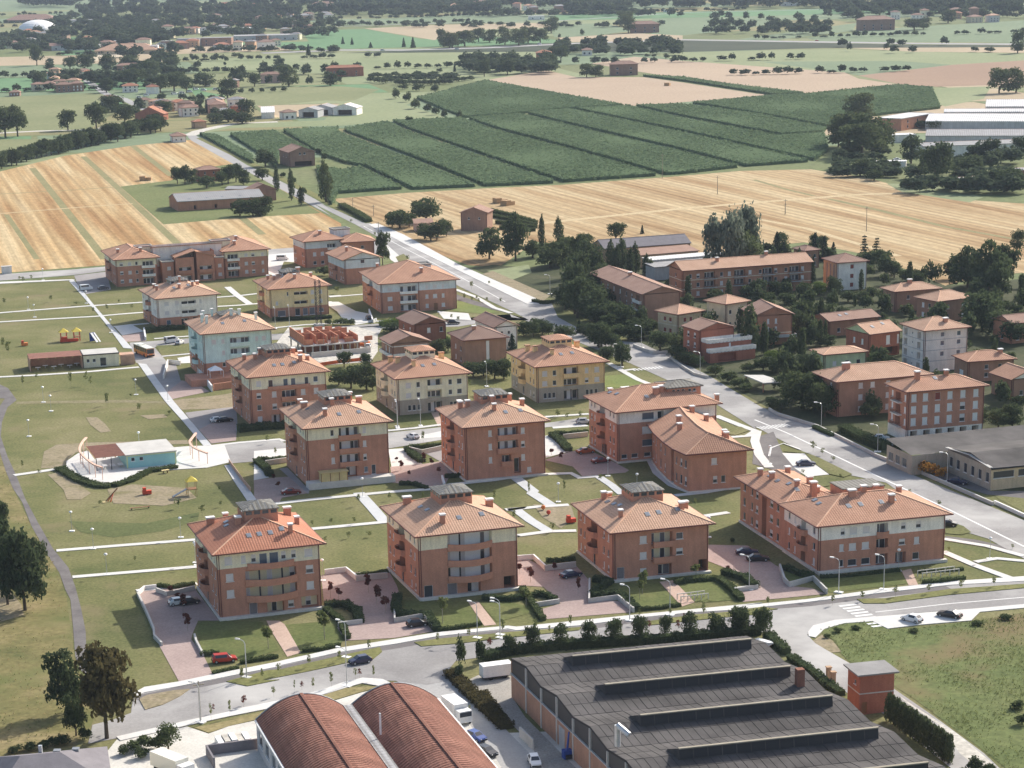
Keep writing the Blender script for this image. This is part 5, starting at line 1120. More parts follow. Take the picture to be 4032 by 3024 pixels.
DATA['woods'] = [
('far_wood',[([(-528.3,2858.6),(-337.1,2764.6),(-448.1,3695.1),(-710.8,3863.8)],70,(10,18),(16,28)),([(-328.2,1923.8),(-249.2,1896.6),(-361.3,2776.5),(-479.3,2834.5)],46,(9,15),(14,22)),([(-370.4,3043.9),(-208.2,2956.8),(-268.2,3831.3),(-481.9,3978)],60,(10,17),(16,26)),([(-852.4,4319.1),(-722.1,4227.8),(-884.4,5189.9),(-1049.1,5327.7)],60,(16,26),(18,34)),([(-612.3,3696.4),(-191.2,3433.4),(-279.1,5053.5),(-929.7,5640.4)],190,(14,24),(16,30)),([(-540.6,2601.9),(-472.7,2571.6),(-545.2,2973.9),(-624.7,3014.4)],22,(7,11),(12,18)),([(-443.6,2663.3),(-365.7,2627.1),(-465.4,3359),(-566.9,3418.1)],70,(10,18),(14,24))],'leaf_far','dark far wood across the top left of the picture'),
('far_wood',[([(-196.7,3533.7),(42.7,3380),(60.9,4746.7),(-279.1,5053.5)],210,(14,24),(16,30)),([(45.8,3615.6),(326.7,3422.7),(421.8,4421.1),(60.9,4746.7)],190,(14,24),(16,30)),([(150.4,3310.8),(236.8,3255.3),(268.1,3684.9),(170.8,3756.1)],60,(14,22),(16,26))],'leaf_far','dark far wood across the top centre of the picture'),
('far_wood',[([(326.7,3422.7),(516.8,3292.2),(630.5,4020.9),(402.3,4216.6)],110,(14,22),(16,28)),([(490.2,3122),(731.9,2965.3),(874,3545.4),(591.5,3770.8)],150,(12,20),(14,26)),([(407.9,4433.7),(987.1,3911.2),(1255.1,4979.8),(538.5,5854.8)],160,(16,26),(20,36)),([(-1303.3,6138.7),(-286.9,5197.2),(-383.8,6981.1),(-1860.5,8784.4)],120,(16,26),(20,36)),([(-286.9,5197.2),(432.3,4531),(556.4,5833),(-383.8,6981.1)],170,(16,26),(20,36))],'leaf_far','dark far wood across the top right and horizon')]
DATA['thicket'] = [([(180.1,1087.7),(211.5,1080.9),(232.8,1191.9),(198.4,1200.2)],34,(4,8),(7,12)),([(200.2,1011.1),(250.1,1001),(283.8,1139),(227.5,1152)],46,(5,11),(8,14)),([(253.7,1344.8),(330.1,1324.2),(345.4,1386.8),(265.7,1409.4)],22,(3,6),(6,10)),([(-533,2564.9),(-411.9,2511.4),(-488.7,2989.8),(-635.1,3065.5)],60,(9,15),(12,20)),([(-521.4,2896.9),(-152.1,2712.8),(-210.7,3791.8),(-744.4,4158.4)],130,(9,16),(12,22)),([(-386.4,1943.8),(-105.1,1847),(-122,2159.2),(-453.8,2292)],60,(6,10),(7,13)),([(-266.8,1580.3),(-165.5,1551.2),(-184.1,1733),(-297.6,1769.2)],36,(5,8),(6,10)),([(-4.6,1972.6),(73,1943.5),(80.6,2141.2),(-4.8,2176.4)],60,(8,14),(10,18)),([(-83.8,1917.5),(.6,1887.2),(.8,1949.1),(-86.5,1981.3)],40,(3,5),(8,14)),([(85.7,2233.9),(208.3,2181.2),(227.7,2383.8),(94,2446.8)],70,(7,13),(10,18)),([(274.5,2595.2),(405.9,2527.2),(483.3,3012.1),(328.6,3108.7)],60,(8,14),(10,18)),([(493.8,2951.4),(697.9,2826.2),(825.9,3349.1),(589.3,3525.7)],110,(8,15),(10,20)),([(-191.2,3433.4),(298.5,3127.5),(306.4,3210.6),(-196.7,3533.7)],60,(8,14),(12,22)),([(-169.4,3031.4),(266.3,2789.8),(274.8,2878.7),(-175.1,3136.4)],40,(5,9),(10,16)),([(-345.9,2482.3),(-134.5,2389.1),(-138.4,2461),(-356.5,2559.9)],30,(4,8),(8,14)),([(354.7,2159.2),(517.1,2088),(555.5,2244.9),(382,2327.2)],14,(5,10),(7,12))]
DATA['town'] = [
([(-421.4,2548.6),(-189.9,2445.2),(-245,3176.5),(-551.5,3352)],34,(5,9),(10,18)),
([(-540.6,2601.9),(-432.7,2553.7),(-510.8,3024.1),(-640.4,3091.7)],12,(4,7),(10,16)),
([(-363.8,1860.4),(-296.2,1838),(-344.6,2147.1),(-424.2,2177.5)],10,(4,7),(8,13)),
([(-261.1,1578.7),(-165.5,1551.2),(-199.1,1879.3),(-315.5,1919.4)],14,(4,7),(8,13)),
([(-51,3472.8),(133.9,3352.9),(147.7,3694),(-56,3839.7)],8,(7,11),(12,20)),
([(444.4,2829),(648.6,2710.1),(748.9,3132.7),(516.8,3292.2)],8,(6,10),(10,18)),
([(-398.7,3377.8),(-181.2,3248.9),(-224.4,4044.7),(-499.3,4245.5)],14,(6,10),(12,20))]
DATA['cars'] = [
('estate','car_red',-44.47,358.66,.255,'bright red estate car at the end of the brick drive by the street'),
('hatch','car_black',-54.8,393.45,.405,'black car in the shaded court at the left end of the front row'),
('hatch','car_pale',-56.78,393.18,.405,'pale car mostly hidden behind the black one in the left court'),
('hatch','car_black',-11.59,376.5,.285,'black hatchback in the brick bay beside the low pale wall'),
('hatch','car_navy',-20.93,356.22,3.567,'dark blue car parked along the street verge'),
('saloon','car_navy',17.52,405.46,.505,'dark navy car in the shade beside the all-brick block'),
('saloon','car_navy',53.18,418.44,.005,'dark blue car, left of the two in the courtyard by the L-shaped block'),
('saloon','car_black',54.69,413.72,.005,'dark car with white glare on its roof, right of the two in the courtyard'),
('hatch','car_white',7.49,306.83,-1.445,'white car parked beside the long brick factory wall'),
('hatch','car_blue',-1.28,317.82,-.895,'blue car beside the vaulted warehouse'),
('hatch','car_black',.32,311.28,-.895,'black car nose-on beside the vaulted warehouse'),
('hatch','car_white',76.97,372.38,2.305,'white car on the pale parking strip, left one of two'),
('saloon','car_black',84.09,374.35,2.505,'dark car on the pale parking strip, right one of two'),
('saloon','car_navy',75.79,491.67,.055,'navy car alone on the pale parking island beside the main road'),
('hatch','car_white',-15.88,529.39,2.205,'white car on the street between the rows'),
('hatch','car_black',-6.6,692.88,-.095,'dark car on the street behind the dark red-brown house'),
('hatch','car_black',-34.23,705.37,1.805,'dark car beside the white wall below the blue-white-topped block'),
('saloon','car_black',-65.13,554.09,.405,'black and white-looking car by the cream-topped block near the park walkway'),
('hatch','car_white',-66.9,553.91,.405,'white car just left of the black one near the park walkway'),
('saloon','car_maroon',28.86,499.23,.355,'dark red car in the court before the curved wing block'),
('saloon','car_orange',25.83,509.25,.355,'orange-brown car against the wall of the curved wing block'),
('saloon','car_maroon',-41.94,476.05,.205,'dark red car in the brick court left of the tall cream-banded block'),
('hatch','car_silver',27.08,541.99,.105,'silver car on the street left of the white-banded block'),
('hatch','car_pale',97.61,515.83,-.195,'pale car beside the hedge of the white-shuttered block'),
('hatch','car_pale',98.97,509.33,2.305,'aqua-white car below the pale one by the hedge'),
('saloon','car_navy',106.46,471.15,-.495,'dark blue car in front of the grey sawtooth workshop'),
('hatch','car_white',-90.98,668.36,1.305,'white car right of the open white pick-up by the aqua block'),
('van','car_white',-93.75,671.36,.605,'white van beside the grass strip near the aqua block'),
('van','car_white',-138.56,781.44,.405,'white van parked by the end of the longest apartment row'),
('hatch','car_grey',-132.62,782.32,.405,'grey car in the shade of the longest apartment row'),
('hatch','car_white',-32.21,654.32,1.505,'white car at the corner of the building site'),
('hatch','car_black',96.7,436.12,-.195,'dark car seen past the right corner of the L-shaped block'),
('van','car_white',-73.53,845.73,.105,'white van on the parking beyond the longest apartment row'),
('hatch','car_red',371.31,2392.37,.1,'tiny red car on the far motorway'),
('van','car_white',78.29,2454.24,.1,'white van on the far motorway by the tree line'),
('van','car_white',109.4,2491.3,.1,'white van on the far motorway by the open fields'),
('van','car_white',145.71,2498.55,.1,'white lorry-like van on the far motorway'),
('van','car_white',-91.02,2401,.1,'white van on the far motorway at left'),
('van','car_white',-11.56,2390.62,.1,'white van on the far motorway behind the tree row'),
('van','car_white',-58.54,3095.61,.05,'white van on the upper far road'),
('saloon','car_white',223.59,1160.95,.305,'white car by the low white garage near the greenhouses'),
('van','car_white',-256.6,1781.34,.2,'white lorry or van in the yard beyond the village lane'),
('van','car_white',-235.81,1791.73,.655,'white lorry or van in the yard beyond the village lane'),
('van','car_white',-230.49,1798.66,-.178,'white lorry or van in the yard beyond the village lane'),
('van','car_white',-226.24,1814.85,.06,'white lorry or van in the yard beyond the village lane'),
('van','car_white',-224.35,1841.22,.695,'white lorry or van in the yard beyond the village lane'),
('van','car_white',-216.67,1829.57,-.072,'white lorry or van in the yard beyond the village lane'),
('van','car_white',-207.22,1835.47,-.068,'white lorry or van in the yard beyond the village lane'),
('van','car_white',-219.26,1886.26,.695,'white lorry or van in the yard beyond the village lane'),
('van','car_white',-258.63,1756.81,.056,'white lorry or van in the yard beyond the village lane')]
DATA['bus'] = (-99.56,651.48,-1.045)
DATA['globes'] = [
(-73.61,414.65,'white globe lamp on the lower park lawn','globe lamps lower park'),
(-56.53,419.87,'white globe lamp on the lower park lawn','globe lamps lower park'),
(-79.44,434.03,'white globe lamp on the lower park lawn','globe lamps lower park'),
(-62.36,441.34,'white globe lamp on the lower park lawn','globe lamps lower park'),
(-56.99,421.8,'white globe lamp on the lower park lawn','globe lamps lower park'),
(-86.35,448.5,'white globe lamp on the lower park lawn','globe lamps lower park'),
(-117.52,584.53,'white globe lamp on the middle park lawn','globe lamps middle park'),
(-113.37,542.2,'white globe lamp on the middle park lawn','globe lamps middle park'),
(-113.3,572.63,'white globe lamp on the middle park lawn','globe lamps middle park'),
(-93.42,591.91,'white globe lamp on the middle park lawn','globe lamps middle park'),
(-83.42,582.33,'white globe lamp on the middle park lawn','globe lamps middle park'),
(-82.93,524.96,'white globe lamp on the middle park lawn','globe lamps middle park'),
(-151.65,741.59,'white globe lamp along the upper park walkway','globe lamps upper park'),
(-146.48,725.32,'white globe lamp along the upper park walkway','globe lamps upper park'),
(-133.65,751.91,'white globe lamp along the upper park walkway','globe lamps upper park'),
(-158.95,808.07,'white globe lamp along the upper park walkway','globe lamps upper park'),
(-115.83,691.97,'white globe lamp along the upper park walkway','globe lamps upper park'),
(17.48,463.58,'white globe lamp on the lawns between the block rows','globe lamps between rows'),
(35.18,470.33,'white globe lamp on the lawns between the block rows','globe lamps between rows'),
(29.72,486.12,'white globe lamp on the lawns between the block rows','globe lamps between rows'),
(-25.76,472.24,'white globe lamp on the lawns between the block rows','globe lamps between rows'),
(-30.52,406.94,'white globe lamp on the lawns between the block rows','globe lamps between rows'),
(46.98,431.83,'white globe lamp on the lawns between the block rows','globe lamps between rows'),
(67.77,494.23,'white globe lamp near the main road','globe lamps near main road'),
(99.82,411.31,'white globe lamp near the main road','globe lamps near main road'),
(80.66,404.61,'white globe lamp near the main road','globe lamps near main road'),
(-11.27,692.08,'white globe lamp near the main road','globe lamps near main road')]
DATA['arms'] = [
(-39.83,350.05,2.6,'curved-arm street lamp along the front street','street lamps front street'),
(-39.87,350.06,2.6,'curved-arm street lamp along the front street','street lamps front street'),
(-23.51,359.52,2.6,'curved-arm street lamp along the front street','street lamps front street'),
(-22.61,344.39,2.6,'curved-arm street lamp along the front street','street lamps front street'),
(-.75,368.65,2.6,'curved-arm street lamp along the front street','street lamps front street'),
(3.27,368.35,2.6,'curved-arm street lamp along the front street','street lamps front street'),
(3.31,370.17,2.6,'curved-arm street lamp along the front street','street lamps front street'),
(26.8,376.68,2.6,'curved-arm street lamp along the front street','street lamps front street'),
(34.34,379.51,2.6,'curved-arm street lamp along the front street','street lamps front street'),
(50.58,394.26,2.6,'curved-arm street lamp along the front street','street lamps front street'),
(66.93,391.09,2.6,'curved-arm street lamp along the front street','street lamps front street'),
(75.55,392.23,2.6,'curved-arm street lamp along the front street','street lamps front street'),
(-45.14,328.55,2.6,'curved-arm street lamp along the front street','street lamps front street'),
(-19.93,541.31,1.8,'curved-arm street lamp along the middle streets','street lamps middle streets'),
(-14.22,543.65,1.8,'curved-arm street lamp along the middle streets','street lamps middle streets'),
(3.03,591.71,1.8,'curved-arm street lamp along the middle streets','street lamps middle streets'),
(-20.14,543.37,1.8,'curved-arm street lamp along the middle streets','street lamps middle streets'),
(85.28,529.65,2.9,'curved-arm street lamp along the main road','street lamps main road'),
(94.53,503.57,2.9,'curved-arm street lamp along the main road','street lamps main road'),
(104.59,473.52,2.9,'curved-arm street lamp along the main road','street lamps main road'),
(62.58,600.69,2.9,'curved-arm street lamp along the main road','street lamps main road'),
(49.64,644.48,2.9,'curved-arm street lamp along the main road','street lamps main road'),
(26.26,748.52,2.9,'curved-arm street lamp along the main road','street lamps main road'),
(-63.43,692.1,1.8,'curved-arm street lamp along the middle streets','street lamps middle streets'),
(-59.17,695.33,1.8,'curved-arm street lamp along the middle streets','street lamps middle streets'),
(41.47,615.01,2.9,'curved-arm street lamp along the main road','street lamps main road')]
DATA['poles'] = [
(95.39,1102.53,12,'thin utility pole standing in the stubble or corn edge','utility poles'),
(114.68,1028.43,8.54,'thin utility pole standing in the stubble or corn edge','utility poles'),
(135.58,951.7,6.29,'thin utility pole standing in the stubble or corn edge','utility poles'),
(159.61,888.98,9.93,'thin utility pole standing in the stubble or corn edge','utility poles'),
(-54.25,1007.54,4.9,'thin utility pole standing in the stubble or corn edge','utility poles'),
(-43.52,977.22,4.76,'thin utility pole standing in the stubble or corn edge','utility poles'),
(135.03,948.54,4.91,'thin utility pole standing in the stubble or corn edge','utility poles'),
(-38.58,906.43,6.34,'thin utility pole standing in the stubble or corn edge','utility poles'),
(-45.22,329.17,6.79,'thin utility pole standing in the stubble or corn edge','utility poles')]
DATA['hedges'] = [
([(-29.1,389.3),(-25.6,389.9),(-22.9,385.5),(-22.1,378.9)],1.6,1.4,'dark hedge curving round the court entrance right of the left front block','leaf_dark',None),
([(-28.9,387.6),(-25.8,380.8),(-23.8,369.6)],1.2,1,'low hedge along the brick bay, left side','leaf_mid',None),
([(-15.7,394.2),(-15.8,386.6),(-14.9,382.4),(-10,382),(-7.9,373.1)],1.6,1.4,'dark hedge above the low pale wall behind the black hatchback','leaf_dark',None),
([(-31.4,363.4),(-28,363.9),(-25,366.3)],.8,.8,'low trimmed hedge on the pavement edge by the left front garden','leaf_mid',None),
([(-49.1,362.5),(-45.9,363)],.9,.9,'low hedge behind the red estate car','leaf_mid',None),
([(-41.6,357.6),(-38.3,359.1),(-35.4,360.4)],.8,.8,'low trimmed hedge on the pavement edge by the red car','leaf_mid',None),
([(-45.8,352.2),(-44.4,353.2),(-41.8,355.1)],.8,.6,'strip of low planting between red car and pavement','leaf_mid',None),
([(-7.9,373.1),(-4.6,374.4),(0,376.4)],.8,.8,'low trimmed hedge on the pavement edge by the second block','leaf_mid',None),
([(.3,391.9),(5.6,390.6),(11.5,393.7),(14,389.9)],1.2,1.2,'dark hedge between the second block and its court','leaf_dark',None),
([(7.9,397.7),(11.2,377.9)],1.2,1,'hedge running to the pavement beside the second court','leaf_mid',None),
([(21.6,402.2),(24.8,401),(20.8,392.1),(25.8,392.6),(28.5,382.6)],1.6,1.3,'dark hedge around the garden of the all-brick block','leaf_dark',None),
([(28.5,382.6),(32.8,383.5),(36.8,385)],.8,.8,'low trimmed hedge on the pavement edge by the all-brick block','leaf_mid',None),
([(37,399.1),(41,400.7),(45.4,401.2),(47.1,395.5),(48.3,387.2)],1.4,1.1,'leafy hedge edging the right-hand garden of the all-brick block','leaf_mid',None),
([(46.9,405),(50.5,400.8),(51.9,395.1)],1.6,1.4,'dark hedge along the fourth court','leaf_dark',None),
([(59.1,407.6),(61.9,401.9),(64,401.7)],1.2,1.2,'dark hedge in the shaded corner of the L-shaped block','leaf_dark',None),
([(65,400.9),(70.5,401.2),(80.8,404.2)],.9,.7,'dark planting strip at the foot of the L-shaped block','leaf_dark',None),
([(83.5,395.5),(87,396),(92,397.9)],1,.8,'low hedge by the steps of the L-shaped block','leaf_mid',None),
([(84.3,403.2),(88.6,403.6),(93.1,404)],.8,.7,'second low hedge above the steps of the L-shaped block','leaf_mid',None),
([(-60.4,542.3),(-54.5,544.4),(-48.1,545.5)],3.4,1.8,'thick dark hedge below the cream-topped block left of the middle street','leaf_dark',None),
([(-104.3,690.4),(-98.5,695.3),(-92.7,695.9)],2.4,1.6,'dark hedge in front of the off-white block','leaf_dark',None),
([(-65.7,707.9),(-58.3,707.9),(-50.9,708.8),(-46.6,710.2)],1.6,1.2,'dark hedge in front of the yellow block','leaf_dark',None),
([(-52.7,508.2),(-49.9,500.9),(-48.1,493.2)],1.8,1.2,'dark hedge beside the left concrete ramp','leaf_dark',None),
([(-16.9,517.1),(-15.1,509),(-13.1,503.6)],1.8,1.2,'dark hedge beside the middle concrete ramp','leaf_dark',None),
([(18.6,529.1),(20.5,521.3),(21.9,511.6)],2,1.2,'dark hedge beside the right concrete ramp','leaf_dark',None),
([(-16.7,519.1),(-12.5,519.4),(-8.5,521)],1.2,1,'leafy hedge above the middle ramp wall','leaf_mid',None),
([(-52.5,510.1),(-48.8,509.1),(-45.5,510.7)],1.2,1,'leafy hedge above the left ramp wall','leaf_mid',None),
([(19.3,530.5),(23.3,530),(27.6,531.7)],1.2,1,'dark hedge above the right ramp wall','leaf_dark',None),
([(-7.6,488.1),(-5,488.4),(-2.1,490)],1.2,1,'dark clipped hedge at the corner of the all-brick four-storey block','leaf_dark',None),
([(-17.9,482.5),(-14.7,482.2),(-11.5,477.8)],1.2,.9,'low hedge along the middle court edge','leaf_dark',None),
([(-62.5,405),(-59,404),(-55.3,406.2)],.9,.9,'low hedge with white posts above the left court','leaf_mid',None),
([(-24.3,409.2),(-20.4,410.2),(-18.1,411.4)],.9,.9,'low hedge above the second court','leaf_mid',None),
([(13.1,416.2),(16.2,416.5),(18.9,417.3)],.9,.9,'low hedge above the third court','leaf_mid',None),
([(-99.2,505.5),(-92.7,493.7),(-86.9,487.1),(-84,486.8)],2.6,.9,'bushy green bank under the left edge of the kiosk plaza','leaf_mid',None),
([(-83.4,486.8),(-79.9,492.4),(-77.2,500.8),(-71.1,504)],2.2,.9,'bushy green bank under the right edge of the kiosk plaza','leaf_mid',None),
([(.1,356.2),(5,359.7),(13.9,361.8),(22.4,363.1),(32.3,364),(41.2,365.7),(49.1,367.5)],2.2,1.8,'dark continuous hedge behind the black factory roof','leaf_dark',None),
([(52.5,353.1),(55.1,344.8),(56.5,339),(58,334)],1.6,1.2,'dark hedge along the right side of the black factory roof','leaf_dark',None),
([(50.2,365),(51.4,359.4),(52.1,355.4)],1.8,1.6,'dark hedge at the back right corner of the black factory','leaf_dark',None),
([(-.1,338.8),(1.5,331.9),(3.4,323.9)],1.6,1,'weedy hedge at the yard fence left of the factory wall','leaf_brown',None),
([(-5.4,349.3),(-2.7,341),(-.1,333),(3.6,322.2)],2.4,1.2,'weedy overgrown strip along the warehouse yard','leaf_brown',None),
([(90.4,527.1),(93.2,516.3),(96.1,508.4),(97,505.8)],3,2,'dark hedge along the main road below the white-shuttered block','leaf_dark',None),
([(99.2,508.1),(103,507.7),(106.5,509.2)],3,2.2,'clipped green hedge in front of the grey sawtooth workshop','leaf_mid',None),
([(83.7,530.5),(86.8,520.9)],1.4,1,'low dark hedge on the main road edge','leaf_dark',None),
([(-29.5,691.7),(-26.6,694.2),(-22.7,696.5)],3,2.2,'bright green hedge by the building site','leaf_light',None),
([(20,733.1),(23.9,727.7),(26.6,730.5)],1.6,1.2,'scrubby bush line at the end of the pale pavement','leaf_dark',None),
([(-59.9,1014.5),(-51.4,984.2),(-44.7,955.9)],3,2,'green hedge along the country road','leaf_mid',None),
([(8.3,983),(18.4,960.2),(27.2,937.6)],2,1.8,'vineyard row behind the old stone farmhouse','leaf_mid','vineyard rows'),
([(9.5,961.9),(19.4,944.2),(26.9,929.5)],2,1.8,'vineyard row behind the old stone farmhouse','leaf_mid','vineyard rows'),
([(10.7,941.6),(20.4,928.6),(26.7,921.5)],2,1.8,'vineyard row behind the old stone farmhouse','leaf_mid','vineyard rows'),
([(11.9,922.1),(21.3,913.6),(26.4,913.6)],2,1.8,'vineyard row behind the old stone farmhouse','leaf_mid','vineyard rows')]
DATA['walls'] = [
([(-65.4,399.8),(-61.8,386.9),(-59.2,377),(-58.6,373),(-56.6,368.3)],.35,.8,'concrete','pale low wall down the left side of the left court','retaining_wall',None),
([(-65.4,399.9),(-64.6,403.4),(-62.4,404.1)],.35,.9,'white_paint','white low wall at the back of the left court','retaining_wall',None),
([(-62.1,401.9),(-59.7,399),(-54.8,402.6)],.35,.9,'concrete','low shaded wall behind the cars in the left court','retaining_wall',None),
([(-51.4,373.2),(-50.6,369.3),(-48.6,362.1)],.35,.7,'concrete','low wall beside the brick drive of the left block','retaining_wall',None),
([(-30.4,411.1),(-26.3,412.6),(-23.9,406.4)],.35,1.1,'white_paint','white curved wall at the back of the second court','retaining_wall',None),
([(-24.1,406),(-18,407.7)],.35,1.2,'concrete','grey wall at the back of the second court','retaining_wall',None),
([(-25.9,377.2),(-21.6,378.9)],.35,.9,'concrete','pale wall stub left of the second brick bay','retaining_wall',None),
([(-16.1,389.1),(-15.7,378.8),(-10.5,381.2),(-8.4,373.1)],.35,1,'concrete','angled pale wall around the bay with the black hatchback','retaining_wall',None),
([(7.1,417.8),(10.7,418.5),(12.7,410.8)],.35,1.1,'white_paint','white curved wall at the back of the third court','retaining_wall',None),
([(12.6,410),(18.8,412.2)],.35,1.2,'concrete','grey wall at the back of the third court','retaining_wall',None),
([(10.1,386.6),(14.6,388.5)],.35,.9,'concrete','pale wall stub left of the third brick bay','retaining_wall',None),
([(20.9,401.4),(20.1,388.1),(25.6,389.9),(27.9,381.7)],.35,1,'concrete','angled pale wall around the third brick bay','retaining_wall',None),
([(47.6,392.7),(52.1,394.6)],.35,.9,'concrete','pale wall stub by the fourth court','retaining_wall',None),
([(47.6,393.2),(52.3,394.6)],.35,.9,'concrete','pale wall stub left of the fourth brick bay','retaining_wall',None),
([(58.2,407.7),(57.8,398.4),(58.3,395.3),(63.4,399.1),(64.6,390.3)],.35,1.1,'concrete','zigzag pale wall below the L-shaped block','retaining_wall',None),
([(-16.4,515.7),(-13.3,512.1),(-8.5,516.2)],.35,1.2,'concrete','ramp wall left of the all-brick four-storey block','retaining_wall',None),
([(-50.2,504.7),(-45.1,507.4)],.35,1.2,'concrete','ramp wall left of the tall cream-banded block','retaining_wall',None),
([(21.2,525.3),(27.4,527.5)],.35,1.2,'concrete','ramp wall left of the white-banded block','retaining_wall',None),
([(-7.6,479.7),(-8.2,486.9)],.4,1,'white_paint','short white wall at the middle court corner','retaining_wall',None),
([(-80.7,625),(-72.7,593.7)],.4,1.8,'white_paint','white terrace wall left of the aqua block','retaining_wall',None),
([(-72.5,595.2),(-66.6,598.8)],.4,1.9,'brick','brick terrace wall before the aqua block','retaining_wall',None),
([(-88.7,613.5),(-90.5,636.9),(-86.5,634)],.4,1.3,'pale_grey','tall white hoarding by the grey parking','retaining_wall',None),
([(-105.5,693.4),(-102.6,676.5)],.5,1.2,'white_paint','white wall at the end of the brick parking by the off-white block','retaining_wall',None),
([(75.4,552.5),(76.7,546.5),(84.6,531.1),(93.3,498.8),(95.1,493.9)],.4,.8,'concrete','low grey wall along the right edge of the main road','retaining_wall',None),
([(96.3,496.7),(99.7,487.5)],.4,.8,'white_paint','white stretch of low wall along the main road','retaining_wall',None),
([(99.5,484.1),(103.9,470.3),(109.9,452)],.4,.8,'concrete','grey stretch of low wall in front of the sawtooth workshop','retaining_wall',None),
([(110.5,453.4),(114,441.7),(116.5,432.9)],.4,.8,'white_paint','white stretch of low wall at the right edge','retaining_wall',None),
([(47.4,646.6),(52.1,633.1),(56.6,634.4)],.4,.9,'concrete','garden wall along the side street','retaining_wall',None),
([(56.5,627.1),(58.6,612.9),(61,600.9),(64.3,595.6)],.4,.8,'concrete','low garden wall below the red-brick house','retaining_wall',None),
([(-34.7,719.7),(-32.6,698.5),(-31.6,701.2)],.4,1.2,'white_paint','white wall by the dark car below the blue-white-topped block','retaining_wall',None),
([(-46.2,626.9),(-39,631.5),(-33.4,634)],.1,1,'netting','orange safety netting along the building site','safety_netting',None),
([(-48.4,640.8),(-40.3,643.9),(-31.2,646.9)],.3,1.6,'concrete','grey hoarding below the building site','hoarding',None),
([(-59.1,507.3),(-54.1,488.7),(-51.3,479)],.12,1.1,'terracotta','red railing beside the walkway','railing',None),
([(-45.5,529.4),(-33.8,532.4)],.3,.4,'concrete','low kerb wall along the street','retaining_wall',None)]
DATA['factory'] = {'o':(4.65,336.79),'rz':.222,'W':40.4,'D':80,'h':6.8}
DATA['vault'] = {'o':(-34.86,315.48),'rz':.2845,'w':14.4,'e':5,'a':8.3,'L':60}
DATA['cabin'] = {'o':(59.3,324.94),'rz':.225,'h':7}
DATA['kiosk'] = {'o':(-82.87,504.27),'rz':.3205,'W':11.75,'Dp':13.02}
DATA['arcs'] = [[(-95.51,523.53,3.4),(-95.78,520.18,3.3),(-95.59,514.84,3.2),(-94.87,510.2,3.2),(-93.6,506.22,3.1),(-91.13,500.3,3),(-89.01,496,3),(-86.97,493.72,2.9)],[(-68.86,524.88,3.6),(-69.24,519.49,3.5),(-69.44,516.83,3.3),(-68.38,512.75,3.1),(-66.53,509.96,2.8),(-64.16,507.13,2.6)]]
DATA['kiosk1'] = {'o':(-114.62,633.15),'rz':.2638,'W':10.32}
DATA['play'] = [('tower',-64.35,477.34),('spring',-74.65,478.89),('swing',-81.7,473.85),('bench',-74.37,465.93),('table',-73.18,499.15),('spring',-139.53,671.98),('canopy',-128.48,678.54),('canopy',-124.52,679.37),('train',-126.51,676.94),('slide',-119.6,677.39),('playhouse',19.42,445.8),('ball',14.92,452.46),('ball',13.93,456.82)]
DATA['site'] = {'o':(-50.56,643.35),'rz':.3205,'W':18.75,'Dp':18}
DATA['crane'] = (-49.77,695.97,14.77)
DATA['saw'] = {'o':(112.22,464.69),'q':(106.56,482.84)}
DATA['carport'] = [(72.96,586.26),(78.19,585.63),(82.87,575.59),(76.77,574.76)]
DATA['greyhouse'] = [(-72.76,303.15),(-61.42,305.07),(-56.3,306.63),(-52.06,294.34)]
DATA['dome'] = (-597.94,3141.44,42.96)
DATA['misc'] = {'trailer':(2.27,347.05,.305),'party':(-72.99,606.05,.305),'shed':None,'bales':[(-168.65,1148.47),(13.23,1015.06),(16.6,1005.51),(156.93,1765.7)],'container':(-47.3,307.23,-.795),'pallets':(-38.89,318.54,.305),'blue':(12.52,309.15,.305),'fence':[(5.59,318.69),(7.51,313.05)],'sign':(-3.74,326.38,.305),'posts':[(57.28,342.49),(57.63,339.98)],'white':(49.12,360.71,.305),'box':(-176.35,827.93,.305),'gate':[(70.07,364.88)],'trailer2':(49.78,345.92,.305)}
DATA['canopy_frames'] = [(39.68,387.86,.305),(87.82,399.76,.305)]
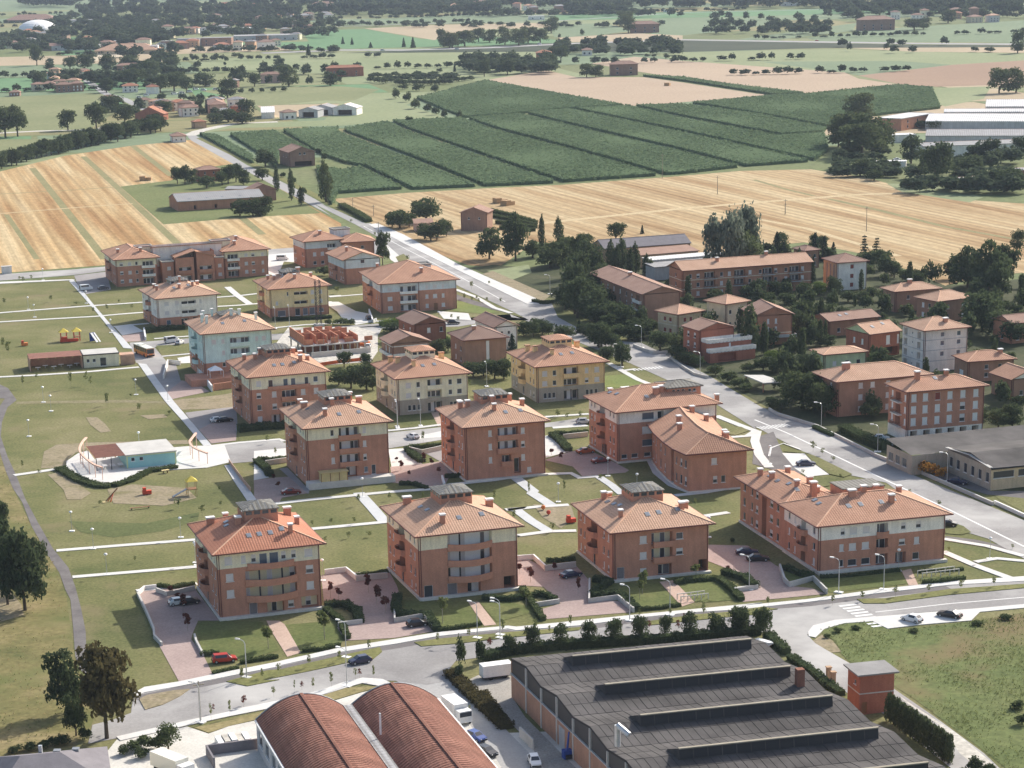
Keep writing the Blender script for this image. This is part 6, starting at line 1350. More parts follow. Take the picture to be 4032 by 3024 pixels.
DATA['buildings'] = [
('',-47.76,383.04,.309,'red-roofed four-storey brick block with cream top and three bowed balconies, front row left',(19.12,21.8,12.5),{'bands':[(9.6,'wall','brick'),(12.5,'upper_wall','cream')],'rmat':'tiles_red','logmat':'loggia_cream','L':[('S',21.8,(.2,3.1,6.2,9.3),1)],'balL':[('S',21.8,(.2,3.1,6.2,9.3))],'plinth':.5,'F':[(2,10.3,1.4,1.5,'s'),(4.8,10.3,.9,1.5,'s'),(6.7,10.3,.9,1.5,'h'),(8.5,9.4,1.5,2.4,'b'),(10.5,9.4,1.7,2.4,'b'),(12.3,10.3,.9,1.5,'h'),(14.2,10.3,.9,1.5,'h'),(17,10.3,1.5,1.5,'s'),(2.1,7.1,1.4,1.5,'s'),(2.1,4,1.4,1.5,'s'),(17.1,7.1,1.4,1.5,'h'),(17.1,4,1.4,1.5,'s'),(9.8,6.2,9.6,2.5,'L','sxpxsxpxh'),(9.8,3.1,9.6,2.5,'L','sxpxsxpxs'),(6.2,.3,1.5,2.3,'g'),(10.4,.1,3.2,2.6,'L','xdx'),(13.3,1,1.1,1.3,'h'),(16.9,.5,3.3,2.2,'L','xhx')],'balF':[('bow',4.9,14.7,3.1,1.5,1),('bow',4.9,14.7,6.2,1.5,1),('bow',5.4,14.2,9.3,1.2,.9)],'chim':[(2.2,16.5,1.6,1,1.3),(6,9.2,1.1,1.1,1.5),(5.8,20,1,1,1),(14.6,3.4,.8,.8,1.6),(14.4,17,1,1,1.4),(17.4,18,1.5,1,1.6),(17.6,11,.9,.9,1.5)],'sky':[(4.2,11.5),(4.6,13.6),(6.8,3.6),(8.8,3.7),(10.9,3.8),(13.2,4.6)],'lantern':(7.25,8.7,13.55,15.3,17.9),'g':1}),
('',-11.28,392.58,.305,'four-storey brick block with cream band, grey lantern and three bowed balconies with white back walls',(19.31,22.45,12.4),{'bands':[(9.6,'wall','brick'),(12.4,'upper_wall','cream')],'rmat':'tiles_tan','L':[('S',22.45,(.2,3.1,6.2,9.3),1)],'balL':[('S',22.45,(.2,3.1,6.2,9.3))],'plinth':.5,'F':[(9.9,9.3,8.7,2.75,'L','sxpsxxxgx'),(9.9,6.2,8.7,2.6,'L','sxpsxxxdx'),(9.9,3.1,8.7,2.6,'L','dxpsxxxgx'),(1.6,.3,1.7,2.4,'d'),(6.3,.3,1.9,2.3,'g'),(10.6,.1,2.6,2.4,'L','dx'),(17.6,.4,2.2,2.4,'O')],'balF':[('bow',5.5,14.3,3.1,1.5,1),('bow',5.5,14.3,6.2,1.5,1),('bow',5.5,14.3,9.3,1.5,1)],'chim':[(3,18,1.7,1,1.4),(5.4,2.4,1,.9,1.7),(17.6,11.5,1.5,1,1.5)],'sky':[(4.2,13),(4.6,9.8),(9,3.4),(13.6,3.8)],'lantern':(7.05,8.9,13.35,15.5,17.7),'g':1}),
('',25.56,401.78,.265,'three-storey all-brick block with grey lantern and two square balconies with dark flower boxes',(19.29,22.14,9.7),{'wall':'brick','rmat':'tiles_tan','logmat':'loggia_cream','L':[('S',22.14,(.2,3.2,6.3),1)],'balL':[('S',22.14,(.2,3.2,6.3))],'plinth':.4,'F':[(6,7,1.4,1.5,'s'),(6,3.9,1.4,1.4,'s'),(9.8,6.3,4.3,2.6,'L','gxgx'),(9.8,3.2,4.3,2.6,'L','bxdx'),(13.4,7.2,1.4,1.3,'d'),(13.4,4.1,1.4,1.3,'h'),(1.4,.4,1.5,2.3,'g'),(6,.8,1.3,1.3,'s'),(10.4,.1,2.8,2.4,'L','dg'),(18.2,.3,1.8,2.4,'O')],'balF':[('flat',7.9,12.3,3.2,.9,.95),('flat',7.9,12.3,6.3,.9,.95)],'chim':[(4,17.6,1,1,1.5),(5.8,19.5,1,.9,1.2),(3,4.5,.8,.8,1.5),(15.6,5,1,1,1.5),(17.4,8.6,1.9,1,1.2)],'sky':[(4,15.3),(4.4,12.6),(4.9,10.6),(8.2,3.7),(10.6,4),(14.6,4.4)],'lantern':(7.05,9.1,13.35,15.7,14.9),'g':1}),
('',65.08,403.68,.261,'long L-shaped three-storey brick block with white top band, front row right',(),{'blocks':[{'W':26.45,'D':17,'h':9.5,'bands':[(6.6,'wall','brick'),(9.5,'upper_wall','white_plaster')],'L':[(2.55,1.2,.9,1.4,'d'),(5.44,1.2,.8,1.4,'s'),(14.62,1.2,1.1,1.4,'s'),(9.52,.3,2.2,2.3,'L','dg'),(2.55,4.2,.9,1.4,'s'),(5.44,4.2,.8,1.4,'d'),(14.62,4.2,1.1,1.4,'d'),(9.52,3.3,2.2,2.3,'L','dg'),(2.55,7.3,.9,1.4,'d'),(5.44,7.3,.8,1.4,'s'),(14.62,7.3,1.1,1.4,'g'),(9.52,6.4,2.2,2.3,'L','dg')],'balL':[('round',7.65,11.56,3.3,1.2,.9),('round',7.65,11.56,6.4,1.2,.9)],'plinth':.6,'F':[(4.9,7.3,.9,1.4,'h'),(7.1,7.3,1.5,1.4,'s'),(9.8,7.3,1.4,1.4,'s'),(13.2,6.4,2.3,2.5,'L','dg'),(17.6,7.3,1,1.4,'h'),(20.8,7.3,1.1,1.4,'h'),(4.7,4.1,.9,1.4,'s'),(7,4.1,1.5,1.4,'s'),(9.7,4.1,1.5,1.4,'s'),(13.2,3.3,2.5,2.5,'L','dd'),(17.4,4.2,1.3,1.2,'h'),(20.5,4.1,1.1,1.4,'s'),(4.7,1,.9,1.4,'d'),(7,1,1.8,1.3,'d'),(9.8,1,1.8,1.3,'d'),(13.2,.4,2.5,2.4,'L','dg'),(17.2,.3,2.2,2.5,'L','dg'),(20.4,1,1.4,1.4,'d')],'balF':[('bow',11.9,14.5,3.3,.7,.95),('bow',11.9,14.5,6.4,.7,.95)],'chim':[(17,4.4,1.1,1,1.6),(10,7.4,1.6,1,1.3),(13,8.6,1.1,1,1.2),(17,11.5,1,1,1.4),(21.5,10.5,1,1,1.2)],'sky':[(3.8,9),(4,11.5),(8,4.4),(10.6,4.6),(15,4.7),(17.8,5.2)]},{'off':(.25,16.98,0),'W':11.5,'D':23.92,'h':9.45,'wall':'brick','skip':'F','L':[(2.39,1.1,1.2,1.6,'d'),(6.46,1.1,1,1.6,'d'),(9.09,1.1,1.4,1.6,'h'),(16.74,1.1,1.6,1.6,'h'),(20.09,1.1,1.2,1.6,'d'),(2.39,4.2,1.2,1.6,'d'),(6.46,4.2,1,1.6,'d'),(9.09,4.2,1.4,1.6,'h'),(16.74,4.2,1.6,1.6,'h'),(20.09,4.2,1.2,1.6,'d'),(2.39,7.3,1.2,1.6,'d'),(6.46,7.3,1,1.6,'d'),(9.09,7.3,1.4,1.6,'h'),(16.74,7.3,1.6,1.6,'h'),(20.09,7.3,1.2,1.6,'d'),(12.92,0,2.4,8.6,'O')],'plinth':.5,'pipes':False,'chim':[(2.4,19.14,1,1,1.5),(3.2,14.83,1,1,1.4),(8,17.94,1,1,1.3),(8.6,8.13,1.2,1,1.7),(4.6,5.26,.9,.9,1.3),(6.4,1.2,1.3,1.2,3.2),(7.8,2.6,1,1,1)],'sky':[(3.6,16.74),(3.4,12.44),(4.2,8.37),(4,3.83)]},{'off':(12.2,16.4,0),'W':9,'D':6,'h':11.7,'roof':'flat','parapet':0,'wall':'brick','rmat':'metal_roof'}],'g':1}),
('',-57.43,547.95,.31,'four-storey brick block with cream top floor, just in front of the aqua block',(19.92,23.58,12.6),{'bands':[(9.4,'wall','brick'),(12.6,'upper_wall','cream')],'L':[('S',23.58,(.2,3.1,6.2,9.3),1)],'balL':[('S',23.58,(.2,3.1,6.2,9.3))],'F':[(2.3,10.2,1.3,1.4,'s'),(5.4,9.4,1.2,2.2,'d'),(9.3,9.4,1.2,2.2,'b'),(11.3,9.4,1.2,2.2,'b'),(14.8,9.4,1,2.2,'d'),(17.2,10.2,1.2,1.4,'b'),(2.2,7.1,1.2,1.4,'h'),(6.2,7.1,1.2,1.5,'s'),(10.1,6.3,3.8,2.4,'L','dgd'),(13.8,7.1,1.2,1.5,'s'),(17.2,7.1,1.2,1.5,'s'),(2.2,4,1.2,1.4,'d'),(6.2,4,1.2,1.4,'h'),(10.1,3.2,3.8,2.4,'L','ddg'),(2.2,1,1.2,1.4,'s'),(6.4,.2,2.4,2.4,'L','xdx')],'balF':[('flat',4.6,15.6,9.3,.7,.7),('flat',8,12.2,3.2,.8,.9),('flat',8,12.2,6.2,.8,.9)],'chim':[(2.4,17,1,1,1.5),(4.4,12.6,1,1,1.6),(6.4,15.5,1,1,1.6),(14.6,5,1,1,1.5),(13.2,18.5,1,1,1.4),(15.6,17.2,1,1,1.4),(16.8,14.5,1,1,1.4),(17.5,9.5,1,1,1.3)],'sky':[(7.4,3.8),(9.6,3.9),(12.8,4.4)],'lantern':(6.65,8.7,12.95,15.3,17.8),'g':1}),
('',-38.47,482.41,.302,'tall brick block with cream top band and yellow timber shed at its foot',(19.11,22.24,13.5),{'bands':[(10.7,'wall','brick'),(13.5,'upper_wall','cream')],'rmat':'tiles_tan','L':[('S',22.24,(1.2,4.3,7.4,10.5),1)],'balL':[('S',22.24,(1.2,4.3,7.4,10.5))],'F':[(9.9,10.5,4.7,2.6,'L','dxdxg'),(9.9,7.4,4.7,2.5,'L','dxxdg'),(9.9,4.3,4.7,2.5,'L','dxgxd'),(6,11.3,.8,1.4,'d'),(6,8,.8,1.4,'s'),(6,4.9,.8,1.4,'s'),(13.5,11.4,.8,1.4,'s'),(13.5,8.2,.8,1.4,'s'),(13.5,5.1,.8,1.4,'h'),(13.6,2.2,.9,1.3,'b'),(15.4,1.6,1,2.2,'d'),(10.2,1.5,2.6,2.4,'L','dx')],'balF':[('flat',7.4,12.5,4.3,.9,.9),('flat',7.4,12.5,7.4,.9,.9),('flat',7.4,12.5,10.5,.9,.9)],'chim':[(3.2,15,1.6,1,1.2),(3.4,20,1,1,1.2),(5.4,3.6,.9,.9,1.6),(8,7.6,.9,.9,1.5),(14.6,17.4,1.4,1,1.7),(16.4,15.4,1.4,1,1.6)],'sky':[(3.4,12.5),(3.8,17.5),(8.7,3.6),(13.4,3.8)],'lantern':(6.65,8.9,12.95,15.5,18.6),'plinth':(-.6,-3.2,0,19.6,-0,1.5),'g':1}),
('',-2.6,483.75,.282,'all-brick four-storey block with grey lantern in the middle of the estate, white balcony windows',(18.9,20.93,12.6),{'wall':'brick','rmat':'tiles_tan','L':[('S',20.93,(.2,3.1,6.2,9.3),1)],'balL':[('S',20.93,(.2,3.1,6.2,9.3))],'plinth':.4,'F':[(10,9.4,4.8,2.5,'L','gxgxg'),(10,6.3,4.8,2.5,'L','dxgxd'),(9.6,3.2,2.2,2.3,'L','gd'),(12.2,1,1.6,3.6,'L','d'),(5.8,10.1,.8,1.4,'s'),(5.8,7,.8,1.4,'s'),(5.8,3.9,.8,1.4,'s'),(13.6,10.1,.9,1.4,'s'),(13.6,7,.9,1.4,'h'),(13.6,3.9,.9,1.4,'s'),(15,1,1,1.2,'s')],'balF':[('flat',7.4,12.6,6.2,.9,1),('flat',7.4,12.6,9.3,.9,1),('flat',8.3,11,3.1,.9,1)],'chim':[(2.8,13.6,1.1,1,1.6),(4.1,12,1.1,1,1.6),(4.2,19.5,1,.9,1),(8.4,5,.9,.9,1.5),(8.8,8.2,.9,.9,1.5),(15.4,16.5,1.5,1,1.6),(17.6,13,1,1,1.7)],'sky':[(4.8,15.5),(10.8,3.8),(14.4,4)],'lantern':(6.65,8.9,12.95,15.5,17.7),'g':1}),
('',-20.24,556.95,.306,'cream-yellow block on a grey stone ground floor with tile-capped lantern',(19.02,21.38,9.6),{'bands':[(3.9,'wall','grey_stone'),(9.6,'upper_wall','cream')],'L':[('S',21.38,(.2,3.6,6.5),1)],'balL':[('S',21.38,(.2,3.6,6.5))],'F':[(2.89,7,1.4,1.4,'s'),(2.89,4.4,1.4,1.3,'s'),(5.58,7,1,1.4,'d'),(5.58,4.4,1,1.3,'d'),(14.27,7,1,1.4,'d'),(14.27,4.4,1,1.3,'d'),(16.75,7,1.3,1.4,'d'),(16.75,4.4,1.3,1.3,'d'),(9.99,6.5,3.85,2.4,'L','dxd'),(9.99,3.9,3.85,2,'L','ddd'),(9.99,.1,3.85,2.8,'L','dpd'),(3.1,1,.9,1.5,'d'),(4.34,1,.9,1.5,'d'),(5.71,1,.9,1.5,'d'),(14.47,1,.9,1.5,'d'),(15.51,1,.9,1.5,'d'),(16.54,1,.9,1.5,'d')],'balF':[('flat',7.87,12.11,6.4,.8,.95)],'balmat':'cream','chimmat':'ochre','capmat':'tiles_new','lanmat':'cream','lanroof':'tiles_new','pipex':[],'chim':[(2.6,15.5,1.3,1,1.5),(3.6,12,1.3,1,1.5),(5.8,4.6,1,1,1.4),(14.4,17.4,1.4,1.1,1.7),(16.4,14.6,1.4,1.1,1.7)],'sky':[(3.4,17.5),(4.4,15),(8.2,4.2),(11.4,4.4)],'lantern':(6.65,8.9,12.95,15.5,14.8),'g':1}),
('',16.23,568.6,.296,'ochre block on a grey stone ground floor beside the main road',(18.99,22.08,9.6),{'bands':[(3.9,'wall','grey_stone'),(9.6,'upper_wall','ochre')],'L':[('S',22.08,(.2,3.6,6.5),1)],'balL':[('S',22.08,(.2,3.6,6.5))],'F':[(2.12,7,1.4,1.4,'s'),(2.12,4.4,1.4,1.3,'s'),(4.86,7,1,1.4,'d'),(4.86,4.4,1,1.3,'d'),(13.91,7,1,1.4,'s'),(13.91,4.4,1,1.3,'h'),(16.78,7,1.4,1.4,'s'),(16.78,4.4,1.4,1.3,'s'),(9.49,6.5,4.15,2.4,'L','dxd'),(9.49,3.9,4.15,2,'L','ddd'),(9.49,.1,4.15,2.8,'L','dpd'),(2.21,1,.9,1.5,'d'),(3.44,1,.9,1.5,'d'),(4.64,1,.9,1.5,'d'),(14.04,1,.9,1.5,'d'),(15.24,1,.9,1.5,'d'),(16.56,1,.9,1.5,'d')],'balF':[('flat',7.21,11.77,6.4,.8,.95)],'balmat':'ochre','chimmat':'ochre','capmat':'tiles_new','lanmat':'ochre','lanroof':'tiles_new','pipex':[],'chim':[(2.6,15.5,1.3,1,1.5),(3.6,12,1.3,1,1.5),(5.8,4.6,1,1,1.4),(14.4,17.4,1.4,1.1,1.7),(16.4,14.6,1.4,1.1,1.7)],'sky':[(3.4,17.5),(4.4,15),(8.2,4.2),(11.4,4.4)],'lantern':(6.65,8.9,12.95,15.5,14.8),'g':1}),
('',32.87,498.84,.303,'white-banded brick block with a lower curved wing, beside the main road',(),{'blocks':[{'W':24.94,'D':19.1,'h':12,'bands':[(9.2,'wall','brick'),(12,'upper_wall','white_plaster')],'L':[('S',19.1,(.2,3.1,6.2,9.2),1),(10.51,.1,2.6,2.8,'O')],'balL':[('S',19.1,(.2,3.1,6.2,9.2))],'plinth':.3,'F':[(7.6,9.7,3,1.7,'b'),(7.6,6.4,3,1.7,'w'),(7.6,3.4,3,1.6,'b'),(1.6,.9,1.4,1,'d'),(4.2,.9,1.6,1,'d'),(7.4,.9,1.6,1,'d'),(10.8,9.3,1.6,2.2,'L','d')],'chim':[(6,20.5,1,1,1.3),(10,20.8,2.2,1,1.3),(12.6,23,1.1,1,1.4),(11.6,5.2,1.4,1,1.6),(13.2,6,1.2,1,1.4),(27,4.5,1,1,1.4)],'sky':[(3.4,14),(4,11),(9,4.4),(4.5,18)]},{'off':(14.8,5.4,0),'W':8.4,'D':7,'h':15.4,'roof':'hip','pitch':14,'oh':.5,'wall':'brick','rmat':'metal_roof','gutter':False,'F':[(1.5,14.3,.8,.7,'d'),(2.7,14.3,.8,.7,'d'),(3.9,14.3,.8,.7,'d'),(5.6,14.3,.8,.7,'d'),(6.8,14.3,.8,.7,'d')]}],'g':1}),
('',-30.39,716.24,.264,'brick block with blue-white top band and white balcony canopies, left of the main road',(),{'blocks':[{'W':25.63,'D':28.31,'h':9.7,'bands':[(6.9,'wall','brick'),(9.7,'upper_wall','blue_white')],'F':[(2.95,7.2,1.6,1.3,'s'),(2.95,4.1,1.6,1.3,'s'),(15.49,7.2,1,1.3,'s'),(15.49,4.1,1,1.3,'s'),(18.25,7.2,1.4,1.3,'s'),(18.25,4.1,1.4,1.3,'s'),(21.02,7.2,.9,1.3,'s'),(21.02,4.1,.9,1.3,'s'),(2.95,1,1.6,1.3,'s'),(15.49,1,1,1.3,'s'),(18.44,.1,1.3,2.3,'D'),(21.02,1,1.2,1.3,'s'),(9.22,.3,5.5,2.3,'L','gxdg'),(9.22,3.3,5.5,2.3,'L','gxdg'),(9.22,6.4,5.5,2.3,'L','gxdg')],'L':[('S',28.31,(.2,3.2,6.3),1)],'balL':[('S',28.31,(.2,3.2,6.3))],'pipex':[12.72],'balF':[('flat',6.27,12.17,3.2,.9,.7,'white_plaster'),('flat',6.27,12.17,6.3,.9,.7,'white_plaster')],'chim':[(4.5,24.31,1,1,1.3),(15,5,1,1,1.5)]},{'off':(14.35,12.74,0),'W':6,'D':5,'h':13.2,'roof':'flat','wall':'blue_white','parapet':.3,'rmat':'metal_roof'}],'g':1}),
('',-62.9,823.93,.382,'brick and blue-white block with a grey stair tower where the country road begins',(),{'blocks':[{'W':14.68,'D':14.65,'h':9.7,'bands':[(7,'wall','brick'),(9.7,'upper_wall','blue_white')],'L':[('S',14.65,(.2,3.2,6.3),False)],'F':[(3.67,4.2,1.3,1.4,'s'),(6.75,4.2,1.3,1.4,'s'),(3.67,1,1.3,1.3,'d'),(6.75,1,1.3,1.3,'d'),(10.57,6.6,3.6,2,'L','dgd'),(10.57,3.4,3.6,2.2,'L','ddd'),(10.57,.3,3.6,2.2,'L','ddd')],'balF':[('flat',8.81,12.48,3.3,.9,.7,'white_plaster'),('flat',8.81,12.48,6.4,.9,.7,'white_plaster')],'chim':[(7.34,4,1,1,1.3)]},{'off':(14,-4.38,0),'brz':-.153,'W':11.51,'D':11.75,'h':9,'wall':'brick','F':[(3,6.4,1.4,1.2,'d'),(7,6.4,1.2,1.2,'d')]},{'off':(13.18,5,0),'W':6.5,'D':5,'h':12.6,'roof':'flat','wall':'blue_white','parapet':.3,'rmat':'metal_roof'}],'g':1}),
('',-45.68,780.4,.361,'brick house-end with pale blue-grey gable in front of the stair tower',(13.31,20.14,8.6),{'bands':[(5.6,'wall','brick'),(8.6,'upper_wall','blue_white')],'gmat':'blue_white','roof':'gy','pitch':18,'L':[('S',20.14,(.2,3),1)],'balL':[('S',20.14,(.2,3))],'F':[(6.66,7.2,1.5,1.6,'d')],'chim':[(4,10,.9,.9,1.6)],'g':1}),
('',-128.4,787.78,.317,'longest brick apartment row with grey central wall, at the wheat field edge',(),{'blocks':[{'W':14.87,'D':25.82,'h':9.6,'bands':[(7.2,'wall','brick'),(9.6,'upper_wall','cream')],'F':[(1.93,1.3,1.2,1.2,'h'),(4.91,1.3,1.2,1.2,'s'),(7.43,1.3,.9,1.2,'d'),(11.6,.3,4,2.3,'L','ddg'),(1.93,4.3,1.2,1.2,'h'),(4.91,4.3,1.2,1.2,'s'),(7.43,4.3,.9,1.2,'d'),(11.6,3.3,4,2.3,'L','ddg'),(1.93,7.4,1.2,1.2,'h'),(4.91,7.4,1.2,1.2,'s'),(7.43,7.4,.9,1.2,'d'),(11.6,6.4,4,2.3,'L','ddg')],'L':[('S',25.82,(.3,3.3,6.4),1)],'balL':[('S',25.82,(.3,3.3,6.4))],'balF':[('flat',9.22,13.98,3.3,1,.75,'white_plaster'),('flat',9.22,13.98,6.4,1,.75,'white_plaster')],'chim':[(2.4,9,1,1,1.3),(9.81,4,1,1,1.4)]},{'off':(40.16,2.56,0),'brz':-.009,'W':16.25,'D':26.18,'h':9.6,'bands':[(7.2,'wall','brick'),(9.6,'upper_wall','cream')],'F':[(8.12,1.3,1.2,1.2,'s'),(10.72,1.3,1.2,1.2,'h'),(14.3,1.3,.9,1.2,'s'),(3.25,.3,4,2.3,'L','ddg'),(8.12,4.3,1.2,1.2,'s'),(10.72,4.3,1.2,1.2,'h'),(14.3,4.3,.9,1.2,'s'),(3.25,3.3,4,2.3,'L','ddg'),(8.12,7.4,1.2,1.2,'s'),(10.72,7.4,1.2,1.2,'h'),(14.3,7.4,.9,1.2,'s'),(3.25,6.4,4,2.3,'L','ddg')],'balF':[('flat',.97,5.53,3.3,1,.75,'white_plaster'),('flat',.97,5.53,6.4,1,.75,'white_plaster')],'chim':[(4.88,4,1,1,1.3),(6.5,9,1,1,1.5)]},{'off':(14.92,6.5,0),'W':25.19,'D':7,'h':12.4,'roof':'sy','pitch':-10,'oh':.4,'bands':[(5.4,'wall','brick'),(12.4,'upper_wall','pale_grey')],'F':[(3.03,6.6,1.1,1.2,'s'),(3.03,9.8,1.1,1.2,'s'),(8.6,6.6,1.1,1.2,'s'),(8.6,9.8,1.1,1.2,'s'),(16.69,6.6,1.1,1.2,'s'),(16.69,9.8,1.1,1.2,'s'),(21.75,6.6,1.1,1.2,'s'),(21.75,9.8,1.1,1.2,'s')]},{'off':(21.7,-.5,0),'W':6.58,'D':7.6,'h':9,'roof':'sx','pitch':16,'oh':.5,'wall':'brick','F':[(3.29,.4,4.6,2,'L','dxd'),(3.29,3.6,4.6,2,'L','dxd')],'balF':[('flat',.6,5.98,3.5,.8,.9)]},{'off':(29.29,-.5,0),'W':6.58,'D':7.6,'h':10.9,'roof':'sx','pitch':-16,'oh':.5,'wall':'brick','F':[(3.29,.4,4.6,2,'L','dxd'),(3.29,3.6,4.6,2,'L','dxd')],'balF':[('flat',.6,5.98,3.5,.8,.9)]},{'off':(16.89,1.5,0),'W':4.3,'D':6,'h':7.4,'roof':'flat','parapet':.3,'parmat':'white_plaster','wall':'brick','F':[(2.53,1.2,1.3,1.2,'s'),(2.53,4.6,1.3,1.2,'s')]},{'off':(36.37,1.5,0),'W':3.29,'D':6,'h':7.8,'roof':'flat','parapet':.3,'parmat':'white_plaster','wall':'brick','F':[(1.77,1.2,1.3,1.2,'s'),(1.77,4.4,1.3,1.2,'s')]},{'off':(9.22,10.5,0),'W':6,'D':4,'h':12.2,'roof':'flat','parapet':.3,'wall':'cream','rmat':'tiles_old'},{'off':(37.16,9.56,0),'W':7,'D':4,'h':12.6,'roof':'flat','parapet':.3,'wall':'cream','rmat':'tiles_old'}],'g':1}),
('',-76.31,609.54,.311,'pale aqua plaster block on a brick base with white chimney pots and terrace wall',(19.64,22.31,13.2),{'bands':[(4.9,'wall','brick'),(13.2,'upper_wall','aqua')],'rmat':'tiles_tan','L':[('S',22.31,(.3,3.3,6.4,9.4),1)],'balL':[('S',22.31,(.3,3.3,6.4,9.4))],'balmat':'aqua','capmat':'white_paint','chimmat':'aqua','F':[(3,10.2,1.3,1.3,'s'),(5.6,10.2,.9,1.3,'s'),(10.4,9.5,5.6,2.2,'L','ggxgg'),(10.4,6.4,5.6,2.2,'L','ggxgg'),(15.3,10.2,.9,1.3,'s'),(17.4,10.2,1.2,1.3,'s'),(15.6,7.2,.8,1.2,'d'),(5.6,6.9,.9,1.3,'s'),(5.6,3.6,.9,1.2,'d'),(8,.4,2,2.3,'L','dx'),(12,.4,1.6,2.2,'d')],'balF':[('bow',7.4,13.4,6.3,.7,.9),('bow',7.4,13.4,9.4,.5,.9)],'chim':[(2.2,12,.7,.7,2.4),(2.8,8,.7,.7,2.2),(3.4,16,.7,.7,2.2),(5.6,14,.7,.7,2.2),(17.4,9.5,.8,.8,2.2),(10,8,.8,.8,1.8),(12.4,8.2,.8,.8,1.8)],'sky':[(6.6,4),(13,4.4)],'lantern':(7.05,8.7,12.55,14.3,16.9),'lanmat':'blue_white','g':1}),
('',-101.44,698.26,.373,'off-white plaster block on brick ground floor with two dark wide loggias, beside the park walkway',(19.72,20.97,9.4),{'bands':[(3.2,'wall','brick'),(9.4,'upper_wall','white_plaster')],'rmat':'tiles_tan','L':[('S',20.97,(.2,3.2,6.3),1)],'balL':[('S',20.97,(.2,3.2,6.3))],'F':[(3,7,1.5,1.3,'s'),(6.4,7,1.3,1.3,'s'),(10.3,6.5,4.8,1.7,'L','dd'),(10.3,3.5,4.8,1.7,'L','dd'),(14.2,7,.8,1.3,'s'),(3,4,1.5,1.3,'s'),(6.4,4,1.3,1.3,'s'),(14.2,4,.8,1.3,'s'),(3.4,.9,1.4,1.5,'b'),(8.8,.2,2.4,2.4,'L','dd'),(12.6,.2,2.4,2.4,'O')],'balF':[('flat',7.7,12.9,3.3,.3,.9,'white_plaster'),('flat',7.7,12.9,6.3,.3,.9,'white_plaster')],'chim':[(2.6,14,1,1,1.2),(2.2,9,.8,.8,1.6),(8.6,4.6,.8,.8,1.4),(13.2,5.4,.8,.8,1.4),(16.5,12,1,1,1.2),(9.8,8.6,.7,.7,1.8)],'sky':[(7,5),(12,6)],'lantern':(6.85,8.9,12.55,14.3,13.6),'lanmat':'blue_white','g':1}),
('',-66.52,712.32,.308,'yellow plaster block on brick ground floor behind the lattice crane mast',(19.55,20.18,9.4),{'bands':[(3.2,'wall','brick'),(9.4,'upper_wall','yellow_plaster')],'L':[('S',20.18,(.2,3.2,6.3),1)],'balL':[('S',20.18,(.2,3.2,6.3))],'F':[(5.9,7,.6,1.3,'d'),(10.3,6.5,4.6,1.7,'L','dd'),(10.3,3.5,4.6,1.7,'L','dd'),(14.2,7,1.1,1.3,'s'),(17,7,1.1,1.3,'s'),(14.2,4,1.1,1.3,'s'),(17,4,1.1,1.3,'s'),(2.2,4.2,.8,1.2,'s'),(3.6,.4,2.6,1.9,'g'),(9,.3,1.6,2.4,'d'),(11.6,.3,1.6,2.3,'g'),(13.9,.3,1.8,2.3,'g'),(17,1,1.6,1.2,'g')],'balF':[('flat',7.8,12.8,3.3,.3,.9,'yellow_plaster'),('flat',7.8,12.8,6.3,.3,.9,'yellow_plaster')],'chim':[(2.4,13,.9,.9,1.3),(3.6,9,.9,.9,1.3),(9.6,5,.9,.9,1.4),(12,10,1.4,1,1.9),(16.4,10.5,.9,.9,1.4)],'sky':[(6,7)],'lantern':(6.45,8.9,12.15,14.3,13.5),'lanmat':'blue_white','g':1}),
('H',-18.06,656.8,.384,'dark red-brown brick house with front gable, between the ochre block and the brick blue-white block',(10.11,14,6.2),{'oh':.7,'wall':'brick_dark','rmat':'tiles_grey','roof':'gy','pitch':20,'F':[('W',10.11,(.45,.85),(3.6,),1.1,1.5,'wd')],'L':[('W',14,(.3,.7),(.9,3.7),1.1,1.3,'dh')]}),
('H',-23.81,624.15,.331,'brown brick house with white curved gable band, right of the building site',(11.03,10.7,6.4),{'oh':.7,'wall':'brick_brown','rmat':'tiles_old','roof':'gy','pitch':19,'F':[('W',11.03,(.5,),(3.4,),1.4,1.5,'w')],'L':[('W',10.7,(.4,.7),(3.4,),1,1.9,'w')],'balL':[('flat',.3,10.5,2.9,.9,.8,'white_plaster')],'balF':[('flat',.2,10.83,2.9,.7,.8,'white_plaster')],'string':[5.6],'stringmat':'white_plaster'}),
('H',-2.82,621.96,.326,'brown brick cube house with a pale vertical stripe on its windowless front',(12.55,13.28,7.4),{'oh':.7,'wall':'brick_brown','rmat':'tiles_grey','roof':'hip','pitch':22,'pipes':False,'L':[('W',13.28,(.35,.7),(.9,3.9),1.1,1.3,'wd')],'F':[(6.9,.3,1,6.6,'w')],'chim':[(4.39,4.65,1.2,.9,1)]}),
('H',6.2,645.6,.359,'white rendered house with brown gabled roof and two small windows under the gable',(6.99,16.77,6.8),{'oh':.7,'wall':'white_plaster','rmat':'tiles_old','roof':'gy','pitch':24,'F':[('W',6.99,(.3,.62),(4.6,),.8,1,'d'),('W',6.99,(.62,),(1.2,),.8,1,'d')],'L':[('W',16.77,(.3,.7),(1,4),1.1,1.3,'d')]}),
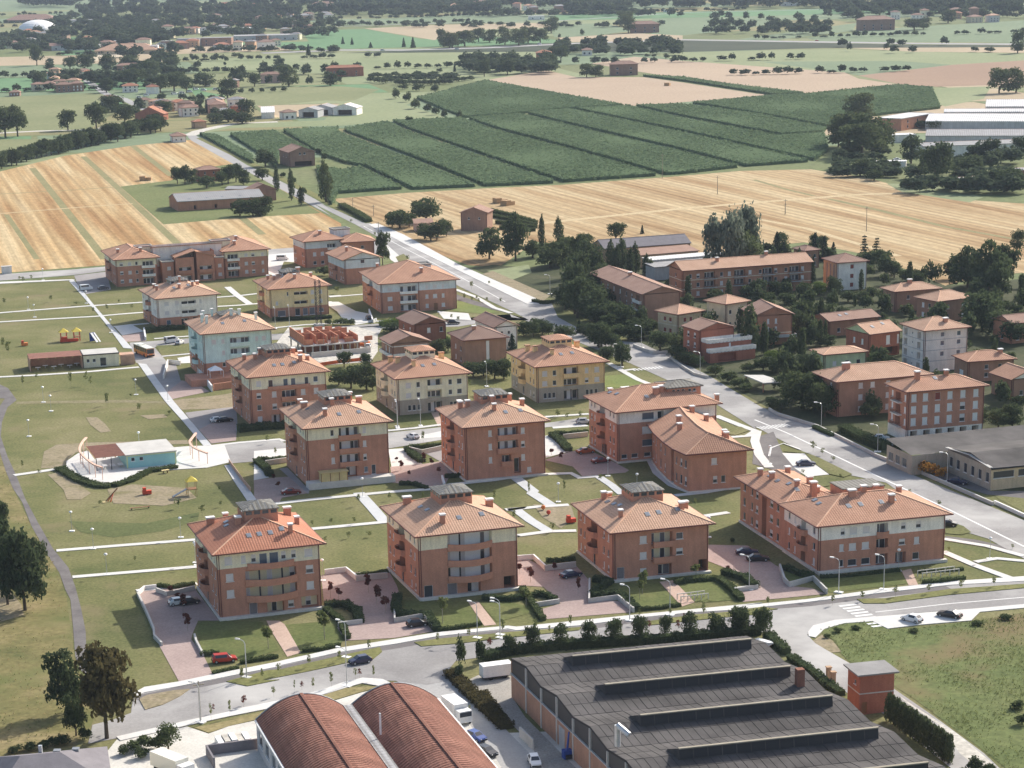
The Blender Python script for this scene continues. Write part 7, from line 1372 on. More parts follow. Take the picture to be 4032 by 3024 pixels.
('',53.55,685.73,.289,'long three-storey brick block with gabled roof running back from the trees, end wall blank',(12.24,48.42,9.2),{'oh':.8,'wall':'brick_brown','rmat':'tiles_old','roof':'gy','pitch':17,'L':[(3.87,.9,1.1,1.4,'h'),(9.68,.9,1.1,1.4,'s'),(15.49,.9,1.1,1.4,'w'),(21.3,.9,1.1,1.4,'d'),(27.12,.9,1.1,1.4,'h'),(32.93,.9,1.1,1.4,'s'),(37.77,.9,1.1,1.4,'w'),(3.87,3.9,1.1,1.4,'d'),(9.68,3.9,1.1,1.4,'h'),(15.49,3.9,1.1,1.4,'s'),(21.3,3.9,1.1,1.4,'w'),(27.12,3.9,1.1,1.4,'d'),(32.93,3.9,1.1,1.4,'h'),(37.77,3.9,1.1,1.4,'s'),(3.87,6.6,1.1,1.4,'w'),(9.68,6.6,1.1,1.4,'d'),(15.49,6.6,1.1,1.4,'h'),(21.3,6.6,1.1,1.4,'s'),(27.12,6.6,1.1,1.4,'w'),(32.93,6.6,1.1,1.4,'d'),(37.77,6.6,1.1,1.4,'h'),(43.09,.4,3.4,2.1,'L','gd'),(43.09,3.4,3.4,2.1,'L','gd'),(43.09,6.2,3.4,2.1,'L','gd')],'balL':[('flat',40.19,46.48,3.3,.9,.8,'white_plaster'),('flat',40.19,46.48,6.1,.9,.8,'white_plaster')],'balmat':'white_plaster','chim':[(5.51,26.63,1.2,.8,1)]}),
('',70.09,731.55,.295,'long brick terrace with white string courses and balconies, beyond the garden trees',(47.38,11.7,9.4),{'oh':.8,'wall':'brick_orange','rmat':'tiles_tan','roof':'gx','pitch':20,'F':[('W',47.38,(.06,.12,.3,.36,.52,.6,.72,.8,.93),(.9,3.8,6.8),1.1,1.4,'dswdh'),(9.95,3.5,4,2.2,'L','dgd'),(9.95,6.4,4,2.2,'L','dgd'),(20.85,3.5,4,2.2,'L','dgd'),(20.85,6.4,4,2.2,'L','dgd'),(31.27,3.5,4,2.2,'L','dgd'),(31.27,6.4,4,2.2,'L','dgd'),(41.22,3.5,4,2.2,'L','dgd'),(41.22,6.4,4,2.2,'L','dgd')],'balF':[('rail',7.58,12.32,3.4,1,.95,'concrete'),('rail',7.58,12.32,6.3,1,.95,'concrete'),('rail',18.48,23.22,3.4,1,.95,'concrete'),('rail',18.48,23.22,6.3,1,.95,'concrete'),('rail',28.9,33.64,3.4,1,.95,'concrete'),('rail',28.9,33.64,6.3,1,.95,'concrete'),('rail',38.85,43.59,3.4,1,.95,'concrete'),('rail',38.85,43.59,6.3,1,.95,'concrete')],'string':[3.1,6.1],'L':[('W',11.7,(.5,),(3.8,6.8),1.1,1.3,'d')],'chim':[(14.21,4,1,1,1.2),(33.17,6,1,1,1.2)]}),
('H',61.91,660.02,.628,'beige villa with brick corners and hipped roof behind roadside trees',(9.66,9.26,7),{'oh':.8,'wall':'buff','rmat':'tiles_tan','L':[('W',9.26,(.35,.62),(1,4.4),1.2,1.4,'r')],'F':[('W',9.66,(.3,.55),(1,4.4),1.1,1.4,'r')],'string':[3.4,6.2]}),
('H',77.8,670.85,.608,'pale yellow villa with hipped roof half hidden behind a spruce',(8.86,9,8),{'oh':.8,'wall':'sand_plaster','rmat':'tiles_tan','F':[('W',8.86,(.2,.6),(1,4.8),1,1.3,'d')],'string':[4,7.2]}),
('H',64.65,622.4,.425,'bright red-brick house with two wraparound white balcony parapets at the road junction',(),{'blocks':[{'W':11.4,'D':9.37,'h':8.6,'oh':.6,'wall':'brick_red','rmat':'tiles_old','roof':'gy','pitch':16,'L':[('W',9.37,(.3,.7),(3.4,6.2),1.2,1.5,'h')],'F':[]},{'off':(.6,-4,0),'W':14.25,'D':3.98,'h':5.4,'roof':'flat','parapet':.9,'parmat':'white_plaster','rmat':'white_roof','wall':'brick_red','F':[(7.12,3.2,.7,1.9,'w'),(4.99,.2,5,2.3,'O')]},{'off':(.2,-5.6,0),'W':15.05,'D':1.58,'h':2.9,'roof':'flat','parapet':.9,'parmat':'white_plaster','rmat':'white_roof','wall':'brick_red','F':[(5.7,.2,6,2.3,'O')]}]}),
('H',83.64,643.46,.165,'orange brick house with tall front gable, white window shutters and roof terrace slab',(11,13.48,8.8),{'oh':.7,'wall':'brick_orange','rmat':'tiles_old','roof':'gy','pitch':22,'F':[('W',11,(.33,.55),(1,4,6.4),.7,1.5,'w')],'string':[3.5],'balF':[('flat',.5,12,2.6,1.8,.7,'grey_plaster')]}),
('',123.63,741.39,.262,'tall white cube house with one column of red shutters, by the wheat field edge',(10.86,11.38,9.4),{'oh':.6,'cat':'house','wall':'white_plaster','rmat':'tiles_old','F':[('W',10.86,(.5,),(1,4,7.2),1.3,1.5,'r')],'L':[(2.85,.3,.9,8.3,'g'),(5.69,.3,.9,8.3,'g'),(8.54,.3,.9,8.3,'g')],'bandsL':[(9.4,'wall','brick_pale')]}),
('H',134.8,695.57,.307,'brick hipped-roof house with chimney, rear one of the pair by the dark tree',(15.47,8.23,6.6),{'oh':.8,'wall':'brick_brown','rmat':'tiles_tan','F':[('W',15.47,(.3,.75),(1,4),1.1,1.3,'dw')],'chim':[(6.96,3.7,1.4,1,1.2)]}),
('H',144.09,675.08,.494,'brick house with smooth hipped roof, front one of the pair by the big dark tree',(13.67,10.03,6.6),{'oh':.8,'wall':'brick_brown','rmat':'tiles_tan','F':[('W',13.67,(.3,.75),(1,4),1.1,1.3,'dw')],'L':[('W',10.03,(.3,.6),(1,4),1.2,1.5,'wd')]}),
('H',107.14,655.13,.392,'low orange-brick house with long gabled roof and two white roof lights',(17.44,9.65,4.6),{'oh':.7,'wall':'brick_orange','rmat':'tiles_old','roof':'gx','pitch':16,'F':[('W',17.44,(.2,.5,.8),(1.2,),1.1,1.3,'dwd')],'sky':[(5.23,2.5),(7.85,3)]}),
('H',113.02,619.87,.479,'red-brick house with white pillars between its panels and pale left gable',(10.9,10.86,6.8),{'oh':.7,'wall':'brick_red','rmat':'tiles_tan','roof':'gx','pitch':20,'gmat':'lime_plaster','F':[(6.76,3.4,1.4,2.6,'w'),(10.36,3.4,.8,2.6,'w'),(5.45,.2,9.81,2.4,'O')],'L':[('W',10.86,(.35,.7),(3.6,),1,1.6,'w')],'sky':[(3.27,3),(7.63,4)]}),
('',124.13,597.17,.329,'pale grey-white four-storey block with dark loggia columns on its left side',(13.56,11.96,11.6),{'oh':.7,'wall':'pale_grey','rmat':'tiles_tan','F':[('W',13.56,(.42,.8),(4.2,7.2,9.6),1.2,1.3,'b')],'L':[(1.79,.4,1.8,1.9,'L','dd'),(1.79,3.3,1.8,1.9,'L','dd'),(1.79,6.2,1.8,1.9,'L','dd'),(1.79,9,1.8,1.9,'L','dd'),(8.97,.4,1.8,1.9,'L','dd'),(8.97,3.3,1.8,1.9,'L','dd'),(8.97,6.2,1.8,1.9,'L','dd'),(8.97,9,1.8,1.9,'L','dd'),('W',11.96,(.45,),(1.2,4.2,7.2,9.8),.6,.6,'d')],'string':[2.9,5.9,8.8],'stringmat':'grey_plaster','chim':[(8.14,3,1.3,1,1)]}),
('H',97.13,600.88,.292,'low olive plaster bungalow with white sill line and shallow tiled roof',(12.88,8,4.8),{'oh':.5,'wall':'lime_plaster','rmat':'tiles_tan','pitch':14,'F':[('W',12.88,(.25,.55,.82),(1.6,),1.2,1.3,'wdd')],'string':[.6],'stringmat':'white_plaster'}),
('H',133.16,582.18,.205,'low brick house with red roof and white garage door, behind the dark cypress',(13.13,9,5.6),{'oh':.6,'wall':'brick_brown','L':[(4.5,.2,2.6,2.6,'w')],'F':[('W',13.13,(.4,.7),(1.2,3.4),1.1,1.2,'d')],'chim':[(10.5,3,1.2,1,1)]}),
('',91.3,542.57,.284,'wide brick block with large tan hipped roof, behind the one with white shutters',(25.53,13,9),{'oh':.8,'wall':'brick_brown','rmat':'tiles_tan','F':[('W',25.53,(.25,.38,.55,.75),(1,4,7),1.2,1.4,'sw')],'L':[('W',13,(.3,.7),(4,7),1.1,1.3,'s')],'chim':[(4.6,5,2.2,1,1.6)]}),
('',103.2,513.15,.28,'four-storey brick block with rows of white shutters over a white ground floor',(20.34,10.04,12.2),{'oh':.8,'bands':[(2.9,'wall','white_plaster'),(12.2,'upper_wall','brick')],'F':[('W',20.34,(.08,.23,.39,.55,.72,.89),(3.9,6.8,9.7),1.4,1.9,'wwwwhwwwwwhwwwrwww'),(1.83,.3,1.83,2.3,'O'),(5.29,.3,1.83,2.3,'O'),(8.54,.3,1.83,2.3,'O'),(11.8,.3,1.83,2.3,'O'),(15.05,.3,1.83,2.3,'O'),(18.31,.3,1.83,2.3,'O')],'L':[('W',10.04,(.86,.2),(3.9,6.8,9.7),1,1.6,'w'),(5.02,3.2,2.6,2.2,'L','gw'),(5.02,6.2,2.6,2.2,'L','gw'),(5.02,9.2,2.6,2.2,'L','gw')],'balL':[('rail',3.01,7.23,3.2,1.1,1,'white_plaster'),('rail',3.01,7.23,6.2,1.1,1,'white_plaster'),('rail',3.01,7.23,9.2,1.1,1,'white_plaster')],'chim':[(4.47,4.22,1.2,1.2,2),(12.61,5.02,1,1,1.2)],'sky':[(9.15,4.02)]}),
('H',139.18,557.74,.317,'house with white triangular pediment at the right edge of the picture',(9.36,10,5.4),{'oh':.7,'wall':'brick_brown','roof':'gy','gmat':'white_plaster','pitch':22,'F':[('W',9.36,(.3,.7),(1.2,),1.1,1.3,'d')]}),
('H',157.78,636.54,.384,'ochre-walled brick house with tiled roof beside the big dark tree at the right edge',(11.94,9,6),{'oh':.7,'wall':'brick_orange','rmat':'tiles_old','roof':'gx','pitch':18,'F':[('W',11.94,(.2,.5,.8),(1,3.6),1.1,1.3,'dgd')],'L':[('W',9,(.5,),(1,3.6),1.1,1.3,'d')]}),
('H',120.26,792.53,.384,'small house with red hipped roof half hidden by dark conifers',(5.92,8,6.4),{'oh':.5,'wall':'brick_brown','rmat':'tiles_old','F':[('W',5.92,(.3,.7),(1,3.8),1.1,1.3,'d')]}),
('',49.26,819.36,.323,'long dark-roofed farm shed at the edge of the stubble',(35.05,12,5),{'oh':.5,'name':'farm_shed','cat':'shed','wall':'brick_pale','rmat':'slate_roof','roof':'gx','pitch':22,'gutter':False,'F':[('W',35.05,(.84,.93),(1.4,),2.2,1.6,'d')]}),
('',61.68,803.37,.384,'low workshop with faded pinkish roof beside the dark-roofed shed',(23.62,9,4.6),{'oh':.4,'name':'workshop','cat':'shed','wall':'brick_pale','rmat':'tiles_old','roof':'sy','pitch':6}),
('',63.06,784.31,.384,'narrow white metal-roofed workshop behind the long brick terrace',(30.35,5,5.4),{'oh':.3,'name':'workshop','cat':'shed','wall':'grey_plaster','rmat':'white_roof','roof':'sy','pitch':4}),
('',64.16,772.79,.384,'grey-roofed workshop nearest the long brick terrace',(33.1,7,4.6),{'oh':.3,'name':'workshop','cat':'shed','wall':'grey_plaster','rmat':'fibre_roof','roof':'sy','pitch':4}),
('',-4.55,919.59,-.244,'large old stone farmhouse with gable towards the camera, by the road',(11.21,10,7.5),{'oh':.5,'name':'farmhouse','cat':'house','wall':'brick_old','rmat':'tiles_old','roof':'gy','pitch':20,'L':[('W',10,(.2,.4,.6,.8),(1.2,4.6),.9,1.2,'d')],'F':[('W',11.21,(.3,.7),(4.8,),.8,1,'d')]}),
('',-24.05,920.59,.104,'small pink lean-to shed beside the old stone farmhouse',(7.84,7.19,3.2),{'oh':.3,'name':'shed','cat':'shed','wall':'pink_plaster','rmat':'tiles_old','roof':'sy','pitch':8}),
('',-97.87,1200.26,.337,'big brick barn with arched windows standing in the corn',(14.17,21.16,7.5),{'oh':.5,'name':'barn','cat':'barn','wall':'brick_old','rmat':'tiles_old','roof':'gy','pitch':20,'F':[('W',14.17,(.42,.6),(6.2,),1.2,1.6,'d'),(7.79,.1,9.92,2.6,'O')],'L':[('W',21.16,(.4,.7),(4.6,),1,1.2,'d')]}),
('',-134.73,1011.53,.317,'long low brick cowshed with grey roof and white roof lights',(40.44,20.41,4.2),{'oh':.4,'name':'cowshed','cat':'barn','wall':'brick_orange','rmat':'fibre_roof','roof':'gx','pitch':14,'gutter':False,'F':[('W',40.44,(.2,.44,.62),(.3,),1.2,2,'O')],'sky':[(6.07,2.6),(14.15,2.6),(21.43,2.6),(29.93,2.6)]}),
('',-139.46,1134.38,.384,'square brick farmhouse among dark trees beside the wheat',(11.62,8,5.8),{'oh':.5,'name':'farmhouse','cat':'house','wall':'brick_red','rmat':'tiles_old','F':[('W',11.62,(.3,.7),(1,3.8),.9,1.2,'d')]}),
('',-103.98,1041.8,.384,'brick barn with dark red gable roof beside the country road',(12.4,9,5.2),{'oh':.4,'name':'barn','cat':'barn','wall':'brick_old','rmat':'tiles_old','roof':'gy','pitch':22}),
('',-119.47,1074.47,-.204,'small shed with grey roof next to the cowshed',(9.95,5,2.6),{'oh':.3,'name':'shed','cat':'shed','wall':'brick_old','rmat':'fibre_roof','roof':'sy','pitch':8}),
('H',-182.7,1364.89,.216,'tiny white hut with red roof at the bend of the country road',(8.62,13.17,3.6),{'oh':.4,'wall':'white_plaster','rmat':'tiles_old','F':[('W',8.62,(.3,.65),(1.1,),.9,1,'d')]}),
('H',-231.22,1544.15,-.244,'house with bright terracotta roof beside the dark tree belt',(20.89,9,4),{'oh':.4,'wall':'brick_red','rmat':'tiles_red','pitch':24,'roof':'gy'}),
('H',-201.26,1564.08,.384,'white farmhouse with dark upper windows beyond the tree belt',(12.47,9,6),{'oh':.4,'wall':'white_plaster','rmat':'tiles_old','F':[('W',12.47,(.2,.5,.8),(1,3.6),1.2,1.6,'d')]}),
('H',-184.25,1581.9,.179,'pinkish farmhouse right of the white farmhouse',(12.38,38.35,6.4),{'oh':.4,'wall':'pink_plaster','rmat':'tiles_old','F':[('W',12.38,(.3,.7),(1,3.6),1.2,1.4,'d')]}),
('',-170.44,1595.18,-.244,'low red barn behind the pinkish farmhouse',(7.59,8,4),{'oh':.3,'name':'barn','cat':'barn','wall':'brick_red','rmat':'tiles_old'}),
('H',-180.84,1463.59,.384,'small red-roofed house at the road fork',(8.22,7,4.2),{'oh':.3,'wall':'brick_pale','rmat':'tiles_red'}),
('',-142.79,1531.54,.091,'small white flat-roofed shed beside the farm sheds',(8.94,27.87,4),{'oh':.3,'name':'shed','cat':'shed','wall':'white_plaster','rmat':'white_roof','roof':'sy','pitch':4}),
('',-127.05,1519.22,.372,'white cottage with a broad door among the farm sheds',(9.81,8,4.6),{'oh':.3,'name':'cottage','cat':'house','wall':'white_plaster','rmat':'tiles_grey','F':[('W',9.81,(.3,.7),(.6,),1.6,1.8,'d')]}),
('',-117.3,1533.83,-.244,'grey barrel-like farm shed with open front, left one of three',(13.68,14,4.8),{'oh':.4,'name':'farm_shed','cat':'shed','wall':'grey_plaster','rmat':'fibre_roof','roof':'gy','pitch':16,'gutter':False,'F':[(6.84,.1,8.21,3.6,'O')]}),
('',-110.07,1552.22,-.244,'grey farm shed with open front, middle one of three',(15.38,14,4.8),{'oh':.4,'name':'farm_shed','cat':'shed','wall':'grey_plaster','rmat':'fibre_roof','roof':'gy','pitch':16,'gutter':False,'F':[(7.69,.1,9.23,3.6,'O')]}),
('',-94.78,1547.6,-.244,'white-roofed open farm shed, right one of three',(17.35,14,4.8),{'oh':.4,'name':'farm_shed','cat':'shed','wall':'white_plaster','rmat':'white_roof','roof':'gy','pitch':16,'gutter':False,'F':[(8.68,.1,10.41,3.6,'O')]}),
('V',-283.52,1833.82,.15,'white cottage left of the lorry yard',(12.59,9,5),{'wall':'white_plaster','rmat':'tiles_red','F':[('W',12.59,(.2,.5,.8),(1,3.4),1.2,1.4,'d')]}),
('V',-259.74,1808.26,.236,'white house with orange roof in the lorry yard',(9.61,9,5.5),{'wall':'white_plaster','rmat':'tiles_red','F':[('W',9.61,(.2,.5,.8),(1,3.4),1.2,1.4,'w')]}),
('V',-367.19,1967.16,.063,'yellow cottage among the village trees',(7.65,9,5),{'wall':'yellow_plaster','rmat':'tiles_tan','F':[('W',7.65,(.2,.5,.8),(1,3.4),1.2,1.4,'s')]}),
('V',-341.31,1852.95,.152,'brick house with brown roof at the village edge',(12.84,9,6),{'wall':'brick_old','rmat':'tiles_old','F':[('W',12.84,(.2,.5,.8),(1,3.4),1.2,1.4,'d')]}),
('V',-329.43,1858.1,.235,'narrow brick house beside the village lane',(10.01,9,6.5),{'wall':'brick_old','rmat':'tiles_old','F':[('W',10.01,(.2,.5,.8),(1,3.4),1.2,1.4,'w')]}),
('V',-362.74,1906.62,.062,'low brick shed at the left end of the village',(10.34,9,4),{'wall':'brick_old','rmat':'tiles_old','F':[('W',10.34,(.2,.5,.8),(1,),1.2,1.4,'s')]}),
('V',-176.58,1910.38,.153,'wide farmhouse with pale front beside the round tree',(17.23,9,7),{'wall':'pink_plaster','rmat':'tiles_old','F':[('W',17.23,(.2,.5,.8),(1,3.4),1.2,1.4,'d')]}),
('V',-331.3,2118.16,.235,'large hipped farmhouse roof amid dark trees',(29.6,9,6),{'wall':'brick_old','rmat':'tiles_old','F':[('W',29.6,(.2,.5,.8),(1,3.4),1.2,1.4,'w')]}),
('V',-373.51,1819.14,.061,'small brick hut in the left meadow',(8.44,9,3),{'wall':'brick_old','rmat':'tiles_old','F':[('W',8.44,(.2,.5,.8),(1,),1.2,1.4,'s')]}),
('V',-124.49,1973.87,.155,'long red-roofed farmhouse right of the round tree',(32.38,9,7.5),{'wall':'brick_red','rmat':'tiles_red','F':[('W',32.38,(.2,.5,.8),(1,3.4),1.2,1.4,'d')]}),
('',257.73,1328.59,.904,'orange brick factory office with flat white roof beside the big trees',(41.68,16.32,7),{'oh':.3,'name':'industrial_shed','cat':'shed','wall':'brick_orange','rmat':'white_roof','roof':'flat','pitch':7,'gutter':False,'parapet':.2,'F':[('W',41.68,(.2,.5,.8),(1.2,4.2),1.8,1.6,'d')]}),
('I',294.49,1383.03,-.244,'furthest white-roofed greenhouse shed at the right edge',(61.6,18,6),{'wall':'grey_plaster','rmat':'white_roof'}),
('I',328,1416.59,-.247,'white shed behind the greenhouse sheds at the right edge',(41.22,43.74,6),{'wall':'grey_plaster','rmat':'white_roof'}),
('I',272.8,1332.15,-.301,'second white greenhouse shed from the back, dark shadowed front',(73.67,43.67,5),{'wall':'grey_plaster','rmat':'white_roof'}),
('I',254.01,1238.96,-.241,'third white greenhouse shed, pale grey roof',(68.58,32.86,5),{'wall':'grey_plaster','rmat':'fibre_roof'}),
('I',239.8,1173.21,.126,'nearest ribbed grey greenhouse shed with white front',(58,18,5.5),{'wall':'white_plaster','rmat':'fibre_roof'}),
('',232.88,1255.95,.204,'small white-roofed annexe between big trees and greenhouses',(20.76,10,4),{'oh':.3,'name':'industrial_shed','cat':'shed','wall':'white_plaster','rmat':'white_roof','roof':'flat','pitch':7,'gutter':False,'parapet':0}),
('',206.03,1125.05,-.244,'white low garage in front of the greenhouses',(14.9,6,3.4),{'oh':.3,'name':'industrial_shed','cat':'shed','wall':'white_plaster','rmat':'white_roof','roof':'flat','pitch':7,'gutter':False,'parapet':0}),
('I',228.69,1031.91,.384,'grey-roofed shed in the shade of the right-hand trees',(27.52,9,3.6),{'wall':'grey_plaster','rmat':'fibre_roof'}),
('I',255.72,1057.88,.384,'dark brown-walled shed with pale roof at the right edge',(28.37,9,4.2),{'wall':'brick_dark','rmat':'fibre_roof'}),
('N',-475.58,2572.84,0,'long grey works hall left of the white building in the far town',(52.13,26.06,5),{'wall':'grey_plaster','rmat':'fibre_roof','F':[('W',52.13,(.1,.3,.5,.7,.9),(1.2,),2,1.8,'d')]}),
('N',-416.1,2650.55,.059,'small white hall in the far town',(23.64,12,6),{'wall':'white_plaster','rmat':'white_roof','F':[('W',23.64,(.25,.75),(1.2,),2,1.8,'d')]}),
('M',-488.08,2578.43,-.015,'brown-roofed sheds left in the far town',(29.42,14.71,5),{'wall':'brick_old','rmat':'tiles_old','F':[('W',29.42,(.17,.5,.83),(1.2,),2,1.8,'d')]}),
('M',-408.2,2461.93,-.056,'long cream low wall-like hall with flat roof in the far town',(68.52,34.26,4),{'wall':'buff','rmat':'tiles_tan','F':[('W',68.52,(.07,.21,.36,.5,.64,.79,.93),(1.2,),2,1.8,'d')]}),
('N',-351.74,2468.89,.03,'bright white silo-like house beside the cream hall',(11.79,12,8),{'wall':'white_plaster','rmat':'white_roof','F':[('W',11.79,(.25,.75),(1.2,4.8),2,1.8,'d')]}),
('N',-349.58,2567.06,.048,'brown apartment house left of the town trees',(14.38,12,8),{'wall':'brick_old','rmat':'fibre_roof','F':[('W',14.38,(.25,.75),(1.2,4.8),2,1.8,'d')]}),
('N',-335.56,2595.39,-.042,'grey apartment house in the middle of the far town',(26.94,13.47,9),{'wall':'grey_plaster','rmat':'fibre_roof','F':[('W',26.94,(.25,.75),(1.2,4.8),2,1.8,'d')]}),
('N',-307.64,2600.13,-.037,'red-brown apartment house right in the far town',(35.11,17.56,9),{'wall':'brick_old','rmat':'fibre_roof','F':[('W',35.11,(.17,.5,.83),(1.2,4.8),2,1.8,'d')]}),
('N',-281.08,2698.2,.052,'wide grey factory hall in the far town',(76.83,38.42,6),{'wall':'grey_plaster','rmat':'fibre_roof','F':[('W',76.83,(.06,.19,.31,.44,.56,.69,.81,.94),(1.2,),2,1.8,'d')]}),
('N',-312.03,2943.05,.024,'pale aqua-roofed hall behind the grey factory',(43.02,21.51,6),{'wall':'aqua','rmat':'white_roof','F':[('W',43.02,(.12,.38,.62,.88),(1.2,),2,1.8,'d')]}),
('N',-348.92,2939.8,-.058,'pale hall left of the aqua hall',(40.8,20.4,7),{'wall':'pale_grey','rmat':'fibre_roof','F':[('W',40.8,(.12,.38,.62,.88),(1.2,4.8),2,1.8,'d')]}),
('M',-376.05,2931.54,-.009,'brick house left of the pale hall',(21.67,12,7),{'wall':'brick_pale','rmat':'tiles_old','F':[('W',21.67,(.25,.75),(1.2,4.8),2,1.8,'d')]}),
('M',-395.51,2919.48,.06,'tall cream house in the far town',(14.43,12,11),{'wall':'cream','rmat':'tiles_old','F':[('W',14.43,(.25,.75),(1.2,4.8),2,1.8,'d')]}),
('N',-607.55,3384.14,-.007,'low grey hall right of the white dome',(58.8,29.4,6),{'wall':'grey_plaster','rmat':'fibre_roof','F':[('W',58.8,(.08,.25,.42,.58,.75,.92),(1.2,),2,1.8,'d')]}),
('M',-717.71,3506,-.058,'low brown hall behind the white dome',(80.72,40,4),{'wall':'brick_old','rmat':'tiles_old','F':[('W',80.72,(.06,.19,.31,.44,.56,.69,.81,.94),(1.2,),2,1.8,'d')]}),
('M',-430.12,3864.91,.022,'red-roofed house at the top among far trees',(44.35,22.17,9),{'wall':'brick_red','rmat':'tiles_red','F':[('W',44.35,(.12,.38,.62,.88),(1.2,4.8),2,1.8,'d')]}),
('M',-380.96,3794.46,.053,'second red-roofed house at the top among far trees',(36.46,18.23,9),{'wall':'brick_red','rmat':'tiles_red','F':[('W',36.46,(.12,.38,.62,.88),(1.2,4.8),2,1.8,'d')]}),
('M',-253.55,3709.48,-.035,'pink villa at the top among far trees',(34.87,17.43,12),{'wall':'pink_plaster','rmat':'tiles_old','F':[('W',34.87,(.17,.5,.83),(1.2,4.8),2,1.8,'d')]}),
('M',-312.03,3326.41,-.044,'small pale house in front of the far red roofs',(25.06,12.53,6),{'wall':'brick_pale','rmat':'tiles_old','F':[('W',25.06,(.25,.75),(1.2,),2,1.8,'d')]}),
('M',-230.39,2968.7,.046,'brown house by the round far trees',(26.33,13.17,6),{'wall':'brick_old','rmat':'tiles_old','F':[('W',26.33,(.25,.75),(1.2,),2,1.8,'d')]}),
('M',-27.87,3558.98,.032,'tan-roofed farmhouse at the top centre',(35.03,17.52,9),{'wall':'brick_old','rmat':'tiles_tan','F':[('W',35.03,(.17,.5,.83),(1.2,4.8),2,1.8,'d')]}),
('M',9.84,3568.64,-.055,'taller brick farmhouse at the top centre',(26.27,13.14,14),{'wall':'brick_old','rmat':'tiles_old','F':[('W',26.27,(.25,.75),(1.2,4.8),2,1.8,'d')]}),
('M',193.82,2677.5,-.018,'lone brown farmhouse beside the motorway',(33.74,16.87,10),{'wall':'brick_old','rmat':'tiles_old','F':[('W',33.74,(.17,.5,.83),(1.2,4.8),2,1.8,'d')]}),
('N',85.77,3145.29,.059,'pale roadside shed by the upper road',(22.15,12,5),{'wall':'white_plaster','rmat':'white_roof','F':[('W',22.15,(.25,.75),(1.2,),2,1.8,'d')]}),
('M',66.15,2173.54,.002,'red-roofed cottage in the tree line',(14.34,12,6),{'wall':'brick_red','rmat':'tiles_red','F':[('W',14.34,(.25,.75),(1.2,),2,1.8,'d')]}),
('M',112.71,2222.31,-.06,'white cottage in the motorway tree line',(9.74,12,5),{'wall':'white_plaster','rmat':'tiles_old','F':[('W',9.74,(.25,.75),(1.2,),2,1.8,'d')]}),
('M',120.72,1904.64,.013,'brown farmhouse ringed by trees on the stubble field',(23.14,12,9),{'wall':'brick_old','rmat':'tiles_old','F':[('W',23.14,(.25,.75),(1.2,4.8),2,1.8,'d')]}),
('M',453.45,2601.34,.056,'large brown barn alone in the upper right fields',(40.45,20.22,12),{'wall':'brick_old','rmat':'tiles_old','F':[('W',40.45,(.12,.38,.62,.88),(1.2,4.8),2,1.8,'d')]}),
('M',582.9,2896.78,-.027,'cream house among trees upper right',(10.34,12,10),{'wall':'cream','rmat':'tiles_old','F':[('W',10.34,(.25,.75),(1.2,4.8),2,1.8,'d')]}),
('M',633.79,2840.01,-.049,'slim brick house among trees upper right',(10.01,12,13),{'wall':'brick_old','rmat':'tiles_old','F':[('W',10.01,(.25,.75),(1.2,4.8),2,1.8,'d')]}),
('N',481.97,3454.92,.04,'long white hall by the far road',(28.9,14.45,5),{'wall':'white_plaster','rmat':'white_roof','F':[('W',28.9,(.17,.5,.83),(1.2,),2,1.8,'d')]}),
('N',288.79,3315.43,.039,'small white hut by the far road',(10.25,12,4),{'wall':'white_plaster','rmat':'white_roof','F':[('W',10.25,(.25,.75),(1.2,),2,1.8,'d')]})]
DATA['preset'] = {'H':{'name':'house','cat':'house'},'I':{'name':'industrial_shed','cat':'shed','gutter':False,'oh':.3,'pitch':7,'roof':'gx'},'V':{'name':'house','cat':'house','gutter':False,'oh':.5,'pitch':22},'N':{'name':'hall','cat':'building','gutter':False,'oh':.8,'pitch':20,'parapet':0,'roof':'flat'},'M':{'name':'house','cat':'building','gutter':False,'oh':.8,'pitch':20,'parapet':0,'roof':'hip'}}
# ------------------------------------------------------------------ ground materials
GM={}
groundmat('base_green',(0.10,0.13,0.055),(0.15,0.175,0.075),(0.19,0.19,0.10),0.004,0.25)
groundmat('lawn',(0.090,0.108,0.038),(0.158,0.156,0.064),(0.235,0.208,0.108),0.035,1.6,patch=((0.22,0.175,0.10),0.05,0.56,0.78),gr=.42)
groundmat('lawn_garden',(0.085,0.110,0.035),(0.125,0.140,0.05),(0.16,0.16,0.065),0.12,1.4); groundmat('lawn_bright',(0.13,0.17,0.05),(0.18,0.20,0.07),None,0.1,1.4)
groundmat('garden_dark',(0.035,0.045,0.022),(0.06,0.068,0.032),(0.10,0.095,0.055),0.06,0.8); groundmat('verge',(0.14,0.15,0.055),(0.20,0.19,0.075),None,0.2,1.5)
groundmat('far_green',(0.15,0.20,0.115),(0.19,0.235,0.14),None,0.004,0.15,gr=.2); groundmat('far_bright',(0.11,0.21,0.10),(0.14,0.24,0.12),None,0.004,0.15,gr=.2)
groundmat('meadow',(0.17,0.19,0.09),(0.23,0.235,0.12),None,0.01,0.3,gr=.22); groundmat('meadow_light',(0.20,0.235,0.12),(0.26,0.28,0.155),None,0.008,0.3,gr=.2)
groundmat('stubble_pale',(0.36,0.29,0.19),(0.43,0.34,0.23),None,0.006,0.3,gr=.2); groundmat('stubble_pink',(0.37,0.28,0.20),(0.43,0.33,0.235),None,0.006,0.5,gr=.25); groundmat('ploughed',(0.27,0.18,0.125),(0.32,0.22,0.15),None,0.008,0.4,gr=.2)
stripemat('wheat_left',(0.34,0.205,0.095),(0.44,0.31,0.16),(0.52,0.41,0.245),R(15.0),14.0)
stripemat('wheat_right',(0.30,0.195,0.10),(0.41,0.30,0.17),(0.47,0.37,0.225),R(20.0),18.0)
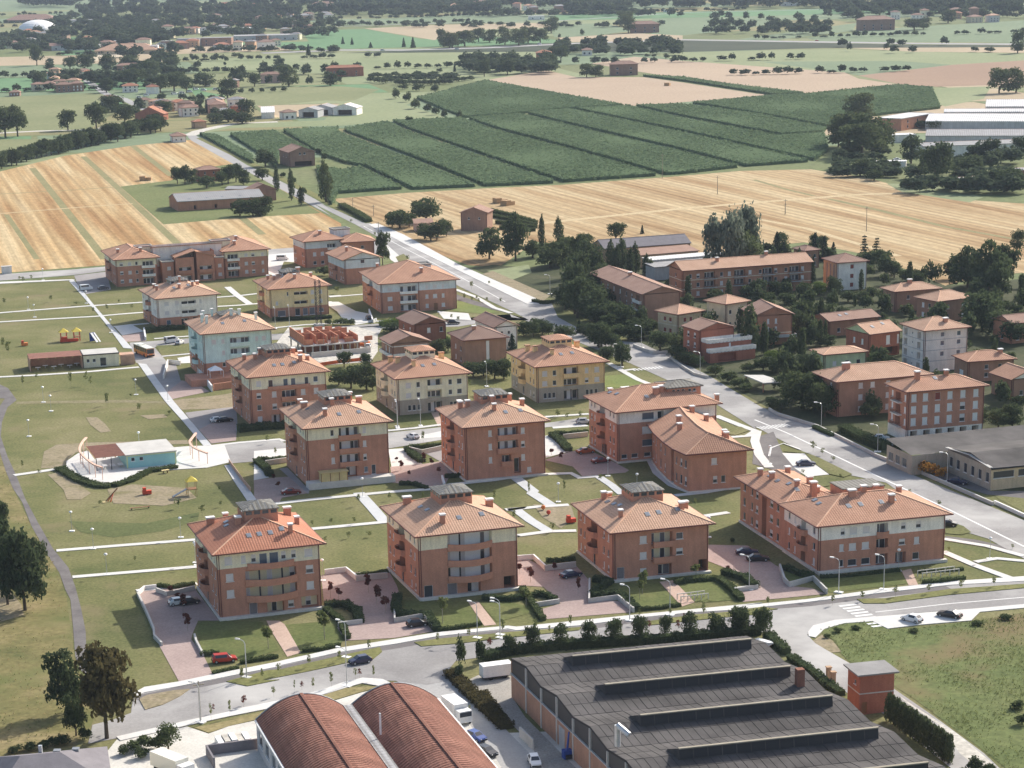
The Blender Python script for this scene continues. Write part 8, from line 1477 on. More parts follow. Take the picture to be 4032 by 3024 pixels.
groundmat('yard_grass',(0.12,0.15,0.055),(0.18,0.19,0.08),None,0.03,0.8); groundmat('track_green',(0.20,0.19,0.09),(0.27,0.24,0.12),None,0.05,1.0); groundmat('track_pale',(0.46,0.36,0.21),(0.52,0.41,0.25),None,0.05,1.0)
groundmat('bank',(0.035,0.05,0.03),(0.07,0.08,0.05),None,0.01,0.3); groundmat('dust',(0.45,0.38,0.27),(0.54,0.46,0.34),None,0.02,0.6); groundmat('dust_pale',(0.48,0.45,0.39),(0.56,0.53,0.47),None,0.05,0.8)
groundmat('asphalt',(0.24,0.228,0.22),(0.30,0.287,0.275),(0.375,0.36,0.345),0.05,2.0,gr=.14,patch=((0.47,0.455,0.43),0.04,0.46,0.68)); groundmat('asphalt_pale',(0.31,0.30,0.29),(0.38,0.37,0.355),None,0.03,2.0,gr=.12); groundmat('asphalt_dark',(0.15,0.138,0.135),(0.19,0.175,0.17),None,0.2,2.0,gr=.12); groundmat('asphalt_worn',(0.12,0.108,0.108),(0.21,0.195,0.185),None,0.15,2.0,gr=.18)
groundmat('asphalt_yard',(0.34,0.33,0.32),(0.42,0.41,0.39),None,0.1,2.0,gr=.15); groundmat('gravel',(0.30,0.28,0.25),(0.37,0.35,0.31),None,0.15,3.0); groundmat('gravel_pale',(0.52,0.50,0.45),(0.60,0.575,0.52),(0.44,0.42,0.37),0.08,2.5,gr=.18)
groundmat('paving_white',(0.56,0.545,0.51),(0.66,0.645,0.61),None,0.2,3.0,gr=.08); groundmat('paving_pale',(0.56,0.545,0.51),(0.66,0.64,0.60),None,0.12,3.0,gr=.08); groundmat('paving_walk',(0.50,0.505,0.50),(0.58,0.58,0.57),None,0.2,3.0,gr=.1); groundmat('paving_grey',(0.27,0.25,0.245),(0.33,0.31,0.30),None,0.2,3.0,gr=.12)
groundmat('brick_paving',(0.33,0.25,0.225),(0.42,0.32,0.285),None,0.12,2.2,gr=.2); groundmat('brick_paving_light',(0.46,0.33,0.26),(0.54,0.40,0.32),None,0.2,2.2,gr=.18); plain('paint_white',(0.72,0.71,0.68),0.8,0.1)
groundmat('dirt',(0.21,0.18,0.10),(0.29,0.24,0.16),(0.18,0.16,0.08),0.14,1.2); groundmat('trod',(0.24,0.21,0.13),(0.20,0.18,0.09),None,0.2,1.0); groundmat('mound_green',(0.085,0.105,0.04),(0.13,0.14,0.055),None,0.1,1.2)
groundmat('rough',(0.10,0.11,0.040),(0.19,0.165,0.07),(0.30,0.235,0.125),0.07,0.8,patch=((0.13,0.14,0.05),0.05,0.5,0.68)); groundmat('dry_grass',(0.22,0.19,0.085),(0.30,0.25,0.13),None,0.2,1.2); groundmat('waste_green',(0.085,0.115,0.040),(0.125,0.150,0.055),(0.16,0.165,0.068),0.05,0.7,patch=((0.19,0.14,0.075),0.035,0.52,0.68))

def dm(L,n=2):                                                    # flat decimetre lists -> metre tuples
 return [tuple(v/10 for v in L[i:i+n]) for i in range(0,len(L),n)]
def steps(L):                                                      # first point, then steps from point to point
 x=y=0; out=[]
 for i in range(0,len(L),2):x+=L[i]; y+=L[i+1]; out.append((x/10,y/10))
 return out
# ------------------------------------------------------------------ ground, roads, paths
tag(MB().poly([(-9000,-600,0),(9000,-600,0),(9000,16000,0),(-9000,16000,0)]).build('ground',['base_green']),None,None,None,'structure')
lw=[(-95,250),(140,250),(150,420),(120,560),(60,700),(-30,820),(-70,860),(-180,800),(-330,770),(-330,640),(-240,520),(-180,400)]
ground('lawn',lw,'lawn',.015)
for i,q in enumerate(DATA['ground']):ground(q[0],steps(q[4]),q[1],q[2]+(i % 17)*.0022,q[5] if len(q)>5 else None,q[3])
for i,(n,m,z,w,dep,pts) in enumerate(DATA['strips']):strip(n,steps(pts),w,m,z+.004+(i % 19)*.0021,dep)
for (p,q,n,L) in DATA['zebra']:
 p=Vector(p); q=Vector(q); d=(q-p)/n; m=MB(); u=d.normalized(); v=Vector((-u.y,u.x))*L/2
 for i in range(n):
  a=p+d*i; b=a+d*.52; m.poly([(*(a-v),.112),(*(b-v),.112),(*(b+v),.112),(*(a+v),.112)])
 tag(m.build('zebra_crossing',['paint_white']),None,None,None,'structure')

# the patchwork of narrow fields beyond, with hedges along some of the boundaries
def patchwork():
 q=random.Random(31); mats=['far_green','meadow','meadow_light','far_green','stubble_pale','far_bright','meadow','track_green']; hed=[]
 y=1250.0
 while y<7000:
  dep=q.uniform(.05,.11)*y; x=-.36*y
  while x<.36*y:
   w=q.uniform(.05,.16)*y; sk=-.18*dep
   if q.random()<.8:
    tag(MB().poly([(x,y,.012),(x+w-4,y,.012),(x+w-4+sk,y+dep-6,.012),(x+sk,y+dep-6,.012)]).build('field',[mats[q.randrange(8)]]),None,None,None,'structure')
   if q.random()<.42 and y>1850:
    n=int(w/9)
    for i in range(n):
     if q.random()<.8:hed.append((x+w*i/n,y-3+q.uniform(-3,3),q.uniform(3,8),q.uniform(7,12)))
   x+=w
  y+=dep
 wood('hedgerow',hed,'leaf_far','dark hedgerows along the boundaries of the far fields')
# corn: standing blocks with ragged tops, so the headland gaps read as dark lines
def tufts(name,pts,n,size,mats,label,seed):
 """rank grass and weeds standing on rough ground"""
 global rng
 rng=np.random.default_rng(seed); P=np.array(pts); x0,y0=P.min(0); x1,y1=P.max(0); q=np.stack([rng.uniform(x0,x1,n),rng.uniform(y0,y1,n)],1); ins=np.zeros(n,bool); j=len(P)-1
 for i in range(len(P)):
  ins ^= ((P[i,1]>q[:,1]) != (P[j,1]>q[:,1])) & (q[:,0]<(P[j,0]-P[i,0])*(q[:,1]-P[i,1])/(P[j,1]-P[i,1]+1e-9)+P[i,0]); j=i
 q=q[ins]; f=np.sin(q[:,0]*.21+np.sin(q[:,1]*.13)*2)*np.sin(q[:,1]*.17+q[:,0]*.05)+.5*rng.normal(size=len(q)); q=q[f>.1]; n=len(q)
 N=rng.normal(size=(n,3)); N[:,2]=abs(N[:,2])*.7; N /= np.linalg.norm(N,axis=1)[:,None]
 h=n//2
 for k,(a,b) in enumerate(((0,h),(h,n))):
  o=put(name,fastmesh(name,quads(np.concatenate([q[a:b],np.full((b-a,1),.22)],1),N[a:b],size),4,[mats[k]])); tag(o,label[k],'weeds',None,'stuff')
def inset(P,d):
 """move every edge of a polygon inwards"""
 n=len(P); a=sum(P[i][0]*P[(i+1) % n][1]-P[(i+1) % n][0]*P[i][1] for i in range(n))
 if a<0:P=P[::-1]
 out=[]
 for i in range(n):
  e=P[i]-P[i-1]; f=P[(i+1) % n]-P[i]; e=e/(np.linalg.norm(e)+1e-9); f=f/(np.linalg.norm(f)+1e-9)
  n1=np.array([-e[1],e[0]]); n2=np.array([-f[1],f[0]]); b=n1+n2; k=d/max(.5,float(b@n1)); out.append(P[i]+b*min(k,d*1.5))
 return np.array(out)
def corn(pts,k):
 global rng
 rng=np.random.default_rng(k+50); P=np.array(pts); x0,y0=P.min(0); x1,y1=P.max(0); area=(x1-x0)*(y1-y0); dist=P[:,1].mean()
 P=inset(P,2.2); m=MB(); m.prism([tuple(p) for p in P],0.0,1.5); core=m
 n=int(min(90000,area*.8)); q=np.stack([rng.uniform(x0,x1,n),rng.uniform(y0,y1,n)],1)
 ins=np.zeros(n,bool); j=len(P)-1
 for i in range(len(P)):
  c=((P[i,1]>q[:,1]) != (P[j,1]>q[:,1])) & (q[:,0]<(P[j,0]-P[i,0])*(q[:,1]-P[i,1])/(P[j,1]-P[i,1]+1e-9)+P[i,0]); ins ^= c; j=i
 q=q[ins]; n=len(q); zz=1.5+.22*rng.random(n)+.25*np.sin(q[:,0]*.05)*np.sin(q[:,1]*.03)
 N=np.stack([.28*rng.normal(size=n),.28*rng.normal(size=n),np.ones(n)],1); N /= np.linalg.norm(N,axis=1)[:,None]
 V=quads(np.stack([q[:,0],q[:,1],zz],1),N,.62)
 for i in range(len(P)):                                        # ragged sides
  a,b=P[i],P[(i+1) % len(P)]; L=np.linalg.norm(b-a); kk=int(min(4000,L*2.4)); t=rng.random(kk)[:,None]
  e=a+(b-a)*t; nn=np.array([b[1]-a[1],a[0]-b[0]])/(L+1e-9)
  pp=np.concatenate([e+rng.normal(size=(kk,2))*.3,(rng.random(kk)*2.0)[:,None]],1); N2=np.concatenate([np.tile(nn,(kk,1)),np.full((kk,1),.5)],1)+.6*rng.normal(size=(kk,3)); N2 /= np.linalg.norm(N2,axis=1)[:,None]
  V=np.concatenate([V,quads(pp,N2,.6)])
 nv=len(core.v); o=put('corn_field',fastmesh('corn_field',V,4,['corn']))
 tag(o,None,'crop',None,'stuff'); o['label']='standing green maize block number hidden'
 c=core.build('soil_core',['corn'],o); c['kind']='stuff'
 return o
for i,q in enumerate([q for q in DATA['ground'] if q[1] in ('rough','waste_green')]):
 tufts('weeds',steps(q[4]),26000,.11,(('weed_dry','weed_green') if q[1]=='rough' else ('weed_green','leaf_young')),(('dry brown weeds on the left rough ground','green weeds on the left rough ground') if q[1]=='rough' else ('green weeds on the right waste ground','pale green weeds on the right waste ground')),i+70)
CL=['narrow maize strip beside the country road bend','maize block behind the big brick barn','near maize block below the big brick barn','second maize block from the country road','third maize block from the country road','fourth maize block, by the round bushes','fifth maize block in the middle of the green field','sixth maize block, narrowing to the right','seventh maize block before the large trees','eighth maize block beside the pale stubble','right-hand maize block behind the large trees','upper left maize block under the pale stubble','thin maize band across the pale stubble']
for k,pts in enumerate(DATA['corn']):corn(pts,k)['label']=CL[k]

# ------------------------------------------------------------------ buildings
for (p,x,y,rz,lab,dims,rest) in DATA['buildings']:
 b=dict(DATA['preset'].get(p,{}),loc=(x,y),rz=rz,label=lab)
 if dims:b['W'],b['D'],b['h']=dims
 b.update(rest); building(b)

def curved_wing():
 w=DATA['wing']; h=w['h']; Lf=[Vector(p) for p in w['left']]; Rt=[Vector(p) for p in w['right']]; n=len(Lf)
 root=[o for o in bpy.data.objects if 'curved wing' in str(o.get('label',''))][0]
 inv=root.matrix_basis.inverted() if True else None
 inv=(Matrix.Translation(root.location) @ Matrix.Rotation(root.rotation_euler.z,4,'Z')).inverted()
 loc=lambda p,z:tuple(inv @ Vector((p[0],p[1],z)))
 roof_=MB(); wl=MB(); gt=MB(); cap=MB(); up=h+3.4
 rid=[(a+b)/2 for a,b in zip(Lf,Rt)]; hipi=rid[-1]+(rid[-2]-rid[-1])*1.0
 rid[-1]=rid[-2]+(rid[-1]-rid[-2])*.15
 for i in range(n-1):
  roof_.poly([loc(Lf[i+1],h),loc(rid[i+1],up),loc(rid[i],up),loc(Lf[i],h)][::-1]); roof_.poly([loc(Rt[i],h),loc(rid[i],up),loc(rid[i+1],up),loc(Rt[i+1],h)][::-1])
  for S_ in (Lf,Rt):gt.bar(loc(S_[i],h-.12),loc(S_[i+1],h-.12),.2,.3)
  cap.bar(loc(rid[i],up),loc(rid[i+1],up),.3,.16)
 roof_.poly([loc(Lf[-1],h),loc(Rt[-1],h),loc(rid[-1],up)]); gt.bar(loc(Lf[-1],h-.12),loc(Rt[-1],h-.12),.2,.3); roof_.poly([loc(p,h-.02) for p in Lf+Rt[::-1]][::-1])
 cap.bar(loc(Lf[-1],h),loc(rid[-1],up),.28,.14); cap.bar(loc(Rt[-1],h),loc(rid[-1],up),.28,.14)
 ro=roof_.build('roof',['tiles_new'],root); put('ridge_cap',cap.mesh('ridge_cap',['ridge']),ro); gt.build('gutter',['gutter'],root)
 ins=lambda a,b,f:a+(b-a)*f
 e=.07; WL=[ins(a,b,e) for a,b in zip(Lf,Rt)]; WR=[ins(b,a,e) for a,b in zip(Lf,Rt)]
 back=(Lf[-2]-Lf[-1]).normalized(); WL[-1]=WL[-1]+back*1.0; WR[-1]=WR[-1]+back*1.0
 P={}; bands=[(h-.05,'wall','brick')]
 rzr=root.rotation_euler.z
 def seg(a,b,ops):
  A=inv @ Vector((a[0],a[1],0)); Bv=inv @ Vector((b[0],b[1],0)); d=(Bv-A); L=d.length; u=(d.x/L,d.y/L)
  facade(Frame(root),P,(A.x,A.y),u,L,bands,[(L*f,z,w_,hh,k) for (f,z,w_,hh,k) in ops])
 for i in range(n-1):
  ops=[(.3,5.4,1.0,1.7,'h'),(.3,1.4,1.0,2.0,'d'),(.72,5.4,1.0,1.7,'d'),(.72,1.4,1.0,2.0,'h')] if i != 2 else [(.45,.1,1.8,8.0,'O'),(.85,5.4,.9,1.6,'d'),(.85,1.4,.9,1.8,'d')]
  seg(WL[i],WL[i+1],ops)
  seg(WR[i+1],WR[i],[])
 seg(WL[-1],WR[-1],[(.44,6.0,1.3,1.5,'s'),(.46,1.8,1.0,1.6,'h'),(.60,1.8,1.0,1.6,'d')])
 for (nm,mat),mb in P.items():mb.build(nm,[mat],root)
 for (i,f,s) in ((0,.3,.65),(1,.2,.35),(1,.75,.28),(2,.6,.82),(0,.9,.8),(3,.2,.75)):
  a=Lf[i].lerp(Lf[i+1],f); b=Rt[i].lerp(Rt[i+1],f); p=inv @ Vector((*(a.lerp(b,s)),0)); z=h+3.4*(1-abs(2*s-1))
  c=MB().box(p.x-.45,p.y-.45,z-.5,p.x+.45,p.y+.45,z+1.4).build('chimney',['brick'],root); put('chimney_cap',MB().box(p.x-.6,p.y-.6,z+1.4,p.x+.6,p.y+.6,z+1.65).mesh('chimney_cap',['cap']),c)
 pl=MB()
 for i in range(n-1):pl.bar(loc(WL[i],.2),loc(WL[i+1],.2),.5,.4)
 pl.bar(loc(WL[-1],.2),loc(WR[-1],.2),.5,.4); pl.build('plinth',['plinth'],root)
curved_wing()

# timber shed on the terrace of the tall block
_t=[o for o in bpy.data.objects if str(o.get('label','')).startswith('tall brick block')][0]
_m=Matrix.Translation(_t.location) @ Matrix.Rotation(_t.rotation_euler.z,4,'Z'); _p=_m @ Vector((2.4,-2.7,1.5))
s=thing('timber_shed',_p,_t.rotation_euler.z,'yellow timber garden shed on the white terrace of the tall block','shed')
MB().box(0,0,0,6.2,2.2,2.0).build('wall',['wood_yellow'],s); m=MB(); m.prism([(-.2,-.4),(6.4,-.4),(6.4,2.4),(-.2,2.4)],2.0,2.15); m.build('roof',['wood_yellow'],s); m=MB()
for x in (0,2.1,4.2,6.1):m.box(x-.05,-.06,0,x+.1,-.002,2.0)
m.build('frame',['wood'],s)

# ------------------------------------------------------------------ factory with the long black roof
def factory():
 d=DATA['factory']; W,D,h=d['W'],d['D'],d['h']
 root=thing('factory',(*d['o'],0),d['rz'],'large brick factory with black corrugated roof and four long roof monitors','factory')
 ang=R(-72.83)-d['rz']+R(90); sk=math.tan(ang)            # the side walls lean a little off square
 P=lambda x,y,z:(x+sk*(-y)*1.0,y,z)
 bays=[(0,-7.4),(-7.4,-22.0),(-22.0,-36.6),(-36.6,-51.2),(-51.2,-66),(-66,-D)]
 rm=MB(); sh=MB()
 prof=[(0,h)]; mon=[]
 for i in range(5):
  yr=-7.6-14.6*i; prof+=[(yr,h+1.05),(yr-7.3,h+.1)]; mon.append(yr)
 for (y0,z0),(y1,z1) in zip(prof[:-1],prof[1:]):
  rm.poly([P(0,y0,z0),P(0,y1,z1),P(W,y1,z1),P(W,y0,z0)]); rm.poly([P(0,y0,z0-.3),P(0,y1,z1-.3),P(0,y1,z1),P(0,y0,z0)][::-1]); rm.poly([P(W,y0,z0-.3),P(W,y1,z1-.3),P(W,y1,z1),P(W,y0,z0)])
 ro=rm.build('roof',['dark_roof'],root)
 n=0
 for (y0,z0),(y1,z1) in zip(prof[:-1],prof[1:]):         # overlapping fibre-cement sheets laid on the purlins
  L=y0-y1; rows=2 if L>5 else 2
  pan=MB(); q=random.Random(n); n+=1
  for r in range(rows):
   for c in range(31):
    x0,x1=W*c/31+.04,W*(c+1)/31-.05; f0,f1=r/rows+.01,(r+1)/rows-.01; t=q.uniform(.03,.08)
    ya,yb=y0+(y1-y0)*f0,y0+(y1-y0)*f1; za,zb=z0+(z1-z0)*f0+t,z0+(z1-z0)*f1+t
    pan.poly([P(x0,ya,za),P(x0,yb,zb),P(x1,yb,zb),P(x1,ya,za)]); pan.poly([P(x0,yb,zb-.09),P(x1,yb,zb-.09),P(x1,yb,zb),P(x0,yb,zb)])
    pan.poly([P(x0,ya,za-.09),P(x0,yb,zb-.09),P(x0,yb,zb),P(x0,ya,za)][::-1])
  put('roof_sheet',pan.mesh('roof_sheet',['asbestos']),ro)['kind']='stuff'
 for i,yr in enumerate(mon):
  z=h+1.05; x0,x1=7.2,W-3.2; g=MB(); y0,y1=yr+1.6,yr-1.6
  a=[(x0,y0),(x1,y0)]; 
  g.poly([P(x0,y1,z-.2),P(x1,y1,z-.2),P(x1,y1+.25,z+1.5),P(x0,y1+.25,z+1.5)]); g.poly([P(x1,y0+1.6,z-.2),P(x0,y0+1.6,z-.2),P(x0,y1+.25,z+1.5),P(x1,y1+.25,z+1.5)])
  g.poly([P(x0,y1,z-.2),P(x0,y1+.25,z+1.5),P(x0,y0+1.6,z-.2)]); g.poly([P(x1,y1,z-.2),P(x1,y0+1.6,z-.2),P(x1,y1+.25,z+1.5)])
  mo=g.build('roof_monitor',['asbestos'],root)
  gl_=MB(); nn=14
  for k in range(nn):
   a0,a1=x0+(x1-x0)*k/nn+.08,x0+(x1-x0)*(k+1)/nn-.08
   gl_.poly([P(a0,y1-.02,z-.05),P(a1,y1-.02,z-.05),P(a1,y1+.20,z+1.3),P(a0,y1+.20,z+1.3)])
  put('pane',gl_.mesh('pane',['shop_glass']),mo)
  cp=MB(); cp.bar(P(x0,y1+.2,z+1.52),P(x1,y1+.2,z+1.52),.5,.16); put('ridge_cap',cp.mesh('ridge_cap',['bark_pale']),mo)
 # left wall: brick below, glazing bays between concrete posts, wavy eaves above
 wb=MB(); po=MB(); gz=MB(); bl=4.3
 wb.poly([P(0,0,0),P(0,0,bl),P(0,-D,bl),P(0,-D,0)]); wb.poly([P(W,0,0),P(0,0,0),P(0,0,h-.3),P(W,0,h-.3)]); wb.poly([P(W,-D,0),P(W,0,0),P(W,0,h-.3),P(W,-D,h-.3)])
 wb.build('wall',['brick_brown'],root)
 for k,((y0,z0),(y1,z1)) in enumerate(zip(prof[:-1],prof[1:])):
  gz.poly([P(.12,y0-.3,bl),P(.12,y0-.3,z0-.35),P(.12,y1+.3,z1-.35),P(.12,y1+.3,bl)])
  for i in range(5):
   f=(i+.5)/5; y=y0+(y1-y0)*f; z=z0+(z1-z0)*f; po.box(*P(.0,y-.05,bl),P(.11,y,0)[0],y+.05,z-.35) if False else None
  x,y,_=P(-.12,y1,0); po.box(x,y-.2,0,x+.35,y+.2,z1-.32)
 gz.build('pane',['shop_glass'],root); po.build('post',['concrete'],root)
 sl=MB(); sl.bar(P(-.05,0,bl+.02),P(-.05,-D,bl+.02),.3,.14); sl.build('sill',['concrete'],root)
 x,y,_=P(-.06,-24.5,0); door(root,(x,y,.05),R(-90)+ang*.0+(ang),2.6,3.4,'steel')
 # flue pipe and stack on the roof
 f=MB(); a=P(1.0,-45.5,h+1.0); f.rod(a,(a[0],a[1],h+4.2),.45,.45,10); f.rod((a[0],a[1],h+4.2),(a[0]+1.2,a[1]-1.8,h+3.2),.45,.45,10); f.build('flue',['steel'],root)
 a=P(W-3.2,-27.0,h+.5); MB().box(a[0]-.6,a[1]-.6,h,a[0]+.6,a[1]+.6,h+3.2).build('chimney',['brick_dark'],root)
factory()
def vault():
 d=DATA['vault']; w,e,a,L=d['w'],d['e'],d['a'],d['L']
 root=thing('warehouse',(*d['o'],0),d['rz'],'pair of joined warehouses with red barrel-vaulted tile roofs at the bottom of the picture','warehouse')
 for k in range(2):
  x0=k*w; N=7; pts=[]
  for i in range(N+1):
   t=i/N; x=w/2*t; z=e+(a-e)*(1-(1-t)**1.9); pts.append((x,z))
  prof=[(x0+x,z) for x,z in pts]+[(x0+w-x,z) for x,z in pts[::-1][1:]]
  m=MB(); g=0
  for (xa,za),(xb,zb) in zip(prof[:-1],prof[1:]):m.poly([(xa,-L,za),(xb,-L,zb),(xb,0,zb),(xa,0,za)])
  ro=m.build('roof',['tiles_vault'],root)
  rib=MB(); nr=74
  for i in range(nr):
   y=-.3-i*L/nr
   for (xa,za),(xb,zb) in zip(prof[:-1],prof[1:]):
    rib.poly([(xa,y,za+.05),(xb,y,zb+.05),(xb,y+.42,zb+.02),(xa,y+.42,za+.02)]); rib.poly([(xa,y,za),(xb,y,zb),(xb,y,zb+.05),(xa,y,za+.05)])
  o=put('roof_tile_row',rib.mesh('roof_tile_row',['tiles_vault']),ro); o['kind']='stuff'
  rc=MB(); rc.bar((x0+w/2,0,a+.1),(x0+w/2,-L,a+.1),.5,.25); put('ridge_cap',rc.mesh('ridge_cap',['tiles_vault']),ro)
  en=MB(); en.poly([(x,-.15,z-.1) for x,z in prof[::-1]]+[(x0,-.15,0),(x0+w,-.15,0)]) ; en.poly([(x,-L+.15,z-.1) for x,z in prof]+[(x0+w,-L+.15,0),(x0,-L+.15,0)])
  en.build('gable',['brick_pale'],root)
  ed=MB()
  for (xa,za),(xb,zb) in zip(prof[:-1],prof[1:]):ed.bar((xa,.1,za),(xb,.1,zb),.3,.25)
  ed.build('verge',['zinc'],root)
 P={}; facade(Frame(root),P,(.0,0),(0,-1),L,[(e-.1,'wall','grey_plaster')],[(3+i*5.0,1.6,3.0,2.2,'d') for i in range(11)])
 for (nm,mat),mb in P.items():mb.build(nm,[mat],root)
 wr=MB(); wr.poly([(2*w,-L,0),(2*w,0,0),(2*w,0,e),(2*w,-L,e)]); wr.build('wall',['grey_plaster'],root)
 gu=MB(); gu.box(-.25,-L,e-.25,-.005,0,e).box(2*w+.005,-L,e-.25,2*w+.25,0,e); gu.build('gutter',['white_paint'],root); va=MB(); va.box(w-.7,-L,e+.2,w+.7,-.2,e+.75); va.build('valley_gutter',['fibre_roof'],root)
 pi_=MB(); pi_.rod((w+1.3,-16,e+1.2),(w+1.3,-16,e+4.6),.16,.16,6); pi_.build('flue',['white_paint'],root)
vault()
def cabin():
 d=DATA['cabin']; root=thing('transformer_cabin',(*d['o'],0),d['rz'],'red brick transformer cabin with overhanging concrete roof beside the black factory','brick cabin')
 P={}; W,D=5.8,4.8; F_=Frame(root)
 for o,u,L,ops in (((0,0),(1,0),W,[(.9,.1,0.9,2.0,'D')]),((W,0),(0,1),D,[]),((W,D),(-1,0),W,[]),((0,D),(0,-1),D,[(3,4.6,.8,.8,'d')])):facade(F_,P,o,u,L,[(3.4,'wall','brick_red'),(3.6,'string_course','concrete'),(6.6,'upper_wall','brick_red')],ops)
 for (nm,mat),mb in P.items():mb.build(nm,[mat],root)
 MB().box(-.6,-.6,6.6,W+.6,D+.6,6.85).build('roof',['roof_felt'],root)
cabin()
def kiosks():
 d=DATA['kiosk']; W,D=d['W'],d['Dp']
 root=thing('kiosk',(*d['o'],.12),d['rz'],'aqua-walled kiosk with grey flat roof on the pale plaza','kiosk'); P={}
 for o,u,L,ops in (((0,0),(1,0),W,[(1.5,1.6,.9,.9,'d'),(3.5,1.6,.9,.9,'d')]),((W,0),(0,1),D,[]),((W,D),(-1,0),W,[]),((0,D),(0,-1),D,[])):facade(Frame(root),P,o,u,L,[(3.05,'wall','aqua_paint')],ops)
 for (nm,mat),mb in P.items():mb.build(nm,[mat],root)
 MB().box(-.25,-.25,3.05,W+.25,D+.25,3.3).build('roof',['concrete'],root); m=MB()
 for x in (-.05,W-.25):m.box(x,-.12,0,x+.3,-.003,3.04)
 m.box(.26,-.1,2.8,W-.26,-.003,3.04); m.build('trim',['lime_paint'],root); 
 rt=thing('pergola',(*d['o'],.12),d['rz'],'red timber pergola attached to the aqua kiosk','pergola'); m=MB(); X0=-7.4
 for x in (X0+.3,X0+3.8):
  for y in (.3,D-.3):MB().rod((x,y,0),(x,y,3.0),.1,.1,6).build('post',['dark_iron'],rt)
 for i in range(4):x=X0+i*(7.2/3); MB().box(x-.09,-.2,2.98,x+.09,D+.2,3.2).build('beam',['wood_yellow'],rt)
 for i in range(24):y=D*i/23; MB().box(X0,y-.09,3.2,-.3,y+.09,3.32).build('slat',['pergola_red'],rt)
 t=thing('picnic_table',(rt.matrix_basis @ Vector((0,0,0))),d['rz'],'white tables set out under the red pergola','table'); m=MB()
 for k in range(3):m.box(-5.6+k*1.9,1.2,.7,-4.4+k*1.9,3.4,.78)
 m.build('table_top',['white_paint'],t); m=MB()
 for k in range(3):m.box(-5.1+k*1.9,2.2,0,-4.9+k*1.9,2.4,.7)
 m.build('leg',['steel'],t)
 for k,pts in enumerate(DATA['arcs']):
  a=thing('arcade',(pts[0][0],pts[0][1],.12),0,('pink curved arcade of slim posts at the left of the kiosk plaza','pink curved arcade of slim posts right of the aqua kiosk')[k],'arcade'); m=MB()
  Q=[Vector((p[0]-pts[0][0],p[1]-pts[0][1],p[2])) for p in pts]
  S_=[]
  for i in range(len(Q)-1):
   for t_ in range(4):
    f=t_/4; p0=Q[max(0,i-1)]; p3=Q[min(len(Q)-1,i+2)]
    S_.append(.5*((2*Q[i])+(Q[i+1]-p0)*f+(2*p0-5*Q[i]+4*Q[i+1]-p3)*f*f+(3*Q[i]-p0-3*Q[i+1]+p3)*f**3))
  S_.append(Q[-1])
  for p,q in zip(S_[:-1],S_[1:]):m.bar(p,q,.5,.3)
  m.build('beam',['pink_steel'],a)
  for p in Q:MB().rod((p.x,p.y,0),(p.x,p.y,p.z-.1),.09,.09,6).build('post',['pink_steel'],a)
 d=DATA['kiosk1']; W=d['W']; D=8.5
 root=thing('kiosk',(*d['o'],.0),d['rz'],'cream flat-roofed kiosk with dark windows beside the bus','kiosk'); P={}; h=3.6
 for o,u,L,ops in (((0,0),(1,0),W,[(1.3,1.5,.9,1.0,'d'),(3.1,1.5,.9,1.0,'d'),(W*.55,.2,1.8,2.5,'d')]),((W,0),(0,1),D,[]),((W,D),(-1,0),W,[]),((0,D),(0,-1),D,[])):facade(Frame(root),P,o,u,L,[(h,'wall','cream')],ops)
 for (nm,mat),mb in P.items():mb.build(nm,[mat],root)
 MB().box(-.2,-.2,h,W+.2,D+.2,h+.25).build('roof',['dark_iron'],root); MB().box(0,0,h+.25,W,D,h+.32).build('roof_membrane',['concrete'],root)
 w=thing('pergola',(*d['o'],0),d['rz'],'terracotta pergola with white tables left of the cream kiosk','pergola'); X0=-15.5; m=MB(); m.box(X0,D-.25,0,-.3,D,3.4).box(X0,0,0,X0+.25,D-.26,3.0).box(-.6,0,0,-.3,D-.26,3.4); m.build('wall',['terracotta'],w)
 for i in range(7):x=X0+.2+i*2.45; MB().box(x-.12,-.3,3.4,x+.12,D+.2,3.7).build('beam',['wood_yellow'],w)
 for i in range(18):y=D*i/17; MB().box(X0,y-.16,3.7,-.3,y+.16,3.82).build('slat',['pergola_red'],w)
 for k in range(6):
  x=X0+1.6+k*2.3; y=1.6+(k % 2)*2.4; t=thing('picnic_table',(w.matrix_basis @ Vector((0,0,0))),d['rz'],'white table under the terracotta pergola','table','tables under the terracotta pergola')
  MB().box(x,y,.7,x+1.5,y+.9,.78).build('table_top',['white_paint'],t); MB().box(x+.65,y+.35,0,x+.85,y+.55,.7).build('leg',['steel'],t)
 s=thing('side_screen',(*d['o'],0),d['rz'],'low orange screen wall right of the cream kiosk','wall'); MB().box(W+.4,.2,0,W+4.6,.5,2.8).build('wall',['terracotta'],s); MB().box(W+.4,.55,2.8,W+4.6,4.5,3.0).build('roof',['terracotta'],s)
kiosks()
